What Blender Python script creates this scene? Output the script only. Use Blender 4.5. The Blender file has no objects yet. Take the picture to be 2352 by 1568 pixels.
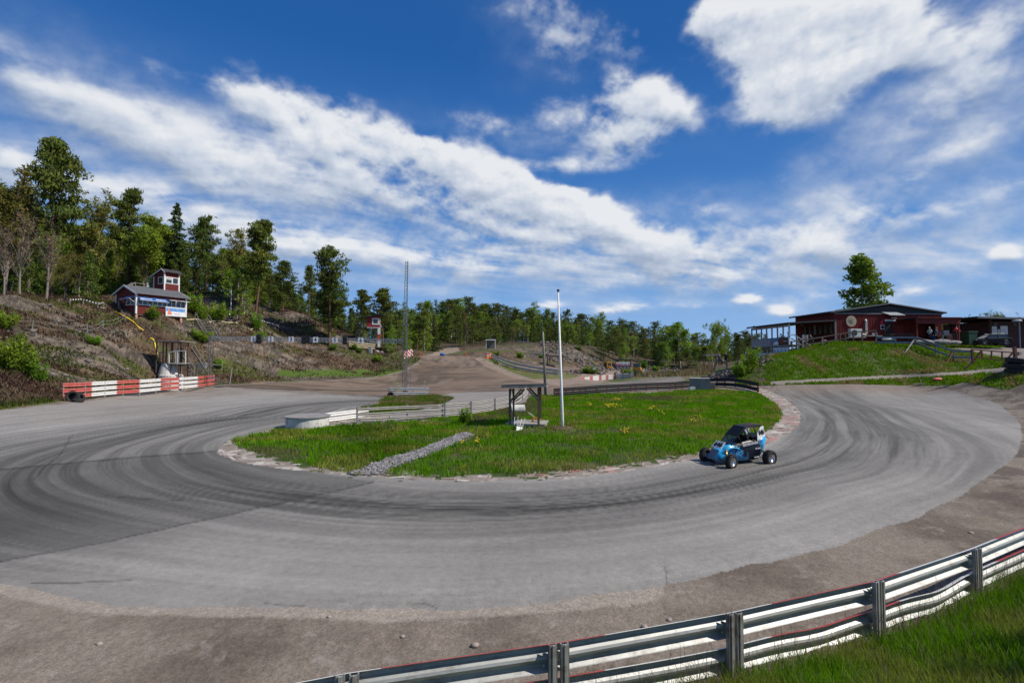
import bpy, bmesh, math, random
import numpy as np
from mathutils import Vector, Matrix

# ------------------------------------------------------------------ scene, camera, sky, sun
S = bpy.context.scene
C = S.collection
CAMZ = 4.0
F = 1148.4                      # focal length in units of the 2352 px wide photograph
PITCH = math.atan(39/1148.4)
cam = bpy.data.cameras.new('camera'); camo = bpy.data.objects.new('camera', cam); C.objects.link(camo)
cam.sensor_width = 36; cam.lens = F/2352*36; cam.clip_start = 0.1; cam.clip_end = 5000
camo.location = (0, 0, CAMZ); camo.rotation_euler = (math.pi/2+PITCH, 0, 0)
S.camera = camo
S.view_settings.view_transform = 'Standard'; S.view_settings.look = 'None'
S.view_settings.gamma = 1; S.view_settings.exposure = 0.0
S.cycles.max_bounces = 6; S.cycles.transparent_max_bounces = 12
S.cycles.sample_clamp_indirect = 4

SUN_EL = math.radians(47)
SUN_DIR = Vector((math.cos(SUN_EL)*0.982, -math.cos(SUN_EL)*0.19, math.sin(SUN_EL))).normalized()
sl = bpy.data.lights.new('sun', 'SUN'); sl.energy = 4.6; sl.angle = math.radians(0.53); sl.color = (1, .935, .83)
so = bpy.data.objects.new('sun', sl); C.objects.link(so)
so.rotation_euler = (-SUN_DIR).to_track_quat('-Z', 'Y').to_euler(); so.location = (60, -30, 60)

CP, SP = math.cos(PITCH), math.sin(PITCH)
def ray(px, py):
    u = (px-1176)/F; v = (784-py)/F
    return Vector((u, CP-v*SP, SP+v*CP))
def P(px, py, d):               # point seen at (px,py) at world depth y=d
    r = ray(px, py); t = d/r.y
    return Vector((r.x*t, d, CAMZ+r.z*t))
def G(px, py, z=0.0):
    r = ray(px, py); t = (z-CAMZ)/r.z
    return Vector((r.x*t, r.y*t, z))

# ---- value noise in numpy
def _hash(ix, iy, seed):
    h = (ix.astype(np.int64)*374761393 + iy.astype(np.int64)*668265263 + seed*1442695041) & 0xffffffff
    h = ((h ^ (h >> 13))*1274126177) & 0xffffffff
    return ((h ^ (h >> 16)) & 0xffff)/65535.0
def vnoise(x, y, seed=0):
    ix = np.floor(x); iy = np.floor(y); fx = x-ix; fy = y-iy
    fx = fx*fx*(3-2*fx); fy = fy*fy*(3-2*fy)
    a = _hash(ix, iy, seed); b = _hash(ix+1, iy, seed); c = _hash(ix, iy+1, seed); d = _hash(ix+1, iy+1, seed)
    return (a*(1-fx)+b*fx)*(1-fy)+(c*(1-fx)+d*fx)*fy
def fbm(x, y, seed=0, oct=4, rough=.5):
    t = 0; amp = 1; tot = 0
    for i in range(oct):
        t = t+amp*vnoise(x*2**i, y*2**i, seed+i*17); tot += amp; amp *= rough
    return t/tot
def sstep(a, b, x):
    t = np.clip((x-a)/(b-a), 0, 1); return t*t*(3-2*t)
def inpoly(px, py, poly):
    ins = np.zeros(px.shape, bool); n = len(poly)
    for i in range(n):
        x1, y1 = poly[i]; x2, y2 = poly[(i+1) % n]
        if y1 == y2: continue
        c = ((y1 > py) != (y2 > py)) & (px < (x2-x1)*(py-y1)/(y2-y1)+x1)
        ins ^= c
    return ins

def world():
    w = bpy.data.worlds.new('World'); S.world = w; w.use_nodes = True
    nt = w.node_tree; nt.nodes.clear(); N = nt.nodes.new; L = nt.links.new
    sky = N('ShaderNodeTexSky'); sky.sky_type = 'NISHITA'; sky.sun_disc = False
    sky.sun_elevation = SUN_EL; sky.sun_rotation = math.atan2(SUN_DIR.x, SUN_DIR.y)
    sky.air_density = 1.0; sky.dust_density = 0.2; sky.ozone_density = 3.0
    tc = N('ShaderNodeTexCoord'); sep = N('ShaderNodeSeparateXYZ'); L(tc.outputs['Generated'], sep.inputs[0])
    cr = N('ShaderNodeValToRGB'); L(sep.outputs[2], cr.inputs[0]); e = cr.color_ramp.elements
    stops = [(0.0, (.33, .52, .82)), (.07, (.225, .43, .78)), (.18, (.125, .315, .68)), (.33, (.045, .185, .52)), (.52, (.014, .11, .38)), (1.0, (.010, .07, .25))]
    e[0].position = 0; e[0].color = (*stops[0][1], 1); e[1].position = 1; e[1].color = (*stops[-1][1], 1)
    for p, c in stops[1:-1]: q = e.new(p); q.color = (*c, 1)
    s2 = N('ShaderNodeVectorMath'); s2.operation = 'SCALE'; L(cr.outputs[0], s2.inputs[0]); s2.inputs['Scale'].default_value = SKYV/SKYS
    m0 = N('ShaderNodeMix'); m0.data_type = 'RGBA'; m0.inputs[0].default_value = .92; L(sky.outputs[0], m0.inputs[6]); L(s2.outputs[0], m0.inputs[7])
    img = cloud_image(); et = N('ShaderNodeTexEnvironment'); et.image = img; et.interpolation = 'Cubic'
    se = N('ShaderNodeSeparateColor'); L(et.outputs[0], se.inputs[0])
    c2 = N('ShaderNodeValToRGB'); L(se.outputs[0], c2.inputs[0]); e = c2.color_ramp.elements
    e[0].color = (.40, .48, .62, 1); e[1].color = (.90, .92, .95, 1); q = e.new(.45); q.color = (.60, .67, .79, 1)
    sc = N('ShaderNodeVectorMath'); sc.operation = 'SCALE'; L(c2.outputs[0], sc.inputs[0]); sc.inputs['Scale'].default_value = CLOUDV/SKYS
    mx = N('ShaderNodeMix'); mx.data_type = 'RGBA'; L(se.outputs[1], mx.inputs[0]); L(m0.outputs[2], mx.inputs[6]); L(sc.outputs[0], mx.inputs[7])
    bg = N('ShaderNodeBackground'); bg.inputs[1].default_value = SKYS
    L(mx.outputs[2], bg.inputs[0])
    out = N('ShaderNodeOutputWorld'); L(bg.outputs[0], out.inputs[0])
    w.cycles.sampling_method = 'MANUAL'; w.cycles.sample_map_resolution = 512

def cloud_image():
    """procedural clouds of the whole upper sky, computed as a function of direction"""
    W, Hh = 4096, 2048
    phi = (.5-(np.arange(W)+.5)/W)*2*math.pi; el = ((np.arange(Hh//2)+.5)/Hh)*math.pi
    PH, EL = np.meshgrid(phi, el); az = np.arctan2(np.cos(PH), np.sin(PH))       # azimuth from +y towards +x
    zz = np.sin(EL); hx = np.cos(EL)*np.sin(az); hy = np.cos(EL)*np.cos(az)
    k = 1/(zz+.13); lx = hx*k; ly = hy*k                                          # layer coordinates
    wx = (fbm(lx*1.1, ly*1.1, 201, 4)-.5)*.5; wy = (fbm(lx*1.1, ly*1.1, 202, 4)-.5)*.5
    nb = fbm((lx+wx)*2.2, (ly+wy)*2.2, 203, 8, .58)-.5                            # soft layer detail
    ns = fbm((lx*.8+ly*.5+wx)*2.0, (ly*.8-lx*.5+wy)*7.5, 204, 7, .6)-.5           # streaks
    ax = az*9+wx*1.2; ay = EL*13+wy*1.2
    bil = lambda f, sd: 1-np.abs(2*vnoise(ax*f, ay*f, sd)-1)
    nc = .42*bil(1.1, 206)+.26*bil(2.5, 207)+.18*bil(5.5, 208)+.14*bil(11, 210)-.5
    nf = fbm(az*48, EL*62, 209, 5, .65)-.5
    nm = fbm(az*15+wx*2, EL*24+wy*2, 212, 6, .62)-.5                               # mid-size break-up
    ux = fbm(az*16, EL*20, 213, 4)-.5; uy = fbm(az*16, EL*20, 214, 4)-.5
    cov = np.zeros(az.shape); low = np.zeros(az.shape); cum = np.zeros(az.shape)
    for (bx, by, rx, ry, ang, st) in CLOUDS:
        d0 = ray(bx, by).normalized(); a0 = math.atan2(d0.x, d0.y); e0 = math.asin(d0.z); kk = math.cos(a0)
        a = math.radians(ang)
        sx = rx/F*kk*kk; sy = ry/F*kk
        wa = min(.06, .55*sx); wb = min(.035, .8*sy)
        dx = az-a0; dy = EL-e0
        dx = (dx+np.pi) % (2*np.pi)-np.pi
        m = (np.abs(dx) < 3*sx+2*sy+.05) & (np.abs(dy) < 3*sy+2*sx*abs(math.sin(a))+.05)
        qx = dx[m]+ux[m]*wa; qy = dy[m]+uy[m]*wb
        p = (qx*math.cos(a)-qy*math.sin(a))/sx; q = (qx*math.sin(a)+qy*math.cos(a))/sy
        if st >= .8: q = np.where(q < 0, q*1.35, q)
        g = np.exp(-.9*(p*p+q*q)**1.15)*st
        cov[m] += g; low[m] += g*q
        if st >= .84: cum[m] += g
    cu = sstep(.35, .95, cum)
    covc = np.minimum(cov, 1.25)
    det = (1-cu)*(nb*1.2+ns*.9+nm*1.5)+cu*(nc*.9+nb*.6+nm*.9)+nf*.4
    dens = covc*.92+det*(np.minimum(covc, .95)*.95+.20)-.05
    a_ = sstep(.20, 1.08-.38*cu, dens)
    back = sstep(.9, 1.6, np.abs(az))*.5
    a_ = np.maximum(a_*(1-back), sstep(.52, .8, nb+.5+ns*.5)*back*1.4)
    veil = np.zeros(az.shape)
    for (bx, by, rx, ry, ang, st) in VEILS:
        d0 = ray(bx, by).normalized(); a0 = math.atan2(d0.x, d0.y); e0 = math.asin(d0.z); kk = math.cos(a0); a = math.radians(ang)
        qx = az-a0+ux*.08+wx*.06; qy = EL-e0+uy*.05; p = (qx*math.cos(a)-qy*math.sin(a))/(rx/F*kk*kk); q = (qx*math.sin(a)+qy*math.cos(a))/(ry/F*kk); veil += st*np.exp(-(p*p+q*q))
    vn = .55+nb*1.0+ns*1.1+nm*1.0+nf*.35
    va = np.clip(np.minimum(veil, .8)*np.clip(vn*1.25, .0, 1.35), 0, .8)
    a_ = 1-(1-a_)*(1-va)
    a_ = np.clip(a_, 0, 1)*.96
    # light: brighter towards the sunlit upper right edge of each lump, greyer in thick centres
    dsh = np.roll(dens, 10, 1)-dens
    dsv = dens-np.roll(dens, -12, 0)
    sh = np.clip(.50+low*.26+dsv*.7+dsh*.35+nm*.35+nb*.55+.26*cu-np.maximum(dens-1.0, 0)*.35, 0, 1)
    buf = np.zeros((Hh, W, 4), np.float32); buf[Hh//2:, :, 0] = sh; buf[Hh//2:, :, 1] = a_; buf[..., 3] = 1
    img = bpy.data.images.new('cloud_layer', W, Hh, alpha=False, float_buffer=True); img.colorspace_settings.name = 'Non-Color'
    img.pixels.foreach_set(buf.ravel()); img.update(); img.pack()
    return img

SKYS = 0.10; SKYV = 1.0; CLOUDV = .92
VEILS = [ # thin, soft cover: same fields
 (300, 490, 420, 85, 3, .7), (800, 545, 440, 80, 4, .68), (150, 560, 300, 60, 0, .45), (1250, 610, 380, 45, 4, .5), (650, 430, 420, 70, 12, .5), (1150, 500, 350, 60, 15, .55), (120, 230, 330, 90, 22, .5), (480, 330, 260, 70, 20, .45),
 (1700, 610, 420, 50, 2, .55), (2050, 600, 330, 70, 0, .6), (1850, 520, 300, 60, -8, .5), (2050, 400, 260, 60, -25, .42), (2230, 260, 200, 110, -20, .45), (1950, 330, 200, 40, -30, .35), (2280, 480, 140, 60, -10, .4), (2200, 80, 250, 130, 5, .35), (1230, 310, 220, 24, 6, .28), (1230, 90, 130, 60, 30, .16), (1550, 480, 160, 30, 4, .3), (2150, 700, 300, 22, 2, .4), (1500, 700, 500, 26, 0, .25), (900, 640, 400, 30, 0, .3)]
CLOUDS = [ # photo x, y, half width, half height, tilt (deg, + = falls to the right), strength
 (40, 180, 240, 46, 22, .62), (300, 280, 220, 42, 22, .68), (420, 380, 200, 34, 18, .55), (690, 290, 170, 58, 22, .86), (640, 400, 260, 50, 12, .72),
 (930, 345, 200, 52, 20, .86), (930, 430, 300, 60, 10, .68), (1180, 425, 170, 55, 22, .9), (1120, 500, 260, 46, 12, .6),
 (1380, 505, 180, 50, 20, .84), (1300, 590, 280, 40, 8, .55), (1550, 590, 160, 45, 12, .75), (1010, 590, 110, 34, 0, .7), (830, 590, 100, 30, 0, .5), (1130, 620, 90, 24, 0, .4),
 (330, 455, 330, 45, 4, .5), (560, 520, 300, 40, 4, .45), (700, 560, 200, 30, 0, .4), (15, 380, 60, 45, 30, .7),
 (560, 215, 110, 32, 8, .6), (370, 155, 80, 22, 8, .45), (1270, 65, 130, 70, 35, .62), (1430, 100, 60, 30, 20, .4), (1090, 10, 80, 20, 10, .3),
 (1490, 235, 90, 52, 0, .98), (1350, 285, 140, 45, 10, .72), (1430, 190, 40, 30, 0, .6), (1110, 285, 100, 22, 10, .55), (1450, 330, 120, 40, 0, .6), (1330, 380, 120, 20, 6, .45), (1560, 270, 50, 40, 0, .5),
 (1790, 215, 105, 85, 0, 1.1), (1860, 60, 240, 85, 3, 1.25), (1660, 30, 110, 45, 0, .9), (1990, 130, 130, 80, 10, .85), (1900, 210, 80, 60, 0, .6), (2120, 90, 90, 60, 0, .5), (2250, 130, 120, 70, 10, .55), (2300, 40, 120, 50, 0, .5),
 (2150, 250, 150, 40, -20, .4), (2230, 330, 160, 35, -25, .45), (2300, 430, 110, 30, -20, .45), (1780, 410, 70, 22, -10, .42),
 (2080, 420, 50, 20, 0, .5), (2020, 510, 130, 50, 0, .8), (1880, 565, 80, 40, 0, .85), (1680, 530, 150, 32, 6, .6), (1620, 480, 70, 18, 0, .5), (1780, 590, 160, 30, 6, .5), (2110, 490, 60, 30, 0, .4),
 (2302, 577, 44, 22, 0, .95), (2290, 590, 60, 12, 0, .5), (2095, 670, 50, 16, 8, .75), (2200, 640, 200, 22, 4, .5), (2150, 600, 110, 18, 4, .45), (1455, 704, 78, 17, 0, .82), (1390, 712, 40, 8, 0, .5), (1720, 688, 44, 19, 0, .9), (1800, 712, 32, 18, 0, .88),
 (1610, 700, 50, 12, 0, .5), (1262, 703, 34, 12, 0, .8), (1160, 700, 50, 10, 0, .3), (1640, 655, 90, 14, 0, .3), (1450, 650, 160, 16, 0, .3), (1900, 680, 100, 14, 0, .4), (600, 610, 90, 20, 0, .3),
]
world()

# ------------------------------------------------------------------ helpers
rnd = random.Random(7)
def link(o): C.objects.link(o); return o
def tag(o, label=None, cat=None, group=None, kind=None):
    if label: o['label'] = label
    if cat: o['category'] = cat
    if group: o['group'] = group
    if kind: o['kind'] = kind
    return o
def empty(name, loc, rz=0.0, label=None, cat=None, group=None):
    o = bpy.data.objects.new(name, None); o.empty_display_size = .3
    o.location = loc; o.rotation_euler = (0, 0, rz); link(o)
    return tag(o, label, cat, group)
def copy_tree(o, parent=None):
    c = o.copy(); C.objects.link(c); c.parent = parent
    for ch in o.children: copy_tree(ch, c)
    return c

class MB:
    """collects faces; one mesh object per build()"""
    def __init__(s): s.v = []; s.f = []; s.m = []; s.M = Matrix.Identity(4)
    def add(s, vs, fs, mi=0):
        b = len(s.v)
        for p in vs: s.v.append(tuple(s.M @ Vector(p)))
        for f in fs: s.f.append(tuple(b+i for i in f)); s.m.append(mi)
    def box(s, c, size, rz=0.0, mi=0, rx=0.0, ry=0.0):
        hx, hy, hz = size[0]/2, size[1]/2, size[2]/2
        R = Matrix.Rotation(rz, 3, 'Z') @ Matrix.Rotation(ry, 3, 'Y') @ Matrix.Rotation(rx, 3, 'X'); c = Vector(c)
        vs = [c+R @ Vector((x*hx, y*hy, z*hz)) for z in (-1, 1) for x, y in ((-1, -1), (1, -1), (1, 1), (-1, 1))]
        s.add(vs, [(3, 2, 1, 0), (4, 5, 6, 7), (0, 1, 5, 4), (1, 2, 6, 5), (2, 3, 7, 6), (3, 0, 4, 7)], mi)
    def b2(s, lo, hi, mi=0):
        s.box([(a+b)/2 for a, b in zip(lo, hi)], [abs(b-a) for a, b in zip(lo, hi)], 0, mi)
    def bar(s, a, b, w, h=None, mi=0, up=(0, 0, 1)):
        a, b = Vector(a), Vector(b); h = h or w; d = b-a
        if d.length < 1e-6: return
        d.normalize(); up = Vector(up)
        if abs(d.dot(up)) > .98: up = Vector((0, 1, 0))
        sd = d.cross(up).normalized(); u = sd.cross(d)
        vs = [p+sd*(i*w/2)+u*(j*h/2) for p in (a, b) for i, j in ((-1, -1), (1, -1), (1, 1), (-1, 1))]
        s.add(vs, [(3, 2, 1, 0), (4, 5, 6, 7), (0, 1, 5, 4), (1, 2, 6, 5), (2, 3, 7, 6), (3, 0, 4, 7)], mi)
    def tube(s, pts, r, n=8, mi=0, cap=True):
        pts = [Vector(p) for p in pts]; rr = r if isinstance(r, (list, tuple)) else [r]*len(pts)
        vs = []; fs = []
        for i, p in enumerate(pts):
            d = (pts[min(i+1, len(pts)-1)]-pts[max(i-1, 0)]).normalized()
            u = Vector((0, 0, 1)) if abs(d.z) < .9 else Vector((1, 0, 0))
            a = d.cross(u).normalized(); b = a.cross(d)
            for k in range(n):
                t = 2*math.pi*k/n; vs.append(p+(a*math.cos(t)+b*math.sin(t))*rr[i])
        for i in range(len(pts)-1):
            for k in range(n):
                fs.append((i*n+k, i*n+(k+1) % n, (i+1)*n+(k+1) % n, (i+1)*n+k))
        if cap: fs.append(tuple(range(n))[::-1]); fs.append(tuple((len(pts)-1)*n+k for k in range(n)))
        s.add(vs, fs, mi)
    def lathe(s, prof, c=(0, 0, 0), n=24, axis='Z', mi=0):
        vs = []; fs = []; c = Vector(c)
        for (r, h) in prof:
            for k in range(n):
                t = 2*math.pi*k/n
                q = (r*math.cos(t), r*math.sin(t), h)
                if axis == 'X': q = (h, r*math.cos(t), r*math.sin(t))
                if axis == 'Y': q = (r*math.cos(t), h, r*math.sin(t))
                vs.append(c+Vector(q))
        for i in range(len(prof)-1):
            for k in range(n):
                fs.append((i*n+k, i*n+(k+1) % n, (i+1)*n+(k+1) % n, (i+1)*n+k))
        if prof[0][0] > 1e-4: fs.append(tuple(range(n))[::-1])
        if prof[-1][0] > 1e-4: fs.append(tuple((len(prof)-1)*n+k for k in range(n)))
        s.add(vs, fs, mi)
    def prism(s, poly, d, mi=0):
        """poly: list of 3D points, extruded by vector d"""
        n = len(poly); d = Vector(d); vs = [Vector(p) for p in poly]+[Vector(p)+d for p in poly]
        fs = [tuple(range(n))[::-1], tuple(range(n, 2*n))]+[(i, (i+1) % n, n+(i+1) % n, n+i) for i in range(n)]
        s.add(vs, fs, mi)
    def quad(s, *p, mi=0): s.add(p, [tuple(range(len(p)))], mi)
    def ellipsoid(s, c, r, n=12, m=8, mi=0):
        vs = [Vector(c)+Vector((r[0]*math.cos(2*math.pi*k/n)*math.sin(math.pi*j/m), r[1]*math.sin(2*math.pi*k/n)*math.sin(math.pi*j/m), r[2]*math.cos(math.pi*j/m))) for j in range(m+1) for k in range(n)]
        fs = [(j*n+k, (j+1)*n+k, (j+1)*n+(k+1) % n, j*n+(k+1) % n) for j in range(m) for k in range(n)]
        s.add(vs, fs, mi)
    def build(s, name, mats, parent=None, smooth=False, bevel=0.0):
        me = bpy.data.meshes.new(name); me.from_pydata(s.v, [], s.f)
        for m in (mats if isinstance(mats, (list, tuple)) else [mats]): me.materials.append(m)
        me.polygons.foreach_set('material_index', s.m)
        bm = bmesh.new(); bm.from_mesh(me); bmesh.ops.remove_doubles(bm, verts=bm.verts, dist=1e-5) if smooth else None
        bmesh.ops.recalc_face_normals(bm, faces=bm.faces); bm.to_mesh(me); bm.free()
        if smooth: me.polygons.foreach_set('use_smooth', [True]*len(me.polygons))
        o = bpy.data.objects.new(name, me); link(o)
        if parent: o.parent = parent
        if bevel:
            b = o.modifiers.new('bevel', 'BEVEL'); b.width = bevel; b.segments = 2; b.limit_method = 'ANGLE'
        return o

MATS = {}
def mat(name, col, rough=.7, metal=0.0, var=.15, scale=3.0, bump=0.0, spec=.4, dirt=None, dirt_amt=.5, stretch=(1, 1, 1), emit=0, coat=0, trans=0.0, objrand=0.0, hue=0.0):
    if name in MATS: return MATS[name]
    m = bpy.data.materials.new(name); m.use_nodes = True; nt = m.node_tree; N = nt.nodes.new; L = nt.links.new
    b = nt.nodes['Principled BSDF']; b.inputs['Roughness'].default_value = rough; b.inputs['Metallic'].default_value = metal
    b.inputs['Specular IOR Level'].default_value = spec
    if coat: b.inputs['Coat Weight'].default_value = coat; b.inputs['Coat Roughness'].default_value = .08
    tc = N('ShaderNodeTexCoord'); mp = N('ShaderNodeMapping'); L(tc.outputs['Object'], mp.inputs[0]); mp.inputs['Scale'].default_value = stretch
    n = N('ShaderNodeTexNoise'); n.inputs['Scale'].default_value = scale; n.inputs['Detail'].default_value = 6; n.inputs['Roughness'].default_value = .65; L(mp.outputs[0], n.inputs['Vector'])
    mr = N('ShaderNodeMapRange'); mr.inputs['From Min'].default_value = .3; mr.inputs['From Max'].default_value = .7
    mr.inputs['To Min'].default_value = 1-var; mr.inputs['To Max'].default_value = 1+var; L(n.outputs[0], mr.inputs['Value'])
    vm = N('ShaderNodeVectorMath'); vm.operation = 'SCALE'; vm.inputs[0].default_value = col[:3]; L(mr.outputs[0], vm.inputs['Scale'])
    last = vm.outputs[0]
    if dirt:
        n2 = N('ShaderNodeTexNoise'); n2.inputs['Scale'].default_value = scale*.6+1; n2.inputs['Detail'].default_value = 8; n2.inputs['Roughness'].default_value = .7; L(mp.outputs[0], n2.inputs['Vector'])
        mr2 = N('ShaderNodeMapRange'); mr2.inputs['From Min'].default_value = .52-.0; mr2.inputs['From Max'].default_value = .66
        mr2.inputs['To Max'].default_value = dirt_amt; L(n2.outputs[0], mr2.inputs['Value'])
        mx = N('ShaderNodeMix'); mx.data_type = 'RGBA'; L(mr2.outputs[0], mx.inputs[0]); L(last, mx.inputs[6]); mx.inputs[7].default_value = (*dirt, 1)
        last = mx.outputs[2]
    if objrand or hue:
        oi = N('ShaderNodeObjectInfo'); h = N('ShaderNodeHueSaturation'); L(last, h.inputs['Color'])
        r1 = N('ShaderNodeMapRange'); L(oi.outputs['Random'], r1.inputs['Value']); r1.inputs['To Min'].default_value = 1-objrand; r1.inputs['To Max'].default_value = 1+objrand
        L(r1.outputs[0], h.inputs['Value'])
        if hue:
            mm = N('ShaderNodeMath'); mm.operation = 'MULTIPLY_ADD'; L(oi.outputs['Random'], mm.inputs[0]); mm.inputs[1].default_value = 7.31; mm.inputs[2].default_value = 0
            fr = N('ShaderNodeMath'); fr.operation = 'FRACT'; L(mm.outputs[0], fr.inputs[0])
            r2 = N('ShaderNodeMapRange'); L(fr.outputs[0], r2.inputs['Value']); r2.inputs['To Min'].default_value = .5-hue; r2.inputs['To Max'].default_value = .5+hue; L(r2.outputs[0], h.inputs['Hue'])
        last = h.outputs[0]
    L(last, b.inputs['Base Color'])
    if bump:
        bp = N('ShaderNodeBump'); bp.inputs['Strength'].default_value = bump; bp.inputs['Distance'].default_value = .03; L(n.outputs[0], bp.inputs['Height']); L(bp.outputs[0], b.inputs['Normal'])
    if trans:
        out = nt.nodes['Material Output']; t = N('ShaderNodeBsdfTranslucent'); L(last, t.inputs['Color']); ms = N('ShaderNodeMixShader'); ms.inputs[0].default_value = trans
        L(b.outputs[0], ms.inputs[1]); L(t.outputs[0], ms.inputs[2]); L(ms.outputs[0], out.inputs['Surface'])
    MATS[name] = m
    return m

# ------------------------------------------------------------------ terrain heights
RAIL = [(-40, -8), (-12, 2.2), (-6, 3.75), (-4.05, 4.5), (-1.69, 5.28), (0.52, 5.82), (2.82, 6.52), (5.31, 7.41), (7.92, 8.69), (10.4, 10.0), (13.5, 12.0), (18, 15), (26, 21), (38, 30), (60, 40)]
_rx = np.array([p[0] for p in RAIL], float); _ry = np.array([p[1] for p in RAIL], float)
CP_PX = [ # photo x, y, depth
 (0,935,37),(145,918,44),(300,900,55),(493,884,69),(640,876,78),(780,871,86),(860,867,92),(930,855,97),
 (560,900,57),(700,900,60),(880,912,51),(1000,900,58),(1000,872,90),(1180,880,80),(1180,900,60),(300,940,39),(100,960,33),(700,950,36),(900,950,36),(1100,950,36),
 (0,850,44),(0,770,52),(0,690,60),(-250,935,37),(-250,850,42),(-250,680,58),(230,860,55),(230,790,60),(230,725,68),(230,700,76),(120,905,45.5),(120,880,47),(120,820,54),(120,750,60),(120,695,66),
 (310,875,64),(330,800,68),(320,745,70),(380,743,73),(352,744,71.5),(400,765,73),(400,872,73),(430,800,75),(430,748,77),(450,715,84),(520,678,92),(585,735,90),(580,760,86),(500,760,82),(480,870,74),(520,820,78),
 (620,866,82),(640,815,86),(640,770,92),(640,757,96),(690,722,104),(735,745,104),(750,780,96),(560,868,78),
 (780,860,90),(790,820,94),(790,790,98),(860,800,104),(850,787,112),(700,790,94),(700,840,88),
 (920,838,99),(925,805,106),(955,812,112),(860,845,96),
 (985,840,101),(1060,817,112),(1110,822,112),(1010,818,112),(1060,845,98),(1100,868,88),(1000,860,93),(1150,845,97),(1200,862,90),(1280,865,88),(1190,838,104),(1250,852,94),
 (1040,800,150),(1000,815,140),(1130,800,130),(1200,822,122),(1250,838,118),(1350,851,122),(1450,853,128),(1300,812,138),(1400,817,160),(1300,790,152),(1390,800,174),(1470,830,172),(1230,786,155),(1300,848,120),
 (1330,880,100),(1450,870,108),(1550,862,125),(1400,853,142),(1420,853,150),(1500,851,160),(1580,846,170),(1700,835,170),(1640,842,150),(1560,868,110),
 (1300,905,54),(1450,896,58),(1600,892,60),(1740,894,55),(1500,930,43),(1300,940,39),
 (1560,882,72),(1640,864,73),(1720,832,71),(1680,852,69),(1760,882,58),(1760,826,66),(1800,812,69),(1750,828,73),(1780,820,74),(1740,834,84),(1900,797,70),(2000,790,70),(2100,798,68),(1900,840,64),(1900,874,59),(2000,862,61),(2000,825,65),
 (2150,852,59),(2200,802,70),(2300,797,75),(2352,800,75),(2352,850,50),(2270,851,49.5),(2300,872,46),(2200,863,58),(2100,868,60),(2352,825,60),(2300,820,64),(2500,850,50),(2500,800,75),
 (1950,885,57),(2180,897,52),(2290,928,42),(2352,965,33),(1800,902,53),(1850,940,38),(2100,940,38),(1720,822,90),(1700,828,110)]
CP_ABS = [ # photo x, depth, z
 (100,90,15),(300,95,15.5),(500,112,16),(650,122,13),(800,128,10),(-300,80,13),(-300,200,16),(100,200,16),(500,200,15),(800,200,10),
 (950,200,10),(1030,205,13),(1150,205,11.5),(1300,205,8.5),(1450,210,6),(1600,215,4),(1750,215,4),(1900,215,4),(2300,215,4),
 (950,340,14),(1150,340,14),(1500,340,8),(1900,340,6),(100,340,16),(500,340,15),(2400,340,5),(920,150,7.5),(1100,165,8.5),
 (1900,90,6.1),(2100,92,6.1),(2300,95,6.1),(1850,76,5.9),(2000,78,6),(2150,78,6),(2450,95,6.1),(1800,120,5),(2200,150,4)]
_cp = [tuple(P(*c)) for c in CP_PX]
for (px, d, z) in CP_ABS: _cp.append(((px-1176)/F*d, d, z))
for x in range(-12, 25, 6):
    for y in range(5, 34, 5): _cp.append((x+.3, y, 0))
for x, y in ((-20, 12), (-20, 20), (-20, 27), (-30, 33), (-28, 20), (30, 15), (30, 22), (30, 28), (-15, 30), (24, 34), (-60, 10), (60, 10), (-60, -40), (0, -40), (60, -40), (45, 20), (45, 35)): _cp.append((x, y, 0 if x < 40 or y < 15 else 1.2))
_cp = np.array(_cp)
def _phi(r2): return np.sqrt(r2+2.5**2)
_A = _phi(((_cp[:, None, :2]-_cp[None, :, :2])**2).sum(-1))
_n = len(_cp); _M = np.zeros((_n+1, _n+1)); _M[:_n, :_n] = _A+np.eye(_n)*-0.05; _M[:_n, _n] = 1; _M[_n, :_n] = 1
_w = np.linalg.solve(_M, np.append(_cp[:, 2], 0))
def height(X, Y):
    X = np.asarray(X, float); Y = np.asarray(Y, float); sh = X.shape; x = X.ravel(); y = Y.ravel(); out = np.empty(x.shape)
    for i in range(0, len(x), 40000):
        sl_ = slice(i, i+40000)
        r2 = (x[sl_, None]-_cp[None, :, 0])**2+(y[sl_, None]-_cp[None, :, 1])**2
        out[sl_] = _phi(r2) @ _w[:_n]+_w[_n]
    # level the racing surface
    d = np.hypot(x, y)
    lv = 1-sstep(26, 40, d); out = out*(1-lv)
    s = (np.interp(x, _rx, _ry)-y)*.9
    bank = np.clip(.5*(s-.25), 0, 2.35)+.05*fbm(x*1.3, y*1.3, 5, 3)*sstep(.2, 1, s)
    bank *= 1-sstep(8.5, 15, x)*.9
    out = np.where(s > 0, np.maximum(out, bank), out)
    # rough ground on the slopes
    steep = sstep(1.0, 3.2, out)*(s < -3)
    rough = (fbm(x*.35, y*.35, 11, 5, .55)-.5)*1.5+(np.abs(fbm(x*.16+9, y*.3, 23, 4)-.5)*-2.4+.3)
    left = 1-sstep(-6, 4, x-(y-100)*.05)      # the hillside left of the dirt track
    out = out+steep*rough*(.62*left*sstep(45, 60, y)*(1-sstep(104, 120, y))+.12)
    out = out+(fbm(x*1.9, y*1.9, 41, 4, .6)-.5)*.05*((s < .2) & (s > -3.2))
    # low humps under the infield grass
    gi = np.exp(-((x-4)/16)**2-((y-27)/8)**2)
    out = out+gi*.22*fbm(x*.5, y*.5, 31, 3)
    return out.reshape(sh)
def H(x, y): return float(height(np.array([x]), np.array([y]))[0])
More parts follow.
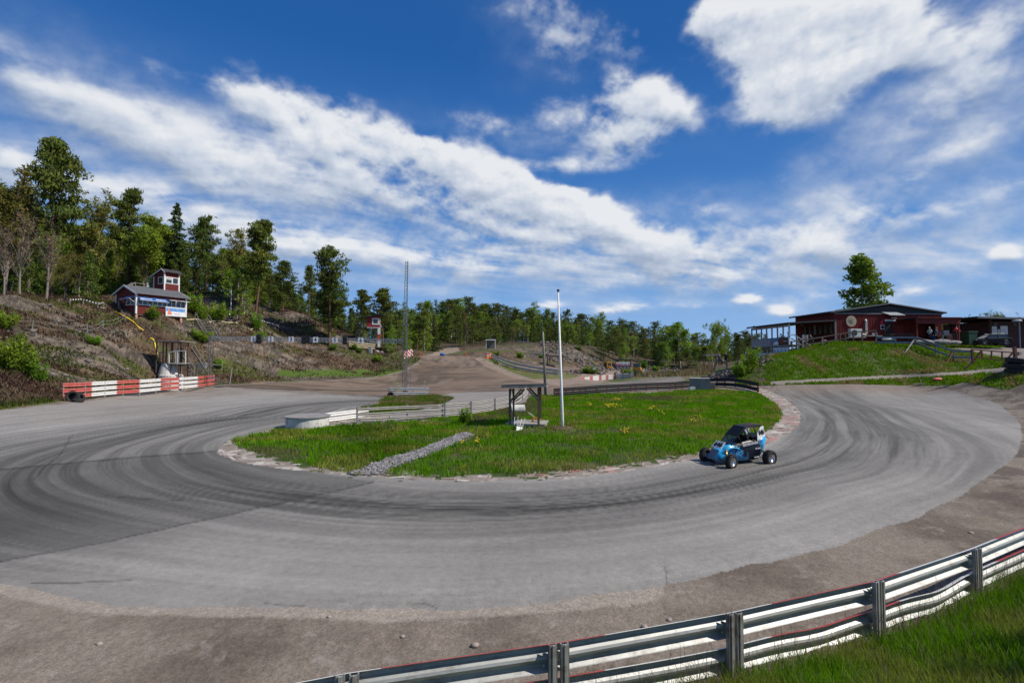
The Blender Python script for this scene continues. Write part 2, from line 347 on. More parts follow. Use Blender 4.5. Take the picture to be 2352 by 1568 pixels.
def GT(px, py, d0=5.0, d1=260.0):
    """first hit of the sight line with the ground"""
    r = ray(px, py); t = np.concatenate([np.linspace(d0, 60, 300), np.linspace(60.2, d1, 500)])/r.y
    x = r.x*t; y = r.y*t; z = CAMZ+r.z*t; hz = height(x, y); b = z < hz
    if not b.any(): i = len(t)-1
    else: i = int(np.argmax(b))
    return Vector((x[i], y[i], hz[i]))
def GD(px, d):
    """ground point in direction px at depth d"""
    x = (px-1176)/F*d; return Vector((x, d, H(x, d)))

# ------------------------------------------------------------------ zones, in photograph pixels, laid on the ground
ISL_EDGE = [(830,938),(760,968),(655,975),(560,1003),(510,1020),(497,1040),(540,1058),(650,1075),(800,1090),(950,1102),(1100,1106),(1300,1098),(1450,1078),(1600,1053),(1700,1040),(1770,1018),(1815,995),(1838,968),(1836,942),(1800,912),(1755,893)]
ASPH = [(-400,930),(0,943),(200,921),(330,902),(500,886),(890,912)]+ISL_EDGE+[(1790,884),(1950,882),(2050,884),(2180,895),(2290,925),(2340,965),(2349,1000),(2340,1035),(2300,1075),(2200,1142),(2100,1190),(1900,1255),(1700,1305),(1500,1352),(1300,1383),(1100,1397),(900,1403),(700,1400),(450,1396),(250,1386),(100,1360),(0,1342),(-400,1250)]
STRIP = [(760,968),(830,950),(880,940),(1040,902),(1190,898),(1215,905),(1210,922),(1100,945),(950,962),(800,974)]
GRASS_ISL = [(535,1018),(600,1046),(720,1074),(800,1088),(870,1091),(1000,1095),(1300,1086),(1450,1067),(1600,1040),(1700,1013),(1750,998),(1792,962),(1790,935),(1745,903),(1640,893),(1500,903),(1300,906),(1222,908),(1212,925),(1100,950),(950,966),(800,976),(760,977),(655,985),(560,1004)]
GRAV_STRIP = [(800,1089),(872,1092),(925,1068),(985,1046),(1035,1024),(1088,999),(1072,993),(1020,1010),(965,1033),(890,1055)]
TIP = [(800,950),(870,930),(890,914),(1000,909),(1042,915),(1020,925),(940,945),(860,951)]
DIRT = [(498,886),(890,912),(1040,901),(1190,897),(1280,900),(1500,892),(1590,884),(1560,872),(1420,880),(1330,884),(1290,878),(1200,868),(1150,845),(1112,820),(960,812),(968,832),(930,853),(860,869),(780,874),(640,879)]
SANDY = [(1090,820),(1120,828),(1160,850),(1215,870),(1330,866),(1345,850),(1420,846),(1480,852),(1480,862),(1400,866),(1400,876),(1330,880),(1290,886),(1180,868),(1110,840)]
STRIP_G = [(1108,818),(1160,828),(1235,850),(1330,862),(1310,870),(1225,871),(1165,850),(1125,830)]
PAVED = [(1330,886),(1420,877),(1560,863),(1575,872),(1540,880),(1400,893)]
ROAD2 = [(1150,838),(1300,841),(1520,846),(1520,852),(1300,851),(1200,846)]
PATH = [(1770,876),(1900,869),(2060,861),(2200,854),(2295,845),(2352,846),(2352,850),(2310,851),(2200,862),(2060,868),(1900,876),(1770,884)]
LOT = [(2160,798),(2230,800),(2352,797),(2600,797),(2600,832),(2352,832),(2300,822),(2230,808)]
HILLPATH = [(965,822),(1000,808),(1030,796),(1050,796),(1058,806),(1030,812),(1000,820)]
PATCH_D = [(-400,1390),(0,1290),(300,1232),(600,1165),(860,1107),(700,1080),(520,1052),(497,1036),(300,1050),(0,1077),(-400,1110)]
SEAMS = [[(610,1384),(645,1389),(700,1391),(715,1400)], [(935,1383),(975,1384),(1002,1396)], [(1530,1300),(1532,1345)], [(300,1330),(180,1338),(70,1350-12)], [(870,1010+60),(870,1071)], [(0,1290),(300,1232),(600,1165),(720,1140),(860,1107)], [(0,1077),(300,1050),(497,1036)], [(500,886),(600,895),(700,902),(890,912)], [(165,1000),(140,1040),(100,1075),(80,1100)], [(240,1140),(420,1150)]]

def seg_dist(px, py, line):
    best = np.full(px.shape, 1e9)
    for (x1, y1), (x2, y2) in zip(line[:-1], line[1:]):
        dx, dy = x2-x1, y2-y1; t = np.clip(((px-x1)*dx+(py-y1)*dy)/(dx*dx+dy*dy), 0, 1)
        best = np.minimum(best, np.hypot(px-x1-t*dx, py-y1-t*dy))
    return best
def lerp(a, b, t): return a+(b-a)*t[..., None]
def col(*c): return np.array(c, float)

ZN = ['gravel', 'race_track', 'kerb', 'grass_ground', 'gravel_strip', 'dirt_track', 'hillside', 'path', 'grass_bank', 'parking_lot', 'mound', 'hill', 'paved_road']
def zone_and_color(X, Y, Z):
    # projection of the ground points, only to look up the zone outlines
    zc = Y*CP+(Z-CAMZ)*SP; u = X/zc; v = (-Y*SP+(Z-CAMZ)*CP)/zc
    dist = np.hypot(X, Y)
    jx = (fbm(X*2.2, Y*2.2, 3, 4, .6)-.5)*.5; jy = (fbm(X*2.2, Y*2.2, 4, 4, .6)-.5)*.5   # metres
    pxs = 1176+F*u; pys = 784-F*v
    k = F/np.maximum(dist, 3)
    jl = (fbm(X*.9, Y*.9, 7, 3)-.5)*.35
    px = pxs+jl*k*.6; py = pys+jl*k*.35*np.minimum(1, 12/np.maximum(dist, 1))*2
    gx = pxs+jx*k*2.4; gy = pys+jy*k*1.0*np.minimum(1, 12/np.maximum(dist, 1))*2.5
    s = (np.interp(X, _rx, _ry)-Y)*.9
    YZ = Y+Z*1.6
    n1 = fbm(X*.5, YZ*.5, 51, 5, .6); n2 = fbm(X*3.1, YZ*3.1, 52, 4, .6); n3 = fbm(X*.12, YZ*.12, 53, 4); n4 = fbm(X*1.3, YZ*1.3, 54, 5, .65)
    zone = np.zeros(X.shape, int); c = np.zeros(X.shape+(3,))
    one = np.ones(X.shape)
    # default: gravel
    gravel = lerp(col(.215, .18, .145)*one[..., None], col(.13, .104, .082), sstep(.35, .7, n1))
    gravel = lerp(gravel, col(.30, .26, .225), sstep(.62, .8, n2)*.5)
    c[:] = gravel
    ed = seg_dist(pxs, pys, ASPH[-10:]); dust_ = sstep(26, 16, ed*(.45+1.1*n1)+(n4-.5)*14)*(pys > 900); c = lerp(c, col(.32, .275, .23), dust_*.85)
    right_out = (pxs > 1700) & (Y < 60) & (pys > 860)
    # right side churned earth is darker
    t = sstep(.42, .6, n4)*sstep(6, 18, X)*.8*(1-dust_)
    c = lerp(c, col(.085, .068, .056), t*(right_out))
    # --- hillside left / far land
    far = (Y > 36)
    rock = lerp(col(.175, .138, .108)*one[..., None], col(.065, .055, .048), sstep(.38, .58, n4))
    rock = lerp(rock, col(.27, .215, .17), sstep(.62, .74, n2)*.6); rock = lerp(rock, col(.05, .042, .035), sstep(.60, .66, fbm(X*.9, YZ*1.6, 64, 4))*.8)
    heath = lerp(col(.13, .088, .055)*one[..., None], col(.068, .043, .028), sstep(.42, .62, n1))
    heath = lerp(heath, col(.07, .085, .022), sstep(.5, .63, fbm(X*.22, YZ*.3, 61, 5))*.85)
    heath = lerp(heath, col(.17, .12, .085), sstep(.58, .7, n2)*.45)
    rk = sstep(.545, .60, fbm(X*.13+5, YZ*.26, 62, 5, .6))
    hillc = lerp(heath, rock, rk*.9)
    # steep rock faces
    for (bx, by, rx, ry) in ((510,705,75,38),(700,735,55,20),(470,755,110,22),(800,775,90,18),(620,790,60,16),(240,765,110,18),(130,820,110,20),(60,780,80,14),(650,830,60,10),(1330,815,160,14),(1450,835,90,8)):
        q = np.exp(-(((pxs-bx)/rx)**2+((pys-by)/ry)**2)); hillc = lerp(hillc, rock*1.1, sstep(.45, .65, q+(n4-.5)*.5)*(Y > 45))
    # green strip at the toe of the slope
    toe = np.exp(-((pys-857)/9)**2)*((pxs > 640) & (pxs < 985)); hillc = lerp(hillc, col(.075, .12, .02), sstep(.3, .6, toe+(n1-.5)*.6))
    toe2 = sstep(0, 10, pys-(905-.05*pxs))*((pxs < 520)); hillc = lerp(hillc, col(.10, .11, .035), sstep(.3, .7, toe2+(n1-.5)*.8)*.8)
    hill_m = ((pxs < 980) & (pys < (946-.1*pxs)) & (Y > 36)) | (Y > 104) | ((pxs > 1500) & (pxs < 1850) & (Y > 62)) 
    edge = np.interp(pxs, [-500,0,145,300,500,640,780,860,925,962,975], [930,941,922,903,884,876,871,866,852,830,812])
    hill_m = ((pxs < 975) & (gy < edge) & (Y > 34)) | (Y > 103) | ((pxs > 1480) & (Y > 66))
    c = np.where(hill_m[..., None], hillc, c); zone[hill_m] = 6
    frst = (Y > 150) | ((X < -20) & (Y > 118))
    c = np.where(frst[..., None], lerp(col(.05, .045, .02)*one[..., None], col(.09, .065, .04), sstep(.4, .6, n1)), c); zone[Y > 175] = 11
    # grassy land in the middle distance
    mid = (Y > 66) & (Y < 150) & (pxs > 1385) & (pxs < 1760) & (pys > 846)
    c = np.where(mid[..., None], lerp(col(.16, .125, .075)*one[..., None], col(.07, .11, .02), sstep(.42, .58, n1)), c)
    # right mound
    md = (pxs > 1690) & (Y > 54) & (pys < 885) & (Y < 120) & (X > 25)
    mg = lerp(col(.06, .105, .016)*one[..., None], col(.13, .10, .06), sstep(.52, .64, n4)*.8)
    mg = lerp(mg, rock*.7, sstep(0, 40, (1800-pxs)+(n1-.5)*90)*sstep(.4, .6, n4+.1))
    md2 = (pxs > 2050) & (gy < 900-(pxs-2120)*0.0) & (gy > 858) & (Y > 44) & (gy < 862+(pxs-2120)*.17)
    c = np.where((md | md2)[..., None], mg, c); zone[md | md2] = 10
    def put(poly, colr, z, cond=True, x=px, y=py):
        m = inpoly(x, y, poly) & cond
        c[m] = (colr if colr.ndim == X.ndim+1 else colr*one[..., None])[m]; zone[m] = z
        return m
    dirtc = lerp(col(.20, .145, .105)*one[..., None], col(.105, .078, .06), sstep(.35, .65, fbm(X*.12, Y*.5, 71, 5, .6)))
    dirtc = lerp(dirtc, col(.21, .165, .13), sstep(.5, .7, fbm(X*.5, Y*.25, 72, 4))*.7)
    put(DIRT, dirtc, 5, (Y > 48) & (Y < 118), gx*.5+px*.5, py)
    put(SANDY, lerp(col(.30, .235, .185)*one[..., None], col(.2, .15, .115), n1), 7, (Y > 70) & (Y < 175), gx*.5+px*.5, py)
    put(STRIP_G, lerp(col(.10, .125, .025)*one[..., None], col(.17, .14, .07), sstep(.4, .6, n1)), 6, (Y > 70) & (Y < 125), gx, py)
    put(PAVED, lerp(col(.21, .185, .165)*one[..., None], col(.12, .105, .095), sstep(.4, .7, fbm(X*.1, Y*.9, 73, 4))), 12, (Y > 75) & (Y < 160))
    put(ROAD2, col(.17, .125, .095), 7, (Y > 100) & (Y < 175))
    put(HILLPATH, col(.27, .21, .165), 7, (Y > 112) & (Y < 175))
    put(PATH, lerp(col(.30, .26, .235)*one[..., None], col(.2, .17, .15), n1), 7, (Y > 40) & (Y < 80))
    put(LOT, lerp(col(.25, .215, .195)*one[..., None], col(.19, .16, .14), n1), 9, (Y > 52) & (Y < 110), gx, gy)
    put(STRIP, lerp(col(.27, .25, .235)*one[..., None], col(.21, .19, .175), n1), 12, Y < 64)
    asp = put(ASPH, col(.2, .2, .2), 1, (Y < 62) | ((X < -30) & (Y < 72)))
    # --- asphalt tone: tyre marks run parallel to the infield edge
    xs, ys = X[asp], Y[asp]; E = np.array([tuple(G(*p))[:2] for p in ISL_EDGE]); 
    # smooth the edge line
    for _ in range(3):
        E = np.concatenate([E[:1], np.stack([E[:-1]*.75+E[1:]*.25, E[:-1]*.25+E[1:]*.75], 1).reshape(-1, 2), E[-1:]])
    cum = np.concatenate([[0], np.cumsum(np.hypot(*(E[1:]-E[:-1]).T))])
    best = np.full(xs.shape, 1e9); sp = np.zeros(xs.shape)
    for i in range(len(E)-1):
        d = E[i+1]-E[i]; L2 = (d**2).sum()
        if L2 < 1e-9: continue
        t = np.clip(((xs-E[i, 0])*d[0]+(ys-E[i, 1])*d[1])/L2, 0, 1)
        q = np.hypot(xs-E[i, 0]-t*d[0], ys-E[i, 1]-t*d[1]); b = q < best
        best[b] = q[b]; sp[b] = (cum[i]+t*(cum[i+1]-cum[i]))[b]
    r = best; pxa, pya = pxs[asp], pys[asp]
    wr = r+(fbm(sp*.05, r*.1, 81, 3)-.5)*3+(fbm(sp*.012, r*.02, 82, 2)-.5)*4
    st = fbm(wr*2.6, sp*.07, 83, 5, .72); st2 = fbm((r+(fbm(sp*.03, r*.04, 85, 2)-.5)*6)*1.3, sp*.05, 84, 4, .7)
    tone = .29+.04*(fbm(xs*.3, ys*.3, 86, 3)-.5)*2
    leftw = 1-sstep(-13, -5, xs); rightw = sstep(8, 18, xs)
    lane = np.exp(-((r-3.0)/1.9)**2)*(1-leftw)*(1-rightw)*.75+leftw*np.exp(-((r-6)/6.5)**2)*.62+rightw*(np.exp(-((r-3)/4)**2)*.45+.12)
    streak = sstep(.36, .66, st)*.75+sstep(.4, .64, st2)*.35
    tone = tone*(1-np.minimum(lane*1.2, 1)*(.44+.56*streak))*(1-.15*streak)
    tone *= 1-.10*sstep(.5, .62, fbm(wr*.8, sp*.03, 89, 4, .6))
    pd = inpoly(pxa, pya, PATCH_D); tone *= np.where(pd, .72, 1.0)
    tone *= 1+.14*sstep(0, 60, 1045-pya)*leftw*(~pd)
    sd = np.full(xs.shape, 1e9)
    for ln in SEAMS: sd = np.minimum(sd, seg_dist(pxa+(fbm(xs*2, ys*2, 87, 3)-.5)*9, pya+(fbm(xs*2, ys*2, 88, 3)-.5)*5, ln))
    tone *= 1-.5*np.exp(-(sd/1.6)**2)
    dust = sstep(13, 18, r)*.0+sstep(885, 915, 1800-pya*1)*0
    ac = tone[:, None]*np.array([1.0, .955, .885])
    dusty = np.clip(sstep(0, 26, 918+10*(n1[asp]-.5)*4-pya)*(1-sstep(420, 640, pxa)*.35)*.75+sstep(0, 22, 905+20*(n1[asp]-.5)-pya)*(pxa > 1500)*.7, 0, .85)
    dusty = np.clip(dusty+.5*sstep(0, 60, 985-pya)*(1-sstep(250, 560, pxa))*(.4+.6*n1[asp]), 0, .85)
    ac = ac*(1-dusty[:, None])+np.array([.20, .158, .128])*dusty[:, None]
    c[asp] = ac
    # --- infield
    isl = inpoly(px, py, ISL_EDGE+[(1740,890),(1500,900),(1220,908),(1212,925),(950,968)]) & (Y < 62) & (zone != 1)
    kc = lerp(col(.24, .20, .17)*one[..., None], col(.36, .32, .28), sstep(.5, .6, n2))
    paint = vnoise(X*1.1, Y*1.1, 91); kc = lerp(kc, col(.52, .48, .44), sstep(.60, .70, paint)*sstep(.45, .6, n2)*.8); kc = lerp(kc, col(.42, .13, .11), sstep(.36, .3, paint)*sstep(.45, .58, n2)*.55*sstep(1000, 1400, pxs))
    c = np.where(isl[..., None], kc, c); zone[isl] = 2
    soil = lerp(col(.045, .075, .014)*one[..., None], col(.11, .10, .045), sstep(.5, .7, n1)); 
    for poly in (GRASS_ISL, TIP):
        m = inpoly(gx, gy, poly) & (Y < 64); c[m] = soil[m]; zone[m] = 3
    put(GRAV_STRIP, lerp(col(.27, .245, .235)*one[..., None], col(.12, .11, .11), sstep(.4, .6, n2)), 4, Y < 40, gx*.4+px*.6, gy*.4+py*.6)
    # --- foreground bank
    m = (s+(n4-.5)*.35 > .12) & (Y < 40) & (X > -14)
    bank = lerp(col(.035, .06, .012)*one[..., None], col(.06, .07, .02), n1)
    c = np.where(m[..., None], bank, c); zone[m] = 8
    return zone, np.clip(c, 0, 1)

def terrain_mat():
    m = bpy.data.materials.new('ground_surface'); m.use_nodes = True; nt = m.node_tree; N = nt.nodes.new; L = nt.links.new
    b = nt.nodes['Principled BSDF']; b.inputs['Roughness'].default_value = .92; b.inputs['Specular IOR Level'].default_value = .25
    at = N('ShaderNodeAttribute'); at.attribute_name = 'Col'
    tc = N('ShaderNodeTexCoord')
    def nz(scale, det, rough):
        n = N('ShaderNodeTexNoise'); n.inputs['Scale'].default_value = scale; n.inputs['Detail'].default_value = det; n.inputs['Roughness'].default_value = rough; L(tc.outputs['Object'], n.inputs['Vector']); return n.outputs[0]
    def mp(v, a, b_, c_, d):
        r = N('ShaderNodeMapRange'); L(v, r.inputs['Value']); r.inputs[1].default_value = a; r.inputs[2].default_value = b_; r.inputs[3].default_value = c_; r.inputs[4].default_value = d; return r.outputs[0]
    def mul(a, b_):
        n = N('ShaderNodeMath'); n.operation = 'MULTIPLY'; L(a, n.inputs[0]); L(b_, n.inputs[1]); return n.outputs[0]
    a1 = nz(60, 4, .8); a2 = nz(6, 5, .7); a3 = nz(1.1, 4, .6)
    rg = N('ShaderNodeAttribute'); rg.attribute_name = 'grain'
    vo = N('ShaderNodeTexVoronoi'); vo.inputs['Scale'].default_value = 26; L(tc.outputs['Object'], vo.inputs['Vector'])
    k = mul(mul(mp(a1, .33, .67, .62, 1.38), mp(a2, .3, .7, .86, 1.14)), mp(a3, .3, .7, .93, 1.07))
    peb = N('ShaderNodeMix'); peb.data_type = 'FLOAT'; L(rg.outputs['Fac'], peb.inputs[0]); peb.inputs[2].default_value = 1; L(mp(vo.outputs['Color'], 0, 1, .55, 1.5), peb.inputs[3])
    k = mul(k, peb.outputs[0])
    vm = N('ShaderNodeVectorMath'); vm.operation = 'SCALE'; L(at.outputs['Color'], vm.inputs[0]); L(k, vm.inputs['Scale']); L(vm.outputs[0], b.inputs['Base Color'])
    bp = N('ShaderNodeBump'); bp.inputs['Strength'].default_value = .5; bp.inputs['Distance'].default_value = .012; L(a1, bp.inputs['Height'])
    bp2 = N('ShaderNodeBump'); L(rg.outputs['Fac'], bp2.inputs['Strength']); bp2.inputs['Distance'].default_value = .06; L(a2, bp2.inputs['Height']); L(bp.outputs[0], bp2.inputs['Normal'])
    L(bp2.outputs[0], b.inputs['Normal'])
    return m
TMAT = terrain_mat()
def mesh_np(name, co, faces, mats=None, cols=None, grain=None, smooth=True, parent=None):
    me = bpy.data.meshes.new(name); nf, k = faces.shape
    me.vertices.add(len(co)); me.vertices.foreach_set('co', np.ascontiguousarray(co, np.float32).ravel())
    me.loops.add(nf*k); me.loops.foreach_set('vertex_index', np.ascontiguousarray(faces, np.int32).ravel())
    me.polygons.add(nf); me.polygons.foreach_set('loop_start', np.arange(0, nf*k, k, dtype=np.int32)); 
    if smooth: me.polygons.foreach_set('use_smooth', np.ones(nf, bool))
    if cols is not None:
        a = me.color_attributes.new('Col', 'FLOAT_COLOR', 'POINT'); a.data.foreach_set('color', np.concatenate([cols, np.ones((len(cols), 1))], 1).astype(np.float32).ravel())
    if grain is not None:
        a = me.attributes.new('grain', 'FLOAT', 'POINT'); a.data.foreach_set('value', grain.astype(np.float32))
    me.update(calc_edges=True); me.validate()
    for m in (mats if isinstance(mats, (list, tuple)) else [mats]): me.materials.append(m)
    o = bpy.data.objects.new(name, me); link(o)
    if parent: o.parent = parent
    return o
def build_terrain():
    us = np.arange(-1.36, 1.3601, 1.3/500)
    ds = [2.2]
    while ds[-1] < 345:
        d = ds[-1]; st = .09 if d < 7 else (d*d/2000*1.5 if d < 16 else (.0095*d if d < 36 else (.0042*d if d < 106 else .016*d))); ds.append(d+st)
    ds = np.array(ds); U, D = np.meshgrid(us, ds); X = U*D; Y = D
    Z = height(X, Y)
    zone, c = zone_and_color(X, Y, Z)
    grain = np.where(zone == 1, .10, np.where(zone == 4, 1.0, np.where(np.isin(zone, [0]), .5, np.where(zone == 2, .6, .25))))
    R, K = X.shape; idx = np.arange(R*K).reshape(R, K)
    fz = zone[:-1, :-1]
    faces = np.stack([idx[:-1, :-1], idx[:-1, 1:], idx[1:, 1:], idx[1:, :-1]], -1)
    co = np.stack([X, Y, Z], -1).reshape(-1, 3); cc = c.reshape(-1, 3); gg = grain.ravel()
    for z in range(len(ZN)):
        f = faces[fz == z]
        if not len(f): continue
        u_, inv = np.unique(f, return_inverse=True)
        o = mesh_np(ZN[z], co[u_], inv.reshape(f.shape), TMAT, cc[u_], gg[u_]); tag(o, kind='structure')
    gx, gy = np.meshgrid(np.arange(-24, 36.1, .3), np.arange(-18, 26.1, .3)); gz = height(gx, gy)-.012; zn, gc = zone_and_color(gx, np.maximum(gy, 2.0), gz)
    bk = (np.interp(gx, _rx, _ry)-gy)*.9 > .1; gc[bk] = np.array([.05, .075, .016]); 
    R, K = gx.shape; idx = np.arange(R*K).reshape(R, K); cxm = gx[:-1, :-1]+.15; cym = gy[:-1, :-1]+.15; keep = ~((cym > 2.5) & (np.abs(cxm) < 1.33*cym-.1))
    f = np.stack([idx[:-1, :-1], idx[:-1, 1:], idx[1:, 1:], idx[1:, :-1]], -1)[keep]; u_, inv = np.unique(f, return_inverse=True)
    o = mesh_np('grass_bank', np.stack([gx, gy, gz], -1).reshape(-1, 3)[u_], inv.reshape(f.shape), TMAT, gc.reshape(-1, 3)[u_], np.full(len(u_), .3)); tag(o, kind='structure')
    # coarse sheet under and around, out to the horizon
    xs = np.concatenate([-np.geomspace(3000, 62, 14), np.arange(-60, 61, 3.0), np.geomspace(62, 3000, 14)])
    ys = np.concatenate([-np.geomspace(3000, 42, 14), np.arange(-40, 61, 3.0), np.geomspace(62, 3000, 24)])
    X, Y = np.meshgrid(xs, ys); Z = height(np.clip(X, -400, 400), np.clip(Y, -60, 340))
    ins = (Y > 3.5) & (np.abs(X) < 1.33*Y) & (Y < 338)
    near = (X > -23) & (X < 35) & (Y > -17) & (Y < 25); Z = np.where(ins, np.minimum(Z, 4)-3.5, np.where(near, Z-1.5, Z-.05)); zone, c = zone_and_color(X, Y, Z)
    c[(Y < 2.2)] = (.04, .06, .015)
    R, K = X.shape; idx = np.arange(R*K).reshape(R, K); faces = np.stack([idx[:-1, :-1], idx[:-1, 1:], idx[1:, 1:], idx[1:, :-1]], -1).reshape(-1, 4)
    o = mesh_np('ground', np.stack([X, Y, Z], -1).reshape(-1, 3), faces, TMAT, c.reshape(-1, 3), np.full(X.size, .2)); tag(o, kind='structure')
build_terrain()
# ------------------------------------------------------------------ vegetation
rs = np.random.RandomState(11)
def leaf_mat(name, trans=.3, rough=.6, objrand=.12, hue=.012, gain=1.0):
    m = bpy.data.materials.new(name); m.use_nodes = True; nt = m.node_tree; N = nt.nodes.new; L = nt.links.new
    b = nt.nodes['Principled BSDF']; b.inputs['Roughness'].default_value = rough; b.inputs['Specular IOR Level'].default_value = .03
    at = N('ShaderNodeAttribute'); at.attribute_name = 'Col'
    oi = N('ShaderNodeObjectInfo'); h = N('ShaderNodeHueSaturation'); L(at.outputs['Color'], h.inputs['Color'])
    r1 = N('ShaderNodeMapRange'); L(oi.outputs['Random'], r1.inputs['Value']); r1.inputs['To Min'].default_value = gain*(1-objrand); r1.inputs['To Max'].default_value = gain*(1+objrand); L(r1.outputs[0], h.inputs['Value'])
    mm = N('ShaderNodeMath'); mm.operation = 'MULTIPLY'; L(oi.outputs['Random'], mm.inputs[0]); mm.inputs[1].default_value = 7.31
    fr = N('ShaderNodeMath'); fr.operation = 'FRACT'; L(mm.outputs[0], fr.inputs[0])
    r2 = N('ShaderNodeMapRange'); L(fr.outputs[0], r2.inputs['Value']); r2.inputs['To Min'].default_value = .5-hue; r2.inputs['To Max'].default_value = .5+hue; L(r2.outputs[0], h.inputs['Hue'])
    L(h.outputs[0], b.inputs['Base Color'])
    t = N('ShaderNodeBsdfTranslucent'); L(h.outputs[0], t.inputs['Color']); ms = N('ShaderNodeMixShader'); ms.inputs[0].default_value = trans
    L(b.outputs[0], ms.inputs[1]); L(t.outputs[0], ms.inputs[2]); L(ms.outputs[0], nt.nodes['Material Output'].inputs['Surface'])
    return m
LEAF = leaf_mat('foliage', .35, objrand=.2, hue=.015, gain=1.65); GRASSM = leaf_mat('grass_blades', .4, .7, 0.0, 0.0); HEATHM = leaf_mat('heather_twigs', .1, .8, 0, 0)
BARK = mat('bark', (.11, .075, .055), .9, var=.35, scale=2.5, bump=.6, stretch=(1, 1, .3)); BARKP = mat('pine_bark', (.15, .085, .055), .9, var=.3, scale=2, bump=.6, stretch=(1, 1, .4))
BIRCHB = mat('birch_bark', (.52, .48, .43), .8, var=.3, scale=1.6, bump=.2, dirt=(.05, .04, .035), dirt_amt=.8, stretch=(1, 1, 2.4)); GREYB = mat('grey_bark', (.24, .20, .165), .9, var=.3, scale=3)

def cards(cen, size, colr, flat=0.0, aspect=1.0, rs=rs, droop=0.0):
    """triangular leaf cards; cen (n,3), size (n,), colr (n,3)"""
    n = len(cen); nrm = rs.normal(size=(n, 3)); nrm[:, 2] = nrm[:, 2]*(1-flat)+flat*(1.2+0*nrm[:, 2]); nrm /= np.linalg.norm(nrm, axis=1)[:, None]
    t = np.cross(nrm, rs.normal(size=(n, 3))); t /= np.linalg.norm(t, axis=1)[:, None]+1e-9; b = np.cross(nrm, t)
    t[:, 2] -= droop; s = size[:, None]
    v = np.stack([cen-t*s*.5*aspect-b*s*.3, cen-t*s*.1*aspect+b*s*.38, cen+t*s*.55*aspect-b*s*.05*rs.uniform(-4, 4, (n, 1))], 1).reshape(-1, 3)
    return v, np.arange(3*n).reshape(n, 3), np.repeat(colr, 3, 0)
def mesh_only(name, v, f, c, m):
    o = mesh_np(name, v, f, m, c, None, smooth=False); me = o.data; bpy.data.objects.remove(o); return me
def tubes(paths):
    mb = MB()
    for pts, r in paths: mb.tube(pts, r, n=5 if max(r) < .08 else 7, cap=False)
    return mb
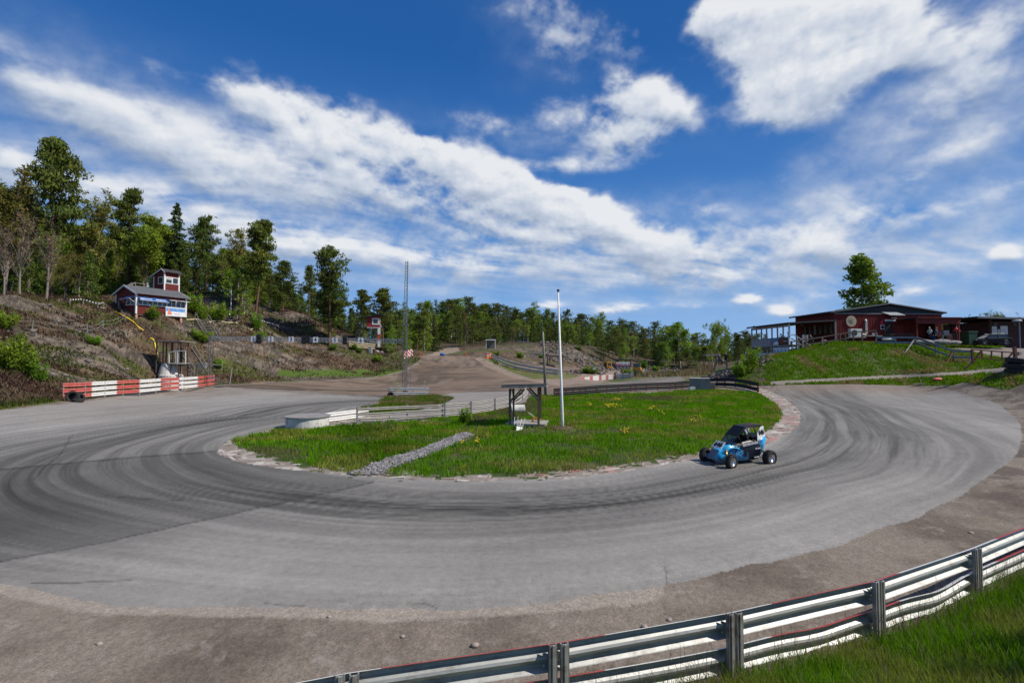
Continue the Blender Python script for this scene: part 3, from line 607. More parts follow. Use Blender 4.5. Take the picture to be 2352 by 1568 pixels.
def tree_proto(kind, seed, n, h):
    """returns (trunk_mesh, crown_mesh); tree of height h standing at the origin"""
    R = np.random.RandomState(seed); paths = []; cl = []     # clump: centre, radii, colour gain
    lean = R.uniform(-.03, .03, 2)*h
    def tp(t): return np.array([lean[0]*t*t+.02*h*math.sin(3*t+seed), lean[1]*t*t, h*t])
    if kind in ('pine', 'pinetop', 'pinelow'):
        lo = {'pine': .42, 'pinetop': .62, 'pinelow': .22}[kind]
        paths.append(([tp(t) for t in np.linspace(0, .97, 9)], [h*.018*(1-.8*t)+.02 for t in np.linspace(0, 1, 9)]))
        nb = int(26+R.randint(8)); 
        for i in range(nb):
            t = lo+(1-lo)*(i/nb)**.9+R.uniform(-.02, .02); a = R.uniform(0, 6.28); q = (t-lo)/(1-lo)
            L_ = h*(.20 if kind != 'pinelow' else .22)*(.55+.6*math.sin(min(1, q*1.15+.12)*math.pi)**.7)*R.uniform(.6, 1.25)
            if q > .8: L_ *= .62
            p0 = tp(min(t, .97)); dr = np.array([math.cos(a), math.sin(a), R.uniform(.05, .45)+.3*q])
            p1 = p0+dr*L_*.55; p2 = p0+dr*L_+np.array([0, 0, L_*.12])
            paths.append(([p0, p1, p2], [h*.006*(1.3-q), h*.004*(1.2-q*.6), .015]))
            for j in range(R.randint(4, 8)):
                w = R.uniform(.2, 1.08); c0 = p0+dr*L_*w+R.normal(size=3)*[L_*.24, L_*.24, L_*.10]
                rr = h*R.uniform(.03, .07); cl.append((c0, (rr*1.5, rr*1.5, rr*.42), R.uniform(.6, 1.35)))
        for j in range(5): cl.append((tp(.95)+R.normal(size=3)*h*.025, (h*.04, h*.04, h*.035), R.uniform(.8, 1.3)))
        if kind == 'pinelow' or kind == 'pine':
            for j in range(5):
                t = R.uniform(lo-.18, lo); a = R.uniform(0, 6.28); p0 = tp(t); dr = np.array([math.cos(a), math.sin(a), -.05]); paths.append(([p0, p0+dr*h*.08], [.03, .01]))
        colr = np.array([.072, .092, .022]); bark = BARKP; sz = .024; flat = .2
    elif kind == 'spruce':
        paths.append(([tp(t)*np.array([.3, .3, 1]) for t in np.linspace(0, .99, 7)], [h*.014*(1-.9*t)+.01 for t in np.linspace(0, 1, 7)]))
        for i in range(26):
            t = .1+.89*i/26; Rr = h*.19*(1-t)**.8+.012*h
            for k in range(max(4, int(8*(1-t)+3))):
                a = R.uniform(0, 6.28); rr = Rr*R.uniform(.75, 1.15); dr = np.array([math.cos(a), math.sin(a), 0]); p0 = np.array([0, 0, h*t])
                p1 = p0+dr*rr+np.array([0, 0, -rr*R.uniform(.1, .4)])
                for w in (.35, .65, .95): cl.append((p0+(p1-p0)*w, (rr*.20+.01*h, rr*.20+.01*h, h*.011), R.uniform(.6, 1.3)))
                if R.rand() < .3: paths.append(([p0, p1], [.03, .008]))
        colr = np.array([.052, .078, .022]); bark = BARK; sz = .024; flat = .1
    elif kind in ('birch', 'birchwide'):
        wd = .17 if kind == 'birch' else .3; lo = .3 if kind == 'birch' else .16
        paths.append(([tp(t) for t in np.linspace(0, .95, 8)], [h*.011*(1-.85*t)+.012 for t in np.linspace(0, 1, 8)]))
        for i in range(26 if kind == 'birch' else 40):
            t = lo+(1-lo)*R.uniform(0, 1)**.8; q = (t-lo)/(1-lo); a = R.uniform(0, 6.28)
            L_ = h*wd*(.35+.9*math.sin(min(1, q*.85+.15)*math.pi))*R.uniform(.5, 1.2); p0 = tp(min(t*.9, .93))
            dr = np.array([math.cos(a), math.sin(a), R.uniform(.5, 1.1)]); p1 = p0+dr*L_*.6; p2 = p0+dr*L_+np.array([0, 0, -L_*.15])
            paths.append(([p0, p1, p2], [h*.0035, h*.0022, .01]))
            for j in range(4):
                w = R.uniform(.4, 1.1); c0 = p0+dr*L_*w+R.normal(size=3)*L_*.16; rr = h*R.uniform(.03, .06)
                cl.append((c0, (rr, rr, rr*1.3), R.uniform(.65, 1.35)))
        colr = np.array([.125, .18, .022]); bark = BIRCHB; sz = .021; flat = 0
    elif kind in ('budding', 'bare'):
        paths.append(([tp(t) for t in np.linspace(0, .8, 7)], [h*.012*(1-.8*t)+.012 for t in np.linspace(0, 1, 7)]))
        for i in range(30):
            t = .22+.6*R.uniform(0, 1); a = R.uniform(0, 6.28); L_ = h*R.uniform(.14, .34)*(1.15-t*.6); p0 = tp(t)
            dr = np.array([math.cos(a)*.5, math.sin(a)*.5, 1.0]); p1 = p0+dr*L_*.6; p2 = p1+dr*L_*.4+R.normal(size=3)*h*.01
            paths.append(([p0, p1, p2], [h*.0042*(1.2-t), h*.0028*(1.2-t), .012]))
            for j in range(6):
                w = R.uniform(.3, 1); q0 = p0+(p2-p0)*w; q1 = q0+(R.normal(size=3)*.35+[0, 0, .8])*h*R.uniform(.04, .09); paths.append(([q0, q1], [.022, .007]))
                cl.append((q1, (h*.03, h*.03, h*.035), R.uniform(.6, 1.3)))
        colr = np.array([.125, .125, .028]) if kind == 'budding' else np.array([.13, .09, .055]); bark = GREYB; sz = .017; flat = 0
    elif kind in ('full', 'fullpine'):
        paths.append(([tp(t) for t in np.linspace(0, .95, 6)], [h*.010*(1-.85*t)+.012 for t in np.linspace(0, 1, 6)]))
        for i in range(80):
            t = R.uniform(.06, .99); q = t; prof = (math.sin(min(1, q*.8+.2)*math.pi)**.6) if kind == 'full' else (1.02-q)**.6*(.5+.5*min(1, q*6))
            a = R.uniform(0, 6.28); rr0 = h*.19*prof*R.uniform(.25, 1.05); rr = h*R.uniform(.03, .06); c0 = tp(t)+np.array([math.cos(a)*rr0, math.sin(a)*rr0, 0])
            cl.append((c0, (rr*1.2, rr*1.2, rr), R.uniform(.55, 1.4)))
            if i % 8 == 0: paths.append(([tp(t*.8), c0], [.05, .02]))
        colr = np.array([.115, .165, .022]) if kind == 'full' else np.array([.066, .09, .02]); bark = BIRCHB if kind == 'full' else BARKP; sz = .024; flat = .1
    elif kind == 'bush':
        for i in range(12):
            a = R.uniform(0, 6.28); p1 = np.array([math.cos(a)*h*.35, math.sin(a)*h*.35, h*R.uniform(.4, .85)]); paths.append(([np.zeros(3), p1*.5+[0, 0, .05*h], p1], [.03, .02, .008]))
            rr = h*R.uniform(.08, .2); cl.append((p1*R.uniform(.8, 1.15), (rr, rr, rr*1.5), R.uniform(.6, 1.35))); cl.append((p1*.55, (h*.2, h*.2, h*.2), R.uniform(.5, 1.0)))
        colr = np.array([.115, .185, .02]); bark = GREYB; sz = .06; flat = 0
    w = np.array([c[1][0]*c[1][1] for c in cl])**.8; cnt = R.multinomial(n, w/w.sum())
    cen = []; cc = []
    for (c0, rr, g), k in zip(cl, cnt):
        if k == 0: continue
        p = R.normal(size=(k, 3)); p /= np.linalg.norm(p, axis=1)[:, None]+1e-9; p *= R.uniform(.2, 1.25, (k, 1))**.8
        cen.append(np.asarray(c0)+p*np.array(rr)); gg = g*R.uniform(.75, 1.3, (k, 1)); cc.append(colr*gg*np.array([R.uniform(.9, 1.15), 1, R.uniform(.8, 1.1)]))
    cen = np.concatenate(cen); cc = np.concatenate(cc)
    v, f, c = cards(cen, h*sz*R.uniform(.6, 1.5, len(cen)), cc, flat=flat, aspect=1.5, rs=R)
    cm = mesh_only('crown', v, f, np.clip(c, 0, 1), LEAF)
    o = tubes(paths).build('trunk', bark, smooth=True); tm = o.data; bpy.data.objects.remove(o)
    return tm, cm, h
PROTO = {}
def proto(kind, var, n=3000, h=15):
    n = int(n*1.15); key = (kind, var, n)
    if key not in PROTO: PROTO[key] = tree_proto(kind, hash_(kind)+var*31, n, h)
    return PROTO[key]
def hash_(s): return sum(ord(ch)*(i+3) for i, ch in enumerate(s)) % 9973
NAMES = {'pine': 'pine_tree', 'pinetop': 'pine_tree', 'pinelow': 'pine_tree', 'spruce': 'spruce_tree', 'birch': 'birch_tree', 'birchwide': 'birch_tree', 'full': 'birch_tree', 'fullpine': 'pine_tree', 'budding': 'budding_tree', 'bare': 'bare_tree', 'bush': 'bush'}
def place_tree(kind, var, loc, h, label, group=None, n=3000, wx=1.0, lean=0.0, rz=None, cat=None):
    tm, cm, ph = proto(kind, var, n, 15 if kind != 'bush' else 2)
    nm = NAMES[kind]; r = empty(nm, loc, rnd.uniform(0, 6.28) if rz is None else rz, label, cat or nm.split('_')[-1 if kind == 'bush' else 0]+('' if kind == 'bush' else ' tree'), group)
    if nm in ('bare_tree', 'budding_tree'): r['category'] = 'tree'
    s = h/ph; r.scale = (s*wx, s*wx, s); r.rotation_euler.y = lean if rz == 0 else 0
    for me, pn in ((tm, 'trunk' if kind != 'bush' else 'stems'), (cm, 'crown' if kind != 'bush' else 'foliage')):
        o = bpy.data.objects.new(pn, me); link(o); o.parent = r
    return r
def tree_px(kind, var, px, d, top, label, group=None, n=3000, wx=1.0, **kw):
    """tree standing on the ground in direction px at depth d, its tip at photograph row `top`"""
    b = GD(px, d); tipz = P(px, top, d).z; return place_tree(kind, var, b-Vector((0, 0, .2)), max(tipz-b.z+.2, 2.0), label, group, n, wx, **kw)

# --- single trees that stand out
tree_px('pine', 1, 112, 74, 328, 'tallest dark pine, rising above the forest edge at the far left', n=6500, wx=.56)
tree_px('budding', 1, 12, 70, 392, 'tall budding tree at the left edge of the photo, thin grey trunk', n=4000)
tree_px('budding', 2, 55, 76, 425, 'budding tree just left of the tallest pine', n=4000)
tree_px('bare', 1, 45, 66, 490, 'leafless pale-barked tree in front of the budding trees at far left', n=500)
tree_px('bare', 2, 100, 69, 520, 'leafless pale tree below the tallest pine', n=500, wx=1.2)
tree_px('bare', 3, 5, 63, 520, 'leafless pale-barked tree cut by the left edge', n=500)
tree_px('budding', 3, 205, 82, 460, 'wide budding tree with reddish twigs between the two tall left pines', n=5000, wx=1.25)
tree_px('pine', 2, 292, 88, 436, 'dark pine with flat-sided top behind the left hut stairs', n=5000, wx=.55)
tree_px('birch', 1, 340, 88, 492, 'bright green birch right behind the lookout tower', n=5000, wx=1.2)
tree_px('spruce', 1, 398, 90, 460, 'pointed spruce with cones standing above the lookout tower', n=7000, wx=.8)
tree_px('spruce', 2, 373, 94, 512, 'smaller spruce touching the pointed spruce on its left', n=4000, wx=.7)
tree_px('pine', 3, 468, 96, 502, 'round-topped pine right of the pointed spruce', n=5000, wx=.65)
tree_px('budding', 4, 542, 100, 524, 'thin budding tree left of the leaning pine', n=4000, wx=1.1)
tree_px('pine', 4, 583, 90, 510, 'big leaning pine with a bare lower trunk beside the rock outcrop', n=8000, wx=.64, rz=0, lean=.075)
tree_px('pinelow', 1, 648, 101, 600, 'dark pine close behind the big leaning pine', n=5000, wx=.8)
tree_px('pine', 5, 708, 106, 612, 'slim pine on the grey rock between two large pines', n=4000, wx=.6)
tree_px('pinetop', 1, 755, 95, 574, 'tall pine with a sparse orange-green top above a broad lower crown', n=2400, wx=.75)
tree_px('pinelow', 2, 762, 97, 628, 'broad low-branched pine sharing the spot of the sparse-topped pine', n=8000, wx=1.0)
tree_px('pine', 6, 829, 118, 668, 'slim dark pine left of the stilt hut', n=4000, wx=.85)
tree_px('pine', 7, 878, 112, 668, 'dense dark pine directly behind the red stilt hut', n=6000, wx=.95)
tree_px('full', 3, 1993, 98, 588, 'lone leafy birch rising behind the red clubhouse roof', n=5800, wx=1.25)
tree_px('birchwide', 4, 2360*0+4600, 4.2, 100, 'leafy tree added out of view beyond the right edge to shade the corner of the grass', n=6000) if False else None
place_tree('full', 9, Vector((11.9, 3.4, H(11.9, 3.4)-.1)), 7.5, 'leafy birch added out of view beyond the lower right corner to shade the grass', None, 5000, 1.3)  # unseen shadow caster, added only to darken the near corner of the bank
# --- left forest
tops = np.array([(-250,400),(0,430),(60,470),(130,500),(180,505),(260,500),(350,520),(430,545),(500,560),(560,570),(600,600),(650,640),(700,665),(760,665),(800,690),(860,705),(960,708)])
def topl(x): return float(np.interp(x, tops[:, 0], tops[:, 1]))
def rows(dists, x0, x1, gap, kinds, topf, lab, grp, n, hmin=4, hmax=99, wxr=(.95, 1.4), drop=(0, 40), cond=None):
    for di, d in enumerate(dists):
        x = x0+rnd.uniform(0, gap)
        while x < x1:
            dd = d+rnd.uniform(-3, 3)*(d/100); k = rnd.choice(kinds)
            if cond is None or cond(x, dd):
                b = GD(x, dd); t = topf(x)+rnd.uniform(*drop); h = P(x, t, dd).z-b.z
                if h > hmin: place_tree(k, rnd.randint(11, 13), b-Vector((0, 0, .2)), min(h, hmax)*rnd.uniform(.92, 1.0), lab[NAMES[k]], grp, n, rnd.uniform(*wxr))
            x += gap*rnd.uniform(.7, 1.3)
LL = {'pine_tree': 'dark green pine in the forest above the left slope', 'spruce_tree': 'dark narrow spruce in the forest above the left slope', 'birch_tree': 'light green birch with a white trunk in the forest above the left slope', 'budding_tree': 'budding brown-green tree in the forest above the left slope', 'bare_tree': 'leafless pale tree in the forest above the left slope'}
GL = 'forest trees above the left slope'
rows([73, 79], -140, 215, 44, ['budding', 'full', 'budding', 'bare', 'fullpine', 'budding'], lambda x: topl(x)+60, LL, GL, 2200, hmax=12)
rows([88, 96], -140, 590, 38, ['fullpine', 'full', 'budding', 'birch', 'spruce', 'full', 'birch'], lambda x: topl(x)+25, LL, GL, 2200, drop=(-15, 45), wxr=(.75, 1.15))
rows([108, 122], -140, 860, 32, ['fullpine', 'pine', 'full', 'spruce', 'pinelow'], topl, LL, GL, 2200, drop=(-10, 40), wxr=(.7, 1.1))
rows([100, 112], 590, 960, 32, ['birch', 'full', 'fullpine', 'full', 'budding'], lambda x: topl(x)+35, LL, GL, 2200, hmax=9, cond=lambda x, d: H((x-1176)/F*d, d) > 5)
rows([132, 142], 560, 1000, 26, ['fullpine', 'pinelow', 'full', 'spruce'], topl, LL, GL, 2200, drop=(-8, 24))
# --- far forest
tf = np.array([(820,694),(900,702),(945,703),(985,690),(1040,684),(1090,690),(1130,702),(1180,707),(1220,700),(1300,716),(1350,722),(1400,726),(1440,728),(1480,748),(1530,752),(1600,768),(1680,768),(1740,775),(2500,775)])
def topr(x): return float(np.interp(x, tf[:, 0], tf[:, 1]))
LR = {'pine_tree': 'dark green pine in the far forest behind the track', 'spruce_tree': 'narrow dark spruce in the far forest behind the track', 'birch_tree': 'light green birch in the far forest behind the track', 'budding_tree': 'brownish budding tree in the far forest behind the track', 'bare_tree': 'bare tree in the far forest behind the track'}
GR = 'trees of the far forest behind the track'
def fcond(x, d): return not (1000 < x < 1056 and d < 172)
rows([156, 162], 870, 1450, 27, ['full', 'full', 'pine', 'fullpine', 'budding', 'pinelow', 'birch'], lambda x: topr(x)+34, LR, GR, 1500, drop=(0, 26), cond=fcond)
rows([171, 183], 880, 1760, 22, ['pine', 'full', 'full', 'fullpine', 'spruce', 'birch'], lambda x: topr(x)+14, LR, GR, 1500, drop=(0, 24), cond=fcond)
rows([196, 210, 226], 880, 1780, 21, ['fullpine', 'pinelow', 'spruce', 'pine', 'full'], topr, LR, GR, 1500, drop=(-14, 22), wxr=(.9, 1.5))
rows([190, 204], 880, 1780, 20, ['full', 'fullpine', 'fullpine', 'full'], lambda x: topr(x)+16, LR, GR, 1500, drop=(0, 22), wxr=(1.1, 1.5), cond=fcond)
rows([176], 1440, 1760, 30, ['birch', 'budding', 'full', 'bare', 'birch'], lambda x: topr(x)+10, LR, GR, 2200, drop=(0, 20))
tree_px('birch', 4, 1562, 172, 738, 'tall thin-leaved birch standing above the far forest left of the riders', n=2600, wx=1.7)
tree_px('birchwide', 5, 1648, 165, 742, 'tall green birch in front of the far forest, nearest the riders', n=5000, wx=.8)
tree_px('bare', 6, 1068, 150, 720, 'dead grey-brown pine at the edge of the far forest by the sandy path', n=3500, wx=.5)
tree_px('pinetop', 6, 957, 128, 724, 'leaning pine with a reddish trunk at the forest edge right of the lattice mast', n=3000, wx=1.0, rz=0, lean=.09)
LQ = {'pine_tree': 'small dark pine on the horizon right of the clubhouse', 'spruce_tree': 'small spruce tip on the horizon right of the clubhouse', 'birch_tree': 'small birch on the horizon right of the clubhouse', 'budding_tree': 'brown budding tree right of the clubhouse'}
tq = lambda x: 728-12*math.exp(-((x-2300)/30)**2)
rows([150, 165], 2120, 2480, 20, ['spruce', 'pine', 'budding', 'pinelow'], tq, LQ, 'horizon trees right of the clubhouse', 1500, drop=(0, 16))
rows([110, 118], 1690, 1800, 34, ['birch', 'budding', 'pinelow'], lambda x: 765, {k: v.replace('on the horizon right', 'just left').replace('right of', 'just left of') for k, v in LQ.items()}, 'trees just left of the clubhouse veranda', 2600, drop=(0, 14))
rows([105, 112], 2170, 2420, 40, ['budding', 'birch'], lambda x: 742, {'budding_tree': 'reddish budding tree behind the carport', 'birch_tree': 'pale birch behind the carport'}, 'trees behind the carport', 2200, drop=(0, 14))

# --- bushes (x, y of foot, height m, width factor, label)
for i, (px, py, h, wx, lab) in enumerate([
 (22, 850, 3.6, .85, 'large bright green bush at the left edge of the slope'), (60, 862, 2.2, 1.0, 'green bush touching the large bush at the left edge'), (85, 875, 1.6, 1.1, 'small green bush below the large left-edge bushes'), (8, 755, 2.2, 1.2, 'dark green bush high on the slope at the left edge'),
 (352, 741, 1.9, 1.1, 'green bush growing under the hut on posts'), (446, 722, 3.0, .9, 'green bush against the right end wall of the hut'), (215, 790, 1.2, 1.5, 'low green bush on the slope left of the watch post'), (470, 790, 1.6, 1.6, 'yellow-green bush beside the upper stairs'), (455, 778, 1.4, 1.6, 'second yellow-green bush beside the upper stairs'),
 (482, 735, 2.4, .8, 'narrow green bush left of the seated people'), (502, 742, 3.2, .8, 'tall green bush directly left of the seated people'), (465, 735, 2.2, .8, 'narrow green bush on the rock above the stairs'), (532, 732, 1.8, 1.0, 'green bush behind the seated people'),
 (590, 758, 3.0, .7, 'brownish cone-shaped juniper beside the foot of the leaning pine'), (595, 790, 2.0, 1.0, 'green bush just above number plate one'), (505, 845, 1.6, .9, 'green bush low on the slope behind the start truss'),
 (810, 802, 1.2, 1.6, 'green bush below number plate four'), (765, 805, 1.0, 1.6, 'green bush below number plate three'), (868, 830, 1.5, 1.2, 'bright green bush on the heather below number plate six'), (825, 812, 1.2, 1.2, 'small green bush right of number plate five'),
 (1330, 805, 1.6, 1.0, 'single green bush on the rubble slope'), (1388, 806, 2.2, 1.1, 'green bush on the rubble slope above the wheel loader'), (1243, 822, 1.2, 1.2, 'small green bush left of the grey wooden pole'), (1195, 822, 1.4, 1.5, 'green bush behind the cones'), (1140, 818, 1.5, 1.2, 'green bush beside the sandy forest path'),
 (1356, 858, 1.8, 2.6, 'wide green bush left of the wheel loader'), (1478, 848, 2.6, 1.1, 'brownish green bush right of the yellow digger'), (1505, 852, 2.0, 1.4, 'low bush by the earth bank right of the digger'), (1442, 860, 1.4, 1.6, 'green bush in front of the yellow digger'),
 (1722, 858, 3.0, .8, 'upright young shrub on the rocks left of the clubhouse banners'), (1700, 866, 2.2, 1.0, 'leafy shrub among the rocks below the veranda'), (1068, 972, 1.0, 1.0, 'small green bush in the grass behind the gravel strip')]):
    g = GT(px, py) if py < 960 else G(px, py, .1)
    place_tree('bush', 1+i % 3, g-Vector((0, 0, .1)), h, lab, None, 2600, wx)
tree_px('birch', 7, 912, 51.5, 876, 'young leafy sapling behind the short guard rail by the mast', n=160, wx=1.6)
tree_px('birch', 8, 975, 50.5, 878, 'young sapling in front of the right end of the short guard rail', n=140, wx=1.2)

# --- ground cover
def blades(name, X, Y, h, w, colr, lean=.35, seg=1, m=GRASSM, z=None, wind=(0, 0)):
    n = len(X); Z = height(X, Y)-.02 if z is None else z; a = rs.uniform(0, 6.283, n); b = np.stack([X, Y, Z], 1)
    sd = np.stack([np.cos(a), np.sin(a), 0*a], 1)*(w/2)[:, None]
    la = rs.uniform(0, 6.283, n); ll = rs.uniform(0, 1, n)**.7*lean*h
    tip = b+np.stack([np.cos(la)*ll+wind[0]*h, np.sin(la)*ll+wind[1]*h, h], 1)
    if seg == 1:
        v = np.stack([b-sd, b+sd, tip], 1).reshape(-1, 3); f = np.arange(3*n).reshape(n, 3); c = np.repeat(colr, 3, 0)
    else:
        mid = b*.45+tip*.55; mid[:, 2] += h*.12
        v = np.stack([b-sd, b+sd, mid+sd*.75, mid-sd*.75, tip], 1).reshape(-1, 3); i = (np.arange(n)*5)[:, None]
        f = np.concatenate([i+[0, 1, 2], i+[0, 2, 3], i+[3, 2, 4]], 0); c = np.repeat(colr, 5, 0)
    c = np.clip(c, 0, 1)
    o = mesh_np(name, v, f, m, c, None, smooth=False); return tag(o, kind='stuff')
def scatter_px(polys, n, zmax=70, excl=(), zmin=0, jit=1.0):
    """random ground points whose outline lookup falls in polys; returns X, Y"""
    bx = [p for q in polys for p in q]; g = [G(p[0], max(p[1], 870), 0) for p in bx]
    x0, x1 = min(p.x for p in g)-2, max(p.x for p in g)+2; y0, y1 = min(p.y for p in g)-2, min(max(p.y for p in g)+4, zmax)
    X = rs.uniform(x0, x1, n); Y = rs.uniform(y0, y1, n); Z = height(X, Y); zc = Y*CP+(Z-CAMZ)*SP; px = 1176+F*X/zc; py = 784-F*(-Y*SP+(Z-CAMZ)*CP)/zc
    j = (fbm(X*1.7, Y*1.7, 301, 3)-.5)*F/np.maximum(Y, 4)*jit
    m = np.zeros(n, bool)
    for q in polys: m |= inpoly(px+j*.9, py+j*.25, q)
    for q in excl: m &= ~inpoly(px, py, q)
    return X[m], Y[m], px[m], py[m]
def grass_cols(X, Y, base, dry, thr=.56, f=.5):
    n1 = fbm(X*f, Y*f, 311, 4); n2 = fbm(X*2.3, Y*2.3, 312, 3); t = sstep(thr, thr+.1, n1)[:, None]
    c = np.array(base)*(1-t)+np.array(dry)*t; c = c*(.6+.8*n2[:, None])*rs.uniform(.65, 1.35, (len(X), 1)); return c
# infield
X, Y, px, py = scatter_px([GRASS_ISL], 430000, 63, [GRAV_STRIP])
edge = sstep(0, 12, (1090-py))*1.0
dryz = np.clip(np.exp(-((px-1180)/60)**2-((py-935)/22)**2)*1.4+np.exp(-((px-620)/70)**2-((py-1045)/22)**2)*.9+np.exp(-((px-1250)/120)**2-((py-1092)/6)**2)+np.exp(-((px-1500)/90)**2-((py-915)/8)**2)*.8+np.exp(-((px-1090)/40)**2-((py-965)/10)**2)+np.exp(-((px-1420)/160)**2-((py-1080)/10)**2)*.8+(rs.uniform(0, 1, len(px)) < .07)*.8, 0, 1)
gc = grass_cols(X, Y, (.145, .30, .004), (.29, .30, .045), .53, .6); dr = sstep(.3, .65, dryz+(fbm(X*1.5, Y*1.5, 320, 4)-.5)*.9)[:, None]
gc = gc*(1-dr*.8)+np.array([.20, .155, .08])*dr*.8
bare = (fbm(X*.45+3, Y*.45, 325, 4) > .66) & (rs.uniform(0, 1, len(X)) < .75)
lush = np.exp(-((px-860)/110)**2-((py-1030)/35)**2)+np.exp(-((px-830)/60)**2-((py-985)/15)**2)
gc = gc*(1-.35*np.clip(lush, 0, 1)[:, None])*np.array([.9, 1, .9])
hh = (.10+.16*fbm(X*.9, Y*.9, 321, 4)+.13*lush*fbm(X*2, Y*2, 322, 2))*rs.uniform(.6, 1.3, len(X))
hh = np.where(bare, hh*.35, hh); gc = np.where(bare[:, None], np.array([.21, .17, .08])*rs.uniform(.7, 1.2, (len(X), 1)), gc)
blades('grass', X, Y, hh, .018+.0011*Y, gc, .6)
# leafy weeds in the infield
k = rs.uniform(0, 1, len(X)) < np.clip(lush*.16*(fbm(X*1.2, Y*1.2, 330, 3) > .45), 0, 1); Xw, Yw = X[k], Y[k]
v, f, c = cards(np.stack([Xw, Yw, height(Xw, Yw)+rs.uniform(.12, .42, len(Xw))], 1), rs.uniform(.05, .13, len(Xw)), np.array([.05, .13, .012])*rs.uniform(.6, 1.4, (len(Xw), 1)), .5)
tag(mesh_np('weeds', v, f, GRASSM, c, None, smooth=False), kind='stuff')
X, Y, px, py = scatter_px([TIP], 60000, 60)
blades('grass', X, Y, rs.uniform(.12, .4, len(X)), np.full(len(X), .05), grass_cols(X, Y, (.12, .18, .02), (.24, .20, .09), .48), .5)
# foreground bank
n = 520000; X = rs.uniform(-2, 18, n); Y = rs.uniform(.4, 14, n); s = (np.interp(X, _rx, _ry)-Y)*.9; m = (s > .02) & (X < Y*1.15+1.5) & (s < 5) & (X > Y*.15)
m &= rs.uniform(0, 1, n) < (.3+.7*sstep(0, .3, s)); X, Y, s = X[m], Y[m], s[m]; n = len(X)
gc = grass_cols(X, Y, (.105, .235, .005), (.19, .24, .03), .55, .9); d_ = (rs.uniform(0, 1, n) < .10)[:, None]; gc = np.where(d_, np.array([.24, .20, .12])*rs.uniform(.6, 1.2, (n, 1)), gc)
blades('grass', X, Y, (.10+.14*fbm(X*1.1, Y*1.1, 341, 3))*rs.uniform(.5, 1.35, n), rs.uniform(.005, .011, n), gc, .75, seg=2)
n = 500; X = rs.uniform(.5, 12, n); Y = np.interp(X, _rx, _ry)-rs.uniform(-.02, .5, n)
blades('grass', X, Y, rs.uniform(.35, .75, n), np.full(n, .006), np.array([.22, .17, .11])*rs.uniform(.6, 1.2, (n, 1)), .5, seg=2)
# sparse weeds in the gravel
n = 2600; X = rs.uniform(-9, 16, n); Y = rs.uniform(5.4, 16, n); s = np.interp(X, _rx, _ry)-Y; m = (s < -.1) & (s > -1.9) & (fbm(X*1.2, Y*1.2, 351, 3) > .6); X, Y = X[m], Y[m]
if len(X): blades('weeds', X, Y, rs.uniform(.02, .06, len(X)), np.full(len(X), .01), np.array([.10, .10, .035])*rs.uniform(.6, 1.3, (len(X), 1)), 1.2)
# left slope: heather, dry grass, green cover
n = 330000; u = rs.uniform(-1.2, -.17, n); Y = rs.uniform(37, 112, n); X = u*Y; Z = height(X, Y); zc = Y*CP+(Z-CAMZ)*SP; px = 1176+F*X/zc; py = 784-F*(-Y*SP+(Z-CAMZ)*CP)/zc
edge = np.interp(px, [-500,0,145,300,500,640,780,860,925,962,975], [930,941,922,903,884,876,871,866,852,830,812])
YZ = Y+Z*1.6; rkm = sstep(.545, .60, fbm(X*.13+5, YZ*.26, 62, 5, .6))
m = (py < edge-3) & (rs.uniform(0, 1, n) > rkm*.92); nn = fbm(X*.22, YZ*.3, 61, 5); kind = nn+(fbm(X*.9, YZ*.9, 361, 3)-.5)*.25
hm = m & (kind < .53); gm = m & (kind >= .53)
def sub(mask, k): i = np.where(mask)[0]; return i[:k] if len(i) > k else i
i = sub(hm & (fbm(X*.5, YZ*.5, 362, 4) > .42), 80000)
c0 = np.where((fbm(X[i]*.3, YZ[i]*.3, 363, 3) > .5)[:, None], np.array([.085, .052, .040]), np.array([.13, .095, .06]))*rs.uniform(.5, 1.5, (len(i), 1))
blades('heather', X[i], Y[i], rs.uniform(.15, .55, len(i)), np.full(len(i), .16), c0, .9, m=HEATHM, z=Z[i]-.05)
i = sub(gm, 46000); c0 = grass_cols(X[i], YZ[i], (.075, .10, .02), (.15, .12, .06), .5, .4)
blades('dry_grass', X[i], Y[i], rs.uniform(.15, .5, len(i)), np.full(len(i), .14), c0, .8, z=Z[i]-.05)
# toe of the slope and the verge in front of the red and white barrier
n = 60000; u = rs.uniform(-1.1, -.17, n); Y = rs.uniform(34, 100, n); X = u*Y; Z = height(X, Y); zc = Y*CP+(Z-CAMZ)*SP; px = 1176+F*X/zc; py = 784-F*(-Y*SP+(Z-CAMZ)*CP)/zc
edge = np.interp(px, [-500,0,145,300,500,640,780,860,925,962,975], [930,941,922,903,884,876,871,866,852,830,812])
m = (py < edge) & (py > edge-np.where(px < 520, 13, 12)) & (fbm(X*.4, Y*.4, 371, 3) > .36)
i = np.where(m)[0]; blades('grass', X[i], Y[i], rs.uniform(.1, .4, len(i)), np.full(len(i), .1), grass_cols(X[i], Y[i], (.085, .125, .02), (.16, .13, .06), .5), .5, z=Z[i]-.03)
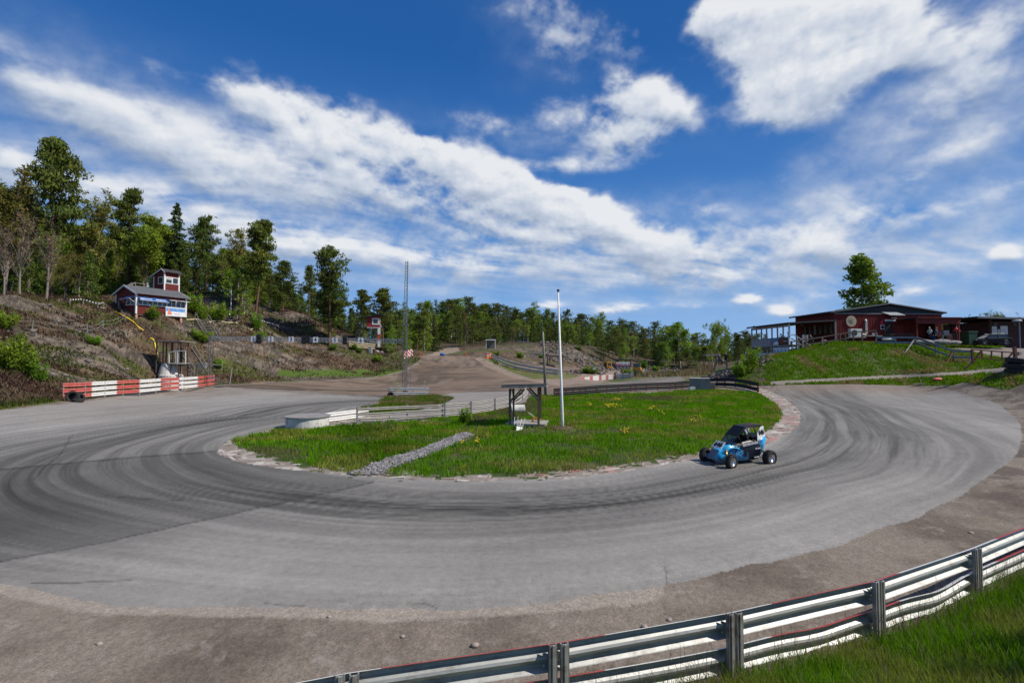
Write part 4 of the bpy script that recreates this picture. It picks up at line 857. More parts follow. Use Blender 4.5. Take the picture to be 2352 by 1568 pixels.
# right mound and verges
n = 200000; u = rs.uniform(.42, 1.2, n); Y = rs.uniform(42, 78, n); X = u*Y; Z = height(X, Y); zc = Y*CP+(Z-CAMZ)*SP; px = 1176+F*X/zc; py = 784-F*(-Y*SP+(Z-CAMZ)*CP)/zc
zz_, _c = zone_and_color(X, Y, Z); m = (zz_ == 10); nn = fbm(X*1.3, YZ[:n]*0+Y*1.3, 54, 5, .65); m &= rs.uniform(0, 1, n) > sstep(.52, .66, nn)*.7
m &= ~(inpoly(px, py, PATH) | inpoly(px, py, LOT)) & (rs.uniform(0, 1, n) > (px < 1760)*.6)
i = np.where(m)[0][:90000]; blades('grass', X[i], Y[i], rs.uniform(.1, .36, len(i)), np.full(len(i), .11), grass_cols(X[i], Y[i], (.13, .24, .006), (.27, .22, .07), .54), .5, z=Z[i]-.03)
# tall dry grass in the middle distance
n = 22000; X = rs.uniform(15, 55, n); Y = rs.uniform(78, 150, n); Z = height(X, Y); zc = Y*CP+(Z-CAMZ)*SP; px = 1176+F*X/zc; py = 784-F*(-Y*SP+(Z-CAMZ)*CP)/zc
m = (px > 1425) & (px < 1640) & (py > 848) & (py < 868-(px-1440)*.03); i = np.where(m)[0]
blades('dry_grass', X[i], Y[i], rs.uniform(.3, 1.0, len(i)), np.full(len(i), .16), grass_cols(X[i], Y[i], (.11, .13, .035), (.26, .20, .11), .46, .2), .4, z=Z[i])
# ------------------------------------------------------------------ shared materials and builders
GALV = mat('galvanised_steel', (.50, .51, .50), .5, .55, var=.12, scale=5, dirt=(.22, .19, .17), dirt_amt=.55, stretch=(1, 1, 3))
GALVD = mat('weathered_steel', (.20, .23, .26), .5, .5, var=.2, scale=4, dirt=(.10, .07, .05), dirt_amt=.7)
GALVL = mat('dull_zinc', (.38, .36, .32), .6, .2, var=.15, scale=3, dirt=(.30, .22, .16), dirt_amt=.6)
POSTM = mat('post_steel', (.36, .36, .34), .6, .25, var=.2, scale=6, dirt=(.17, .13, .10), dirt_amt=.8)
REDP = mat('red_paint', (.55, .045, .045), .5, var=.15, scale=4, dirt=(.42, .28, .25), dirt_amt=.4)
PINKP = mat('faded_red_paint', (.55, .12, .10), .6, var=.15, scale=4, dirt=(.62, .42, .38), dirt_amt=.4)
WHITEP = mat('white_paint', (.78, .77, .74), .5, var=.07, scale=4, dirt=(.45, .42, .38), dirt_amt=.4)
RUST = mat('rust', (.20, .07, .035), .85, .1, var=.35, scale=7)
RUSTP = mat('rusty_orange', (.30, .10, .03), .7, .1, var=.3, scale=6)
GREYW = mat('grey_weathered_wood', (.25, .225, .20), .85, var=.28, scale=3, stretch=(1, 1, .25), bump=.3)
DARKW = mat('dark_weathered_wood', (.12, .095, .075), .85, var=.3, scale=3, bump=.3)
PALEW = mat('pale_new_wood', (.58, .48, .32), .7, var=.15, scale=4)
ORNGW = mat('orange_stained_wood', (.34, .19, .08), .75, var=.2, scale=4)
BLACK = mat('black_plastic', (.015, .015, .017), .45, var=.2)
RUBBER = mat('rubber', (.022, .021, .021), .85, var=.35, scale=9, dirt=(.10, .085, .07), dirt_amt=.4)
FELT = mat('roofing_felt', (.045, .045, .048), .9, var=.25, scale=2)
CONC = mat('concrete', (.36, .34, .31), .9, var=.2, scale=2.5, dirt=(.14, .13, .11), dirt_amt=.7, bump=.3)
CONCW = mat('whitewashed_concrete', (.62, .60, .56), .85, var=.12, scale=1.5, dirt=(.20, .17, .14), dirt_amt=.75, bump=.2)
GLASSD = mat('dark_window_glass', (.035, .045, .05), .08, 0, var=.1, spec=.8)
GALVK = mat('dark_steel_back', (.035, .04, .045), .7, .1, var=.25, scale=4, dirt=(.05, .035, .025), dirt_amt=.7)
BLUEP = mat('blue_cloth', (.02, .12, .42), .6, var=.12, scale=3)
SKIN = mat('skin', (.50, .30, .22), .6, var=.06)
def line_mat(name, col_, axis, freq, depth=.5, dirt=None):
    """boards: a dark joint line every 1/freq metres along one object axis"""
    m = mat(name, col_, .8, var=.2, scale=2.2, dirt=dirt, dirt_amt=.4); nt = m.node_tree; N = nt.nodes.new; L = nt.links.new; b = nt.nodes['Principled BSDF']
    src = b.inputs['Base Color'].links[0].from_socket; tc = N('ShaderNodeTexCoord'); sp = N('ShaderNodeSeparateXYZ'); L(tc.outputs['Object'], sp.inputs[0])
    def M(op, a, v):
        n = N('ShaderNodeMath'); n.operation = op; L(a, n.inputs[0]); n.inputs[1].default_value = v; return n.outputs[0]
    f = M('FRACT', M('MULTIPLY', sp.outputs[axis], freq), 0); d = M('LESS_THAN', f, .14)
    mx = N('ShaderNodeMix'); mx.data_type = 'RGBA'; L(M('MULTIPLY', d, depth), mx.inputs[0]); L(src, mx.inputs[6]); mx.inputs[7].default_value = (col_[0]*.25, col_[1]*.25, col_[2]*.25, 1)
    L(mx.outputs[2], b.inputs['Base Color']); bp = N('ShaderNodeBump'); bp.inputs['Strength'].default_value = .6; bp.inputs['Distance'].default_value = .03; L(f, bp.inputs['Height']); L(bp.outputs[0], b.inputs['Normal'])
    return m
FALUN = line_mat('falun_red_boards', (.155, .022, .018), 2, 7.0, .45, (.10, .03, .025))
FALUNV = mat('falun_red_vertical_boards', (.20, .022, .016), .8, var=.25, scale=2, dirt=(.10, .03, .025), dirt_amt=.5)
PALEPANEL = line_mat('pale_corrugated_panel', (.36, .35, .36), 1, 8.0, .35, (.22, .2, .19))

WP = [(.0, .155), (.012, .15), (.07, .118), (.08, .09), (.07, .062), (.012, .03), (.0, 0), (.012, -.03), (.07, -.062), (.08, -.09), (.07, -.118), (.012, -.15), (.0, -.155)]
def wbeam(mb, pts, side=1, k=1.0, front=None, back=1, th=.005, kd=1.0):
    """W-profile guard rail along pts; front(i) gives the material index of segment i"""
    n = len(pts); pts = [Vector(p) for p in pts]; m = len(WP); vs = []
    for i, p in enumerate(pts):
        d = pts[min(i+1, n-1)]-pts[max(i-1, 0)]; d.z = 0; d.normalize(); nn = Vector((-d.y, d.x, 0))*side
        for off in (0, -th):
            for (a, z) in WP: vs.append(p+nn*(a*k*kd+off)+Vector((0, 0, z*k)))
    for i in range(n-1):
        fi = front(i) if front else 0; A = i*2*m; B = (i+1)*2*m; f1 = []; f2 = []
        for j in range(m-1):
            f1.append((A+j, B+j, B+j+1, A+j+1)); f2.append((A+m+j, A+m+j+1, B+m+j+1, B+m+j))
        f1.append((A, A+m, B+m, B)); f2.append((A+m-1, B+m-1, B+2*m-1, A+2*m-1))
        loc = len(mb.v)
        mb.v += [] 
        idx0 = getattr(mb, '_wb', None)
        if i == 0: base = len(mb.v); mb.v += [tuple(v) for v in vs]
        for f in f1: mb.f.append(tuple(base+q for q in f)); mb.m.append(fi)
        for f in f2: mb.f.append(tuple(base+q for q in f)); mb.m.append(back)
def post(mb, p, h, w=.1, dp=.06, rz=0, z0=-.3, lean=0.0):
    """C-profile steel post"""
    R = Matrix.Rotation(rz, 3, 'Z'); p = Vector(p)
    for (cx, cy, sx, sy) in ((0, 0, w, .012), (-w/2+.006, dp/2-.006, .012, dp), (w/2-.006, dp/2-.006, .012, dp), (0, -.012, w*.3, .014)):
        q = R @ Vector((cx, cy, 0)); a = p+q+Vector((0, 0, z0)); b = p+q+Vector((lean*h, 0, h)); 
        mb.box((a+b)/2, (sx, sy, h-z0), rz)
def text(s, size, mtx, m, parent, name='lettering', th=.004, align='CENTER', bold=.0, sx=1.0):
    cu = bpy.data.curves.new(name, 'FONT'); cu.body = s; cu.size = size; cu.align_x = align; cu.align_y = 'CENTER'; cu.extrude = th; cu.offset = bold; cu.resolution_u = 3
    o = bpy.data.objects.new(name, cu); link(o); dg = bpy.context.evaluated_depsgraph_get(); me = bpy.data.meshes.new_from_object(o.evaluated_get(dg)); bpy.data.objects.remove(o)
    me.materials.clear(); me.materials.append(m); me.transform(Matrix.Diagonal((sx, 1, 1, 1))); me.transform(mtx); q = bpy.data.objects.new(name, me); link(q); q.parent = parent; return q
def frame(origin, xdir, up):
    """matrix whose local xy plane is a sign face: x along xdir, y along up"""
    x = Vector(xdir).normalized(); u = Vector(up); z = x.cross(u).normalized(); y = z.cross(x)
    M = Matrix((x, y, z)).transposed().to_4x4(); M.translation = Vector(origin); return M
def grp(name, loc, rz, label, cat, group=None): return empty(name, loc, rz, label, cat, group)
def poly_at(pts, step):
    out = [Vector(pts[0])]
    for a, b in zip(pts[:-1], pts[1:]):
        a, b = Vector(a), Vector(b); n = max(1, int((b-a).length/step))
        for i in range(1, n+1): out.append(a+(b-a)*i/n)
    return out
def smooth_pts(pts, it=2):
    pts = [Vector(p) for p in pts]
    for _ in range(it):
        q = [pts[0]]
        for a, b in zip(pts[:-1], pts[1:]): q += [a*.75+b*.25, a*.25+b*.75]
        pts = q+[pts[-1]]
    return pts
def guard_rail(label, pts, zs, k=1.0, side=1, mats=(GALV, GALV), front=None, posts=None, post_h=.8, post_m=POSTM, group=None, postw=.1, name='guard_rail', dent=0.0):
    """pts: ground line; zs: beam centre heights; posts: list of positions along (ground points)"""
    o0 = Vector(pts[0]); r = grp(name, o0, 0, label, 'guard rail', group)
    for z in zs:
        mb = MB(); pp = [Vector(p)-o0+Vector((0, 0, z)) for p in pts]
        if dent: pp = [p+Vector((0, math.sin(i*1.7+z*9)*dent, math.sin(i*.9+z*5)*dent)) for i, p in enumerate(pp)]
        wbeam(mb, pp, side, k, front); mb.build('rail_beam', list(mats), r, smooth=False)
    if posts:
        for p in posts:
            mb = MB(); p = Vector(p)-o0; mb.box(p+Vector((0, 0, (post_h-.3)/2)), (postw, postw*.6, post_h+.3)); mb.build('post', post_m, r)
    return r
def stair(label, top, bot, w, n, m=GREYW, rail=True, rail_h=.95, perp=None, name='stairs'):
    top, bot = Vector(top), Vector(bot); r = grp(name, bot, 0, label, 'stairs'); t = top-bot; d = Vector((t.x, t.y, 0)).normalized(); s = perp and Vector(perp).normalized() or Vector((-d.y, d.x, 0))
    for sg in (-1, 1):
        mb = MB(); mb.bar(s*sg*w/2, t+s*sg*w/2, .05, .24); mb.build('stringer', m, r)
    for i in range(n):
        mb = MB(); c = t*((i+.5)/n); mb.bar(c-s*(w/2+.02), c+s*(w/2+.02), .26, .045, up=(0, 0, 1)); mb.build('step', m, r)
    if rail:
        for sg in (-1, 1):
            mb = MB(); mb.bar(s*sg*w/2+Vector((0, 0, rail_h)), t+s*sg*w/2+Vector((0, 0, rail_h)), .05, .11)
            for f in (0, .5, 1): mb.bar(t*f+s*sg*w/2-Vector((0, 0, .1)), t*f+s*sg*w/2+Vector((0, 0, rail_h)), .07)
            mb.build('handrail', m, r)
    return r
def tyre(loc, R=.32, w=.2, rot=(0, 0, 0), label='', group=None, rim=False):
    r = grp('tyre', loc, 0, label, 'tyre', group); r.rotation_euler = rot
    mb = MB(); ri = R*.56
    prof = [(ri, -w*.36), (ri*1.08, -w*.47), (R*.86, -w*.5), (R*.97, -w*.42), (R, -w*.25), (R*.985, -w*.2), (R, -w*.15), (R, w*.15), (R*.985, w*.2), (R, w*.25), (R*.97, w*.42), (R*.86, w*.5), (ri*1.08, w*.47), (ri, w*.36), (ri*1.02, w*.2), (ri*1.02, -w*.2), (ri, -w*.36)]
    mb.lathe(prof, n=26); mb.build('carcass', RUBBER, r, smooth=True); return r

# ---- people
def person(label, loc, rz, joints=None, top=(.1, .1, .12), legs=(.03, .035, .05), hair=(.12, .08, .05), shoes=(.02, .02, .02), h=1.75, hat=None, helmet=None, skin=SKIN, extra=None, kind=None):
    J = {'pel': (0, 0, .93), 'spi': (0, 0, 1.12), 'che': (0, 0, 1.33), 'nek': (0, 0, 1.49), 'hed': (0, .02, 1.62), 'sL': (-.17, 0, 1.42), 'sR': (.17, 0, 1.42),
         'eL': (-.23, -.02, 1.14), 'eR': (.23, -.02, 1.14), 'wL': (-.24, .06, .90), 'wR': (.24, .06, .90), 'hL': (-.24, .08, .82), 'hR': (.24, .08, .82),
         'pL': (-.09, 0, .90), 'pR': (.09, 0, .90), 'kL': (-.10, .03, .50), 'kR': (.10, .03, .50), 'aL': (-.11, 0, .08), 'aR': (.11, 0, .08), 'tL': (-.12, .16, .035), 'tR': (.12, .16, .035)}
    J.update(joints or {})
    R = {'pel': .135, 'spi': .125, 'che': .15, 'nek': .055, 'hed': .085, 'sL': .07, 'sR': .07, 'eL': .047, 'eR': .047, 'wL': .034, 'wR': .034, 'hL': .036, 'hR': .036, 'pL': .095, 'pR': .095, 'kL': .062, 'kR': .062, 'aL': .043, 'aR': .043, 'tL': .04, 'tR': .04}
    E = [('pel', 'spi'), ('spi', 'che'), ('che', 'nek'), ('nek', 'hed'), ('che', 'sL'), ('sL', 'eL'), ('eL', 'wL'), ('wL', 'hL'), ('che', 'sR'), ('sR', 'eR'), ('eR', 'wR'), ('wR', 'hR'), ('pel', 'pL'), ('pL', 'kL'), ('kL', 'aL'), ('aL', 'tL'), ('pel', 'pR'), ('pR', 'kR'), ('kR', 'aR'), ('aR', 'tR')]
    s = h/1.75; keys = list(J); idx = {k: i for i, k in enumerate(keys)}
    me = bpy.data.meshes.new('body'); me.from_pydata([Vector(J[k])*s for k in keys], [(idx[a], idx[b]) for a, b in E], [])
    o = bpy.data.objects.new('body', me); link(o); sk = o.modifiers.new('skin', 'SKIN'); sk.use_smooth_shade = True
    for i, k in enumerate(keys):
        sv = me.skin_vertices[0].data[i]; sv.radius = (R[k]*s, R[k]*s*(1.0 if k not in ('che', 'pel', 'spi') else .75)); sv.use_root = (k == 'pel')
    sb = o.modifiers.new('sub', 'SUBSURF'); sb.levels = 1; sb.render_levels = 1
    dg = bpy.context.evaluated_depsgraph_get(); me2 = bpy.data.meshes.new_from_object(o.evaluated_get(dg)); bpy.data.objects.remove(o); me2.name = 'body'
    def cm(c, nm): return c if isinstance(c, bpy.types.Material) else mat('cloth_%s_%.2f_%.2f_%.2f' % (nm, *c), c, .85, var=.15, scale=8)
    me2.materials.clear()
    for m in (skin, cm(top, 'top'), cm(legs, 'legs'), cm(shoes, 'shoes')): me2.materials.append(m)
    K = {k: Vector(J[k])*s for k in J}
    def sd(p, a, b):
        ab = b-a; t = max(0, min(1, (p-a).dot(ab)/max(ab.length_squared, 1e-9))); return (p-a-ab*t).length
    RG = [(1, 'pel', 'spi', .1), (1, 'spi', 'che', .12), (1, 'sL', 'eL', .05), (1, 'sR', 'eR', .05), (1, 'eL', 'wL', .04), (1, 'eR', 'wR', .04), (0, 'wL', 'hL', .03), (0, 'wR', 'hR', .03), (0, 'nek', 'hed', .07), (2, 'pL', 'kL', .08), (2, 'pR', 'kR', .08), (2, 'kL', 'aL', .05), (2, 'kR', 'aR', .05), (3, 'aL', 'tL', .045), (3, 'aR', 'tR', .045)]
    for p in me2.polygons:
        c = p.center; p.material_index = min(RG, key=lambda g: sd(c, K[g[1]], K[g[2]])-g[3]*s)[0]; p.use_smooth = True
    r = grp('person', loc, rz, label, 'person'); b = bpy.data.objects.new('body', me2); link(b); b.parent = r
    hd = K['hed']; up = (hd-K['nek']).normalized(); fw = Vector((0, 1, 0)); fw = (fw-up*fw.dot(up)).normalized(); sdv = fw.cross(up)
    M = Matrix((sdv, fw, up)).transposed().to_4x4(); M.translation = hd+up*.05*s
    mb = MB(); mb.M = M; mb.ellipsoid((0, 0, 0), (.078*s, .095*s, .118*s), 14, 10); mb.ellipsoid((0, .098*s, -.01*s), (.014*s, .02*s, .025*s), 6, 5)
    for sg in (-1, 1): mb.ellipsoid((sg*.08*s, 0, 0), (.012*s, .02*s, .03*s), 6, 5)
    mb.build('head', skin, r, smooth=True)
    mb = MB(); mb.M = M
    for sg in (-1, 1): mb.ellipsoid((sg*.032*s, .088*s, .012*s), (.012*s, .008*s, .007*s), 6, 4)
    mb.ellipsoid((0, .092*s, -.052*s), (.025*s, .006*s, .006*s), 6, 4); mb.build('face_features', mat('face_dark', (.10, .04, .035), .6), r)
    if helmet:
        mb = MB(); mb.M = M; mb.ellipsoid((0, 0, .01), (.125, .15, .15), 20, 14); mb.build('helmet', helmet[0], r, smooth=True)
        mb = MB(); mb.M = M; mb.ellipsoid((0, .05, .0), (.105, .115, .05), 16, 8); mb.build('visor', GLASSD, r, smooth=True)
        for sg in (-1, 1): mb = MB(); mb.M = M; mb.ellipsoid((sg*.1, .06, .05), (.035, .06, .045), 8, 6); mb.build('helmet_stripe', helmet[1], r, smooth=True)
    else:
        mb = MB(); mb.M = M; mb.ellipsoid((0, -.018*s, .028*s), (.088*s, .1*s, .108*s), 14, 8); mb.build('cap' if hat else 'hair', cm(hat or hair, 'hair'), r, smooth=True)
    for sg, k in ((-1, 'L'), (1, 'R')):
        a, w = K['h'+k], K['w'+k]; d = (a-w).normalized(); q = d.cross(Vector((0, 0, 1))); q = q.normalized() if q.length > .1 else Vector((0, 1, 0)); mb = MB()
        for i in range(4): b0 = a+q*(i-1.5)*.019*s; ln = (.06, .07, .066, .05)[i]*s; mb.tube([b0, b0+d*ln*.6, b0+d*ln+q.cross(d)*.02], [.009*s, .008*s, .006*s], 5)
        mb.tube([w+(a-w)*.4+q*.03*s, a+q*.055*s, a+q*.05*s+d*.03*s], [.010*s, .009*s, .007*s], 5); mb.build('fingers', skin, r, smooth=True)
    return r
SIT = {'pel': (0, 0, .5), 'spi': (0, -.03, .68), 'che': (0, -.05, .90), 'nek': (0, -.03, 1.06), 'hed': (0, .0, 1.19), 'sL': (-.17, -.04, .99), 'sR': (.17, -.04, .99), 'eL': (-.24, .08, .76), 'eR': (.24, .08, .76), 'wL': (-.12, .30, .70), 'wR': (.12, .30, .70), 'hL': (-.08, .36, .70), 'hR': (.08, .36, .70),
       'pL': (-.09, .02, .49), 'pR': (.09, .02, .49), 'kL': (-.11, .42, .50), 'kR': (.11, .42, .50), 'aL': (-.11, .45, .08), 'aR': (.11, .45, .08), 'tL': (-.12, .6, .04), 'tR': (.12, .6, .04)}
# ------------------------------------------------------------------ foreground guard rail
def fg_rail():
    base = [Vector((x, y, 0)) for x, y in RAIL if -13 < x < 40]
    fine = poly_at(base, .3); o0 = base[0]
    r = grp('guard_rail', o0, 0, 'long curved steel guard rail in the foreground with red and white painted top edge', 'guard rail')
    def pxof(p):
        zc = p.y*CP+(.7-CAMZ)*SP; return 1176+F*p.x/zc if zc > .5 else -9999
    stripes = [(600, 0), (897, 1), (1382, 0), (1776, 1), (2077, 0), (2290, 1), (2800, 0)]
    def colr(p):
        x = pxof(p); q = 1
        for a, c in stripes:
            if x >= a: q = c
        return q
    col_ = [colr((a+b)/2) for a, b in zip(fine[:-1], fine[1:])]
    mb = MB(); wbeam(mb, [p-o0+Vector((0, 0, .60+.004*math.sin(i*.37))) for i, p in enumerate(fine)], 1, 1.0, lambda i: col_[i], 2); mb.build('rail_beam', [WHITEP, REDP, GALV], r)
    dent = lambda i, p: Vector((.0, -.015*math.sin(i*.31)-.04*math.exp(-((p.x-6.7)/.5)**2), .006*math.sin(i*.5)+.018*math.sin(i*.21)-.05*math.exp(-((p.x-4.3)/.5)**2)-.06*math.exp(-((p.x-7.0)/.6)**2)))
    mb = MB(); wbeam(mb, [p-o0+Vector((0, 0, .19))+dent(i, p) for i, p in enumerate(fine)], 1, 1.0, lambda i: col_[i], 2); mb.build('rail_beam', [WHITEP, REDP, GALV], r)
    knots = [Vector((x, y, 0)) for x, y in RAIL if -7 < x < 15]; kn = []
    for a, b in zip(knots[:-1], knots[1:]): kn.append((a, b-a))
    for i, (a, d) in enumerate(kn+[(Vector((x, float(np.interp(x, _rx, _ry)), 0)), Vector((1.0, float(np.interp(x+1, _rx, _ry)-np.interp(x, _rx, _ry)), 0))) for x in (15.8, 18.2, 21, 24, 27, 30.5, 34)]):
        dn = d.normalized(); nn = Vector((dn.y, -dn.x, 0)); rz = math.atan2(dn.y, dn.x)
        for k, off in enumerate((-.075, .065)):
            mb = MB(); post(mb, a-o0+nn*.062+dn*off, .775-.012*k+.01*math.sin(i*3), .095, .055, rz, -.4, .015*math.sin(i*2+k)); p_ = mb.build('post', POSTM, r)
        for z in (.66, .54):
            mb = MB(); mb.lathe([(.017, 0), (.017, .02), (.009, .028)], (0, 0, 0), 8); M_ = Matrix.Translation(a-o0+nn*.0+dn*-.17+Vector((0, 0, z))) @ Matrix.Rotation(rz, 4, 'Z') @ Matrix.Rotation(math.pi/2, 4, 'X'); mb.v = [tuple(M_ @ Vector(v)) for v in mb.v]; mb.build('bolt', POSTM, r)
fg_rail()
# loose stones on the gravel verge
def stone(px, py, s, lab, c=(.34, .29, .25)):
    g = G(px, py); R_ = random.Random(int(px)); mb = MB(); mb.ellipsoid((0, 0, 0), (s, s*.8, s*.6), 10, 7)
    mb.v = [tuple(Vector(v)*(1+R_.uniform(-.16, .16))) for v in mb.v]; o = mb.build('stone', mat('stone_%d' % (px % 3), c, .9, var=.2, scale=9), None, smooth=True); o.location = g+Vector((0, 0, s*.25)); tag(o, lab, 'stone', 'loose stones on the gravel verge')
for px, py, s, lab in ((1091, 1483, .06, 'pale rounded stone on the gravel just behind the red rail section'), (228, 1480, .045, 'small pale stone on the gravel near the lower left corner'), (756, 1397+20, .04, 'small stone at the asphalt edge left of centre'), (1480, 1440, .05, 'brown stone behind the first white rail section'), (1537, 1424, .045, 'small stone behind the rail under the straight crack'), (925, 1462, .035, 'tiny pale stone on the gravel left of the pale rounded stone'), (2230, 1225, .06, 'ochre stone on the dark gravel at the right')): stone(px, py, s, lab)
def pebbles():
    n = 16000; X = rs.uniform(-12, 26, n); Y = rs.uniform(4.6, 30, n); s = np.interp(X, _rx, _ry)-Y; zone, _ = zone_and_color(X, Y, height(X, Y)); m = (zone == 0) & (s < .1) & (s > -7); X, Y = X[m], Y[m]; n = len(X)
    gX = []; 
    oc = np.array([(1, 0, 0), (-1, 0, 0), (0, 1, 0), (0, -1, 0), (0, 0, .7), (0, 0, -.5)], float); of = np.array([(0, 2, 4), (2, 1, 4), (1, 3, 4), (3, 0, 4)])
    s = .007+.042*rs.uniform(0, 1, n)**4; ang = rs.uniform(0, 6.28, n); ca, sa = np.cos(ang), np.sin(ang)
    V = oc[None]*s[:, None, None]*rs.uniform(.6, 1.3, (n, 6, 1)); x = V[..., 0]*ca[:, None]-V[..., 1]*sa[:, None]; y = V[..., 0]*sa[:, None]+V[..., 1]*ca[:, None]
    co = np.stack([x+X[:, None], y+Y[:, None], V[..., 2]+(height(X, Y)-.03)[:, None]+.002], -1).reshape(-1, 3); f = (np.arange(n)*6)[:, None, None]+of[None]; g = rs.uniform(.05, .42, (n, 1))
    c = np.repeat(g*np.array([1, .88, .78]), 6, 0); o = mesh_np('pebbles', co, f.reshape(-1, 3), TMAT, c, np.zeros(len(c)), smooth=False); tag(o, kind='stuff')
    # coarse crushed stone of the drainage strip
    X, Y, px, py = scatter_px([GRAV_STRIP], 90000, 45, jit=.3); n = min(len(X), 9000); X, Y = X[:n], Y[:n]; s = rs.uniform(.025, .062, n); V = oc[None]*s[:, None, None]*rs.uniform(.5, 1.4, (n, 6, 1))
    co = np.stack([V[..., 0]+X[:, None], V[..., 1]+Y[:, None], V[..., 2]+height(X, Y)[:, None]+rs.uniform(0, .06, (n, 1))], -1).reshape(-1, 3); f = (np.arange(n)*6)[:, None, None]+of[None]
    g = rs.uniform(.05, .36, (n, 1)); tint = np.where(rs.uniform(0, 1, (n, 1)) < .25, np.array([1, .85, .75]), np.array([.95, .95, 1.0])); c = np.repeat(g*tint, 6, 0); o = mesh_np('crushed_stone', co, f.reshape(-1, 3), TMAT, c, np.zeros(len(c)), smooth=False); tag(o, kind='stuff')
pebbles()
# broken kerb stones along the infield edge
def kerb_stones():
    E = smooth_pts([G(*p) for p in ISL_EDGE[3:]], 2); pts = poly_at(E, .42); R_ = random.Random(3); cols = [mat('kerb_white', (.46, .42, .37), .85, var=.2, scale=6, dirt=(.3, .26, .22)), mat('kerb_red', (.33, .13, .105), .85, var=.2, scale=6, dirt=(.35, .28, .25)), mat('kerb_bare', (.25, .20, .165), .9, var=.2, scale=6)]
    mb = MB()
    for i, (a, b) in enumerate(zip(pts[:-1], pts[1:])):
        d = (b-a).normalized(); nn = Vector((d.y, -d.x, 0)); c = (a+b)/2
        for q in range(3):
            if R_.random() < (.72 if c.x < 12 else .86): continue
            cc = c-nn*(-.02-.24*q*R_.uniform(.8, 1.2))*(-1); z = H(cc.x, cc.y)
            mb.box((cc.x, cc.y, z+.0), ((b-a).length*R_.uniform(.35, .9), .18*R_.uniform(.5, 1.2), R_.uniform(.02, .06)), math.atan2(d.y, d.x)+R_.uniform(-.3, .3), R_.choice([0, 2, 2, 2, 1]) if c.x > -2 else R_.choice([2, 2, 0]), R_.uniform(-.1, .1), R_.uniform(-.1, .1))
    tag(mb.build('kerb_fragments', cols, None), kind='stuff')
kerb_stones()

# ------------------------------------------------------------------ the buggy and its driver
def buggy_paint():
    m = bpy.data.materials.new('lightning_paint'); m.use_nodes = True; nt = m.node_tree; N = nt.nodes.new; L = nt.links.new; b = nt.nodes['Principled BSDF']
    b.inputs['Roughness'].default_value = .38; b.inputs['Coat Weight'].default_value = .15; b.inputs['Coat Roughness'].default_value = .2; b.inputs['Specular IOR Level'].default_value = .3
    tc = N('ShaderNodeTexCoord'); sp = N('ShaderNodeSeparateXYZ'); L(tc.outputs['Object'], sp.inputs[0])
    n = N('ShaderNodeTexNoise'); n.inputs['Scale'].default_value = 3.2; n.inputs['Detail'].default_value = 5; L(tc.outputs['Object'], n.inputs['Vector'])
    def M(op, a, v, c=None):
        q = N('ShaderNodeMath'); q.operation = op
        for i, s in enumerate((a, v, c)):
            if s is None: continue
            if isinstance(s, (int, float)): q.inputs[i].default_value = s
            else: L(s, q.inputs[i])
        return q.outputs[0]
    # blue towards the nose, the lower front and the tail; black along the cockpit side
    v = M('ADD', M('MULTIPLY', sp.outputs[0], .75), M('MULTIPLY', M('SUBTRACT', n.outputs[0], .5), 1.3)); v = M('ADD', v, M('MULTIPLY', M('SUBTRACT', .62, sp.outputs[2]), .55))
    t2 = M('MULTIPLY', M('SUBTRACT', -.62, sp.outputs[0]), 2.6); t2 = M('ADD', t2, M('MULTIPLY', M('SUBTRACT', n.outputs[0], .5), 1.0)); v = M('MAXIMUM', v, M('MULTIPLY', t2, .9))
    cr = N('ShaderNodeValToRGB'); L(v, cr.inputs[0]); e = cr.color_ramp.elements; e[0].position = .12; e[0].color = (.006, .009, .02, 1); e[1].position = .72; e[1].color = (.015, .40, .74, 1); q = e.new(.40); q.color = (.01, .12, .33, 1)
    vo = N('ShaderNodeTexVoronoi'); vo.feature = 'DISTANCE_TO_EDGE'; vo.inputs['Scale'].default_value = 3.0
    n2 = N('ShaderNodeTexNoise'); n2.inputs['Scale'].default_value = 5; n2.inputs['Detail'].default_value = 4; L(tc.outputs['Object'], n2.inputs['Vector']); mp = N('ShaderNodeMapping'); mp.inputs['Scale'].default_value = (.7, 1, 1.6)
    av = N('ShaderNodeVectorMath'); av.operation = 'MULTIPLY_ADD'; L(n2.outputs['Color'], av.inputs[0]); av.inputs[1].default_value = (.45, .45, .45); L(tc.outputs['Object'], av.inputs[2]); L(av.outputs[0], mp.inputs[0]); L(mp.outputs[0], vo.inputs['Vector'])
    bolt = N('ShaderNodeMapRange'); L(vo.outputs['Distance'], bolt.inputs['Value']); bolt.inputs[1].default_value = .03; bolt.inputs[2].default_value = .0; bolt.inputs[3].default_value = 0; bolt.inputs[4].default_value = 1
    gate = N('ShaderNodeMapRange'); L(v, gate.inputs['Value']); gate.inputs[1].default_value = .05; gate.inputs[2].default_value = .3
    mx = N('ShaderNodeMix'); mx.data_type = 'RGBA'; L(M('MULTIPLY', bolt.outputs[0], gate.outputs[0]), mx.inputs[0]); L(cr.outputs[0], mx.inputs[6]); mx.inputs[7].default_value = (.25, .70, .95, 1)
    L(mx.outputs[2], b.inputs['Base Color']); return m
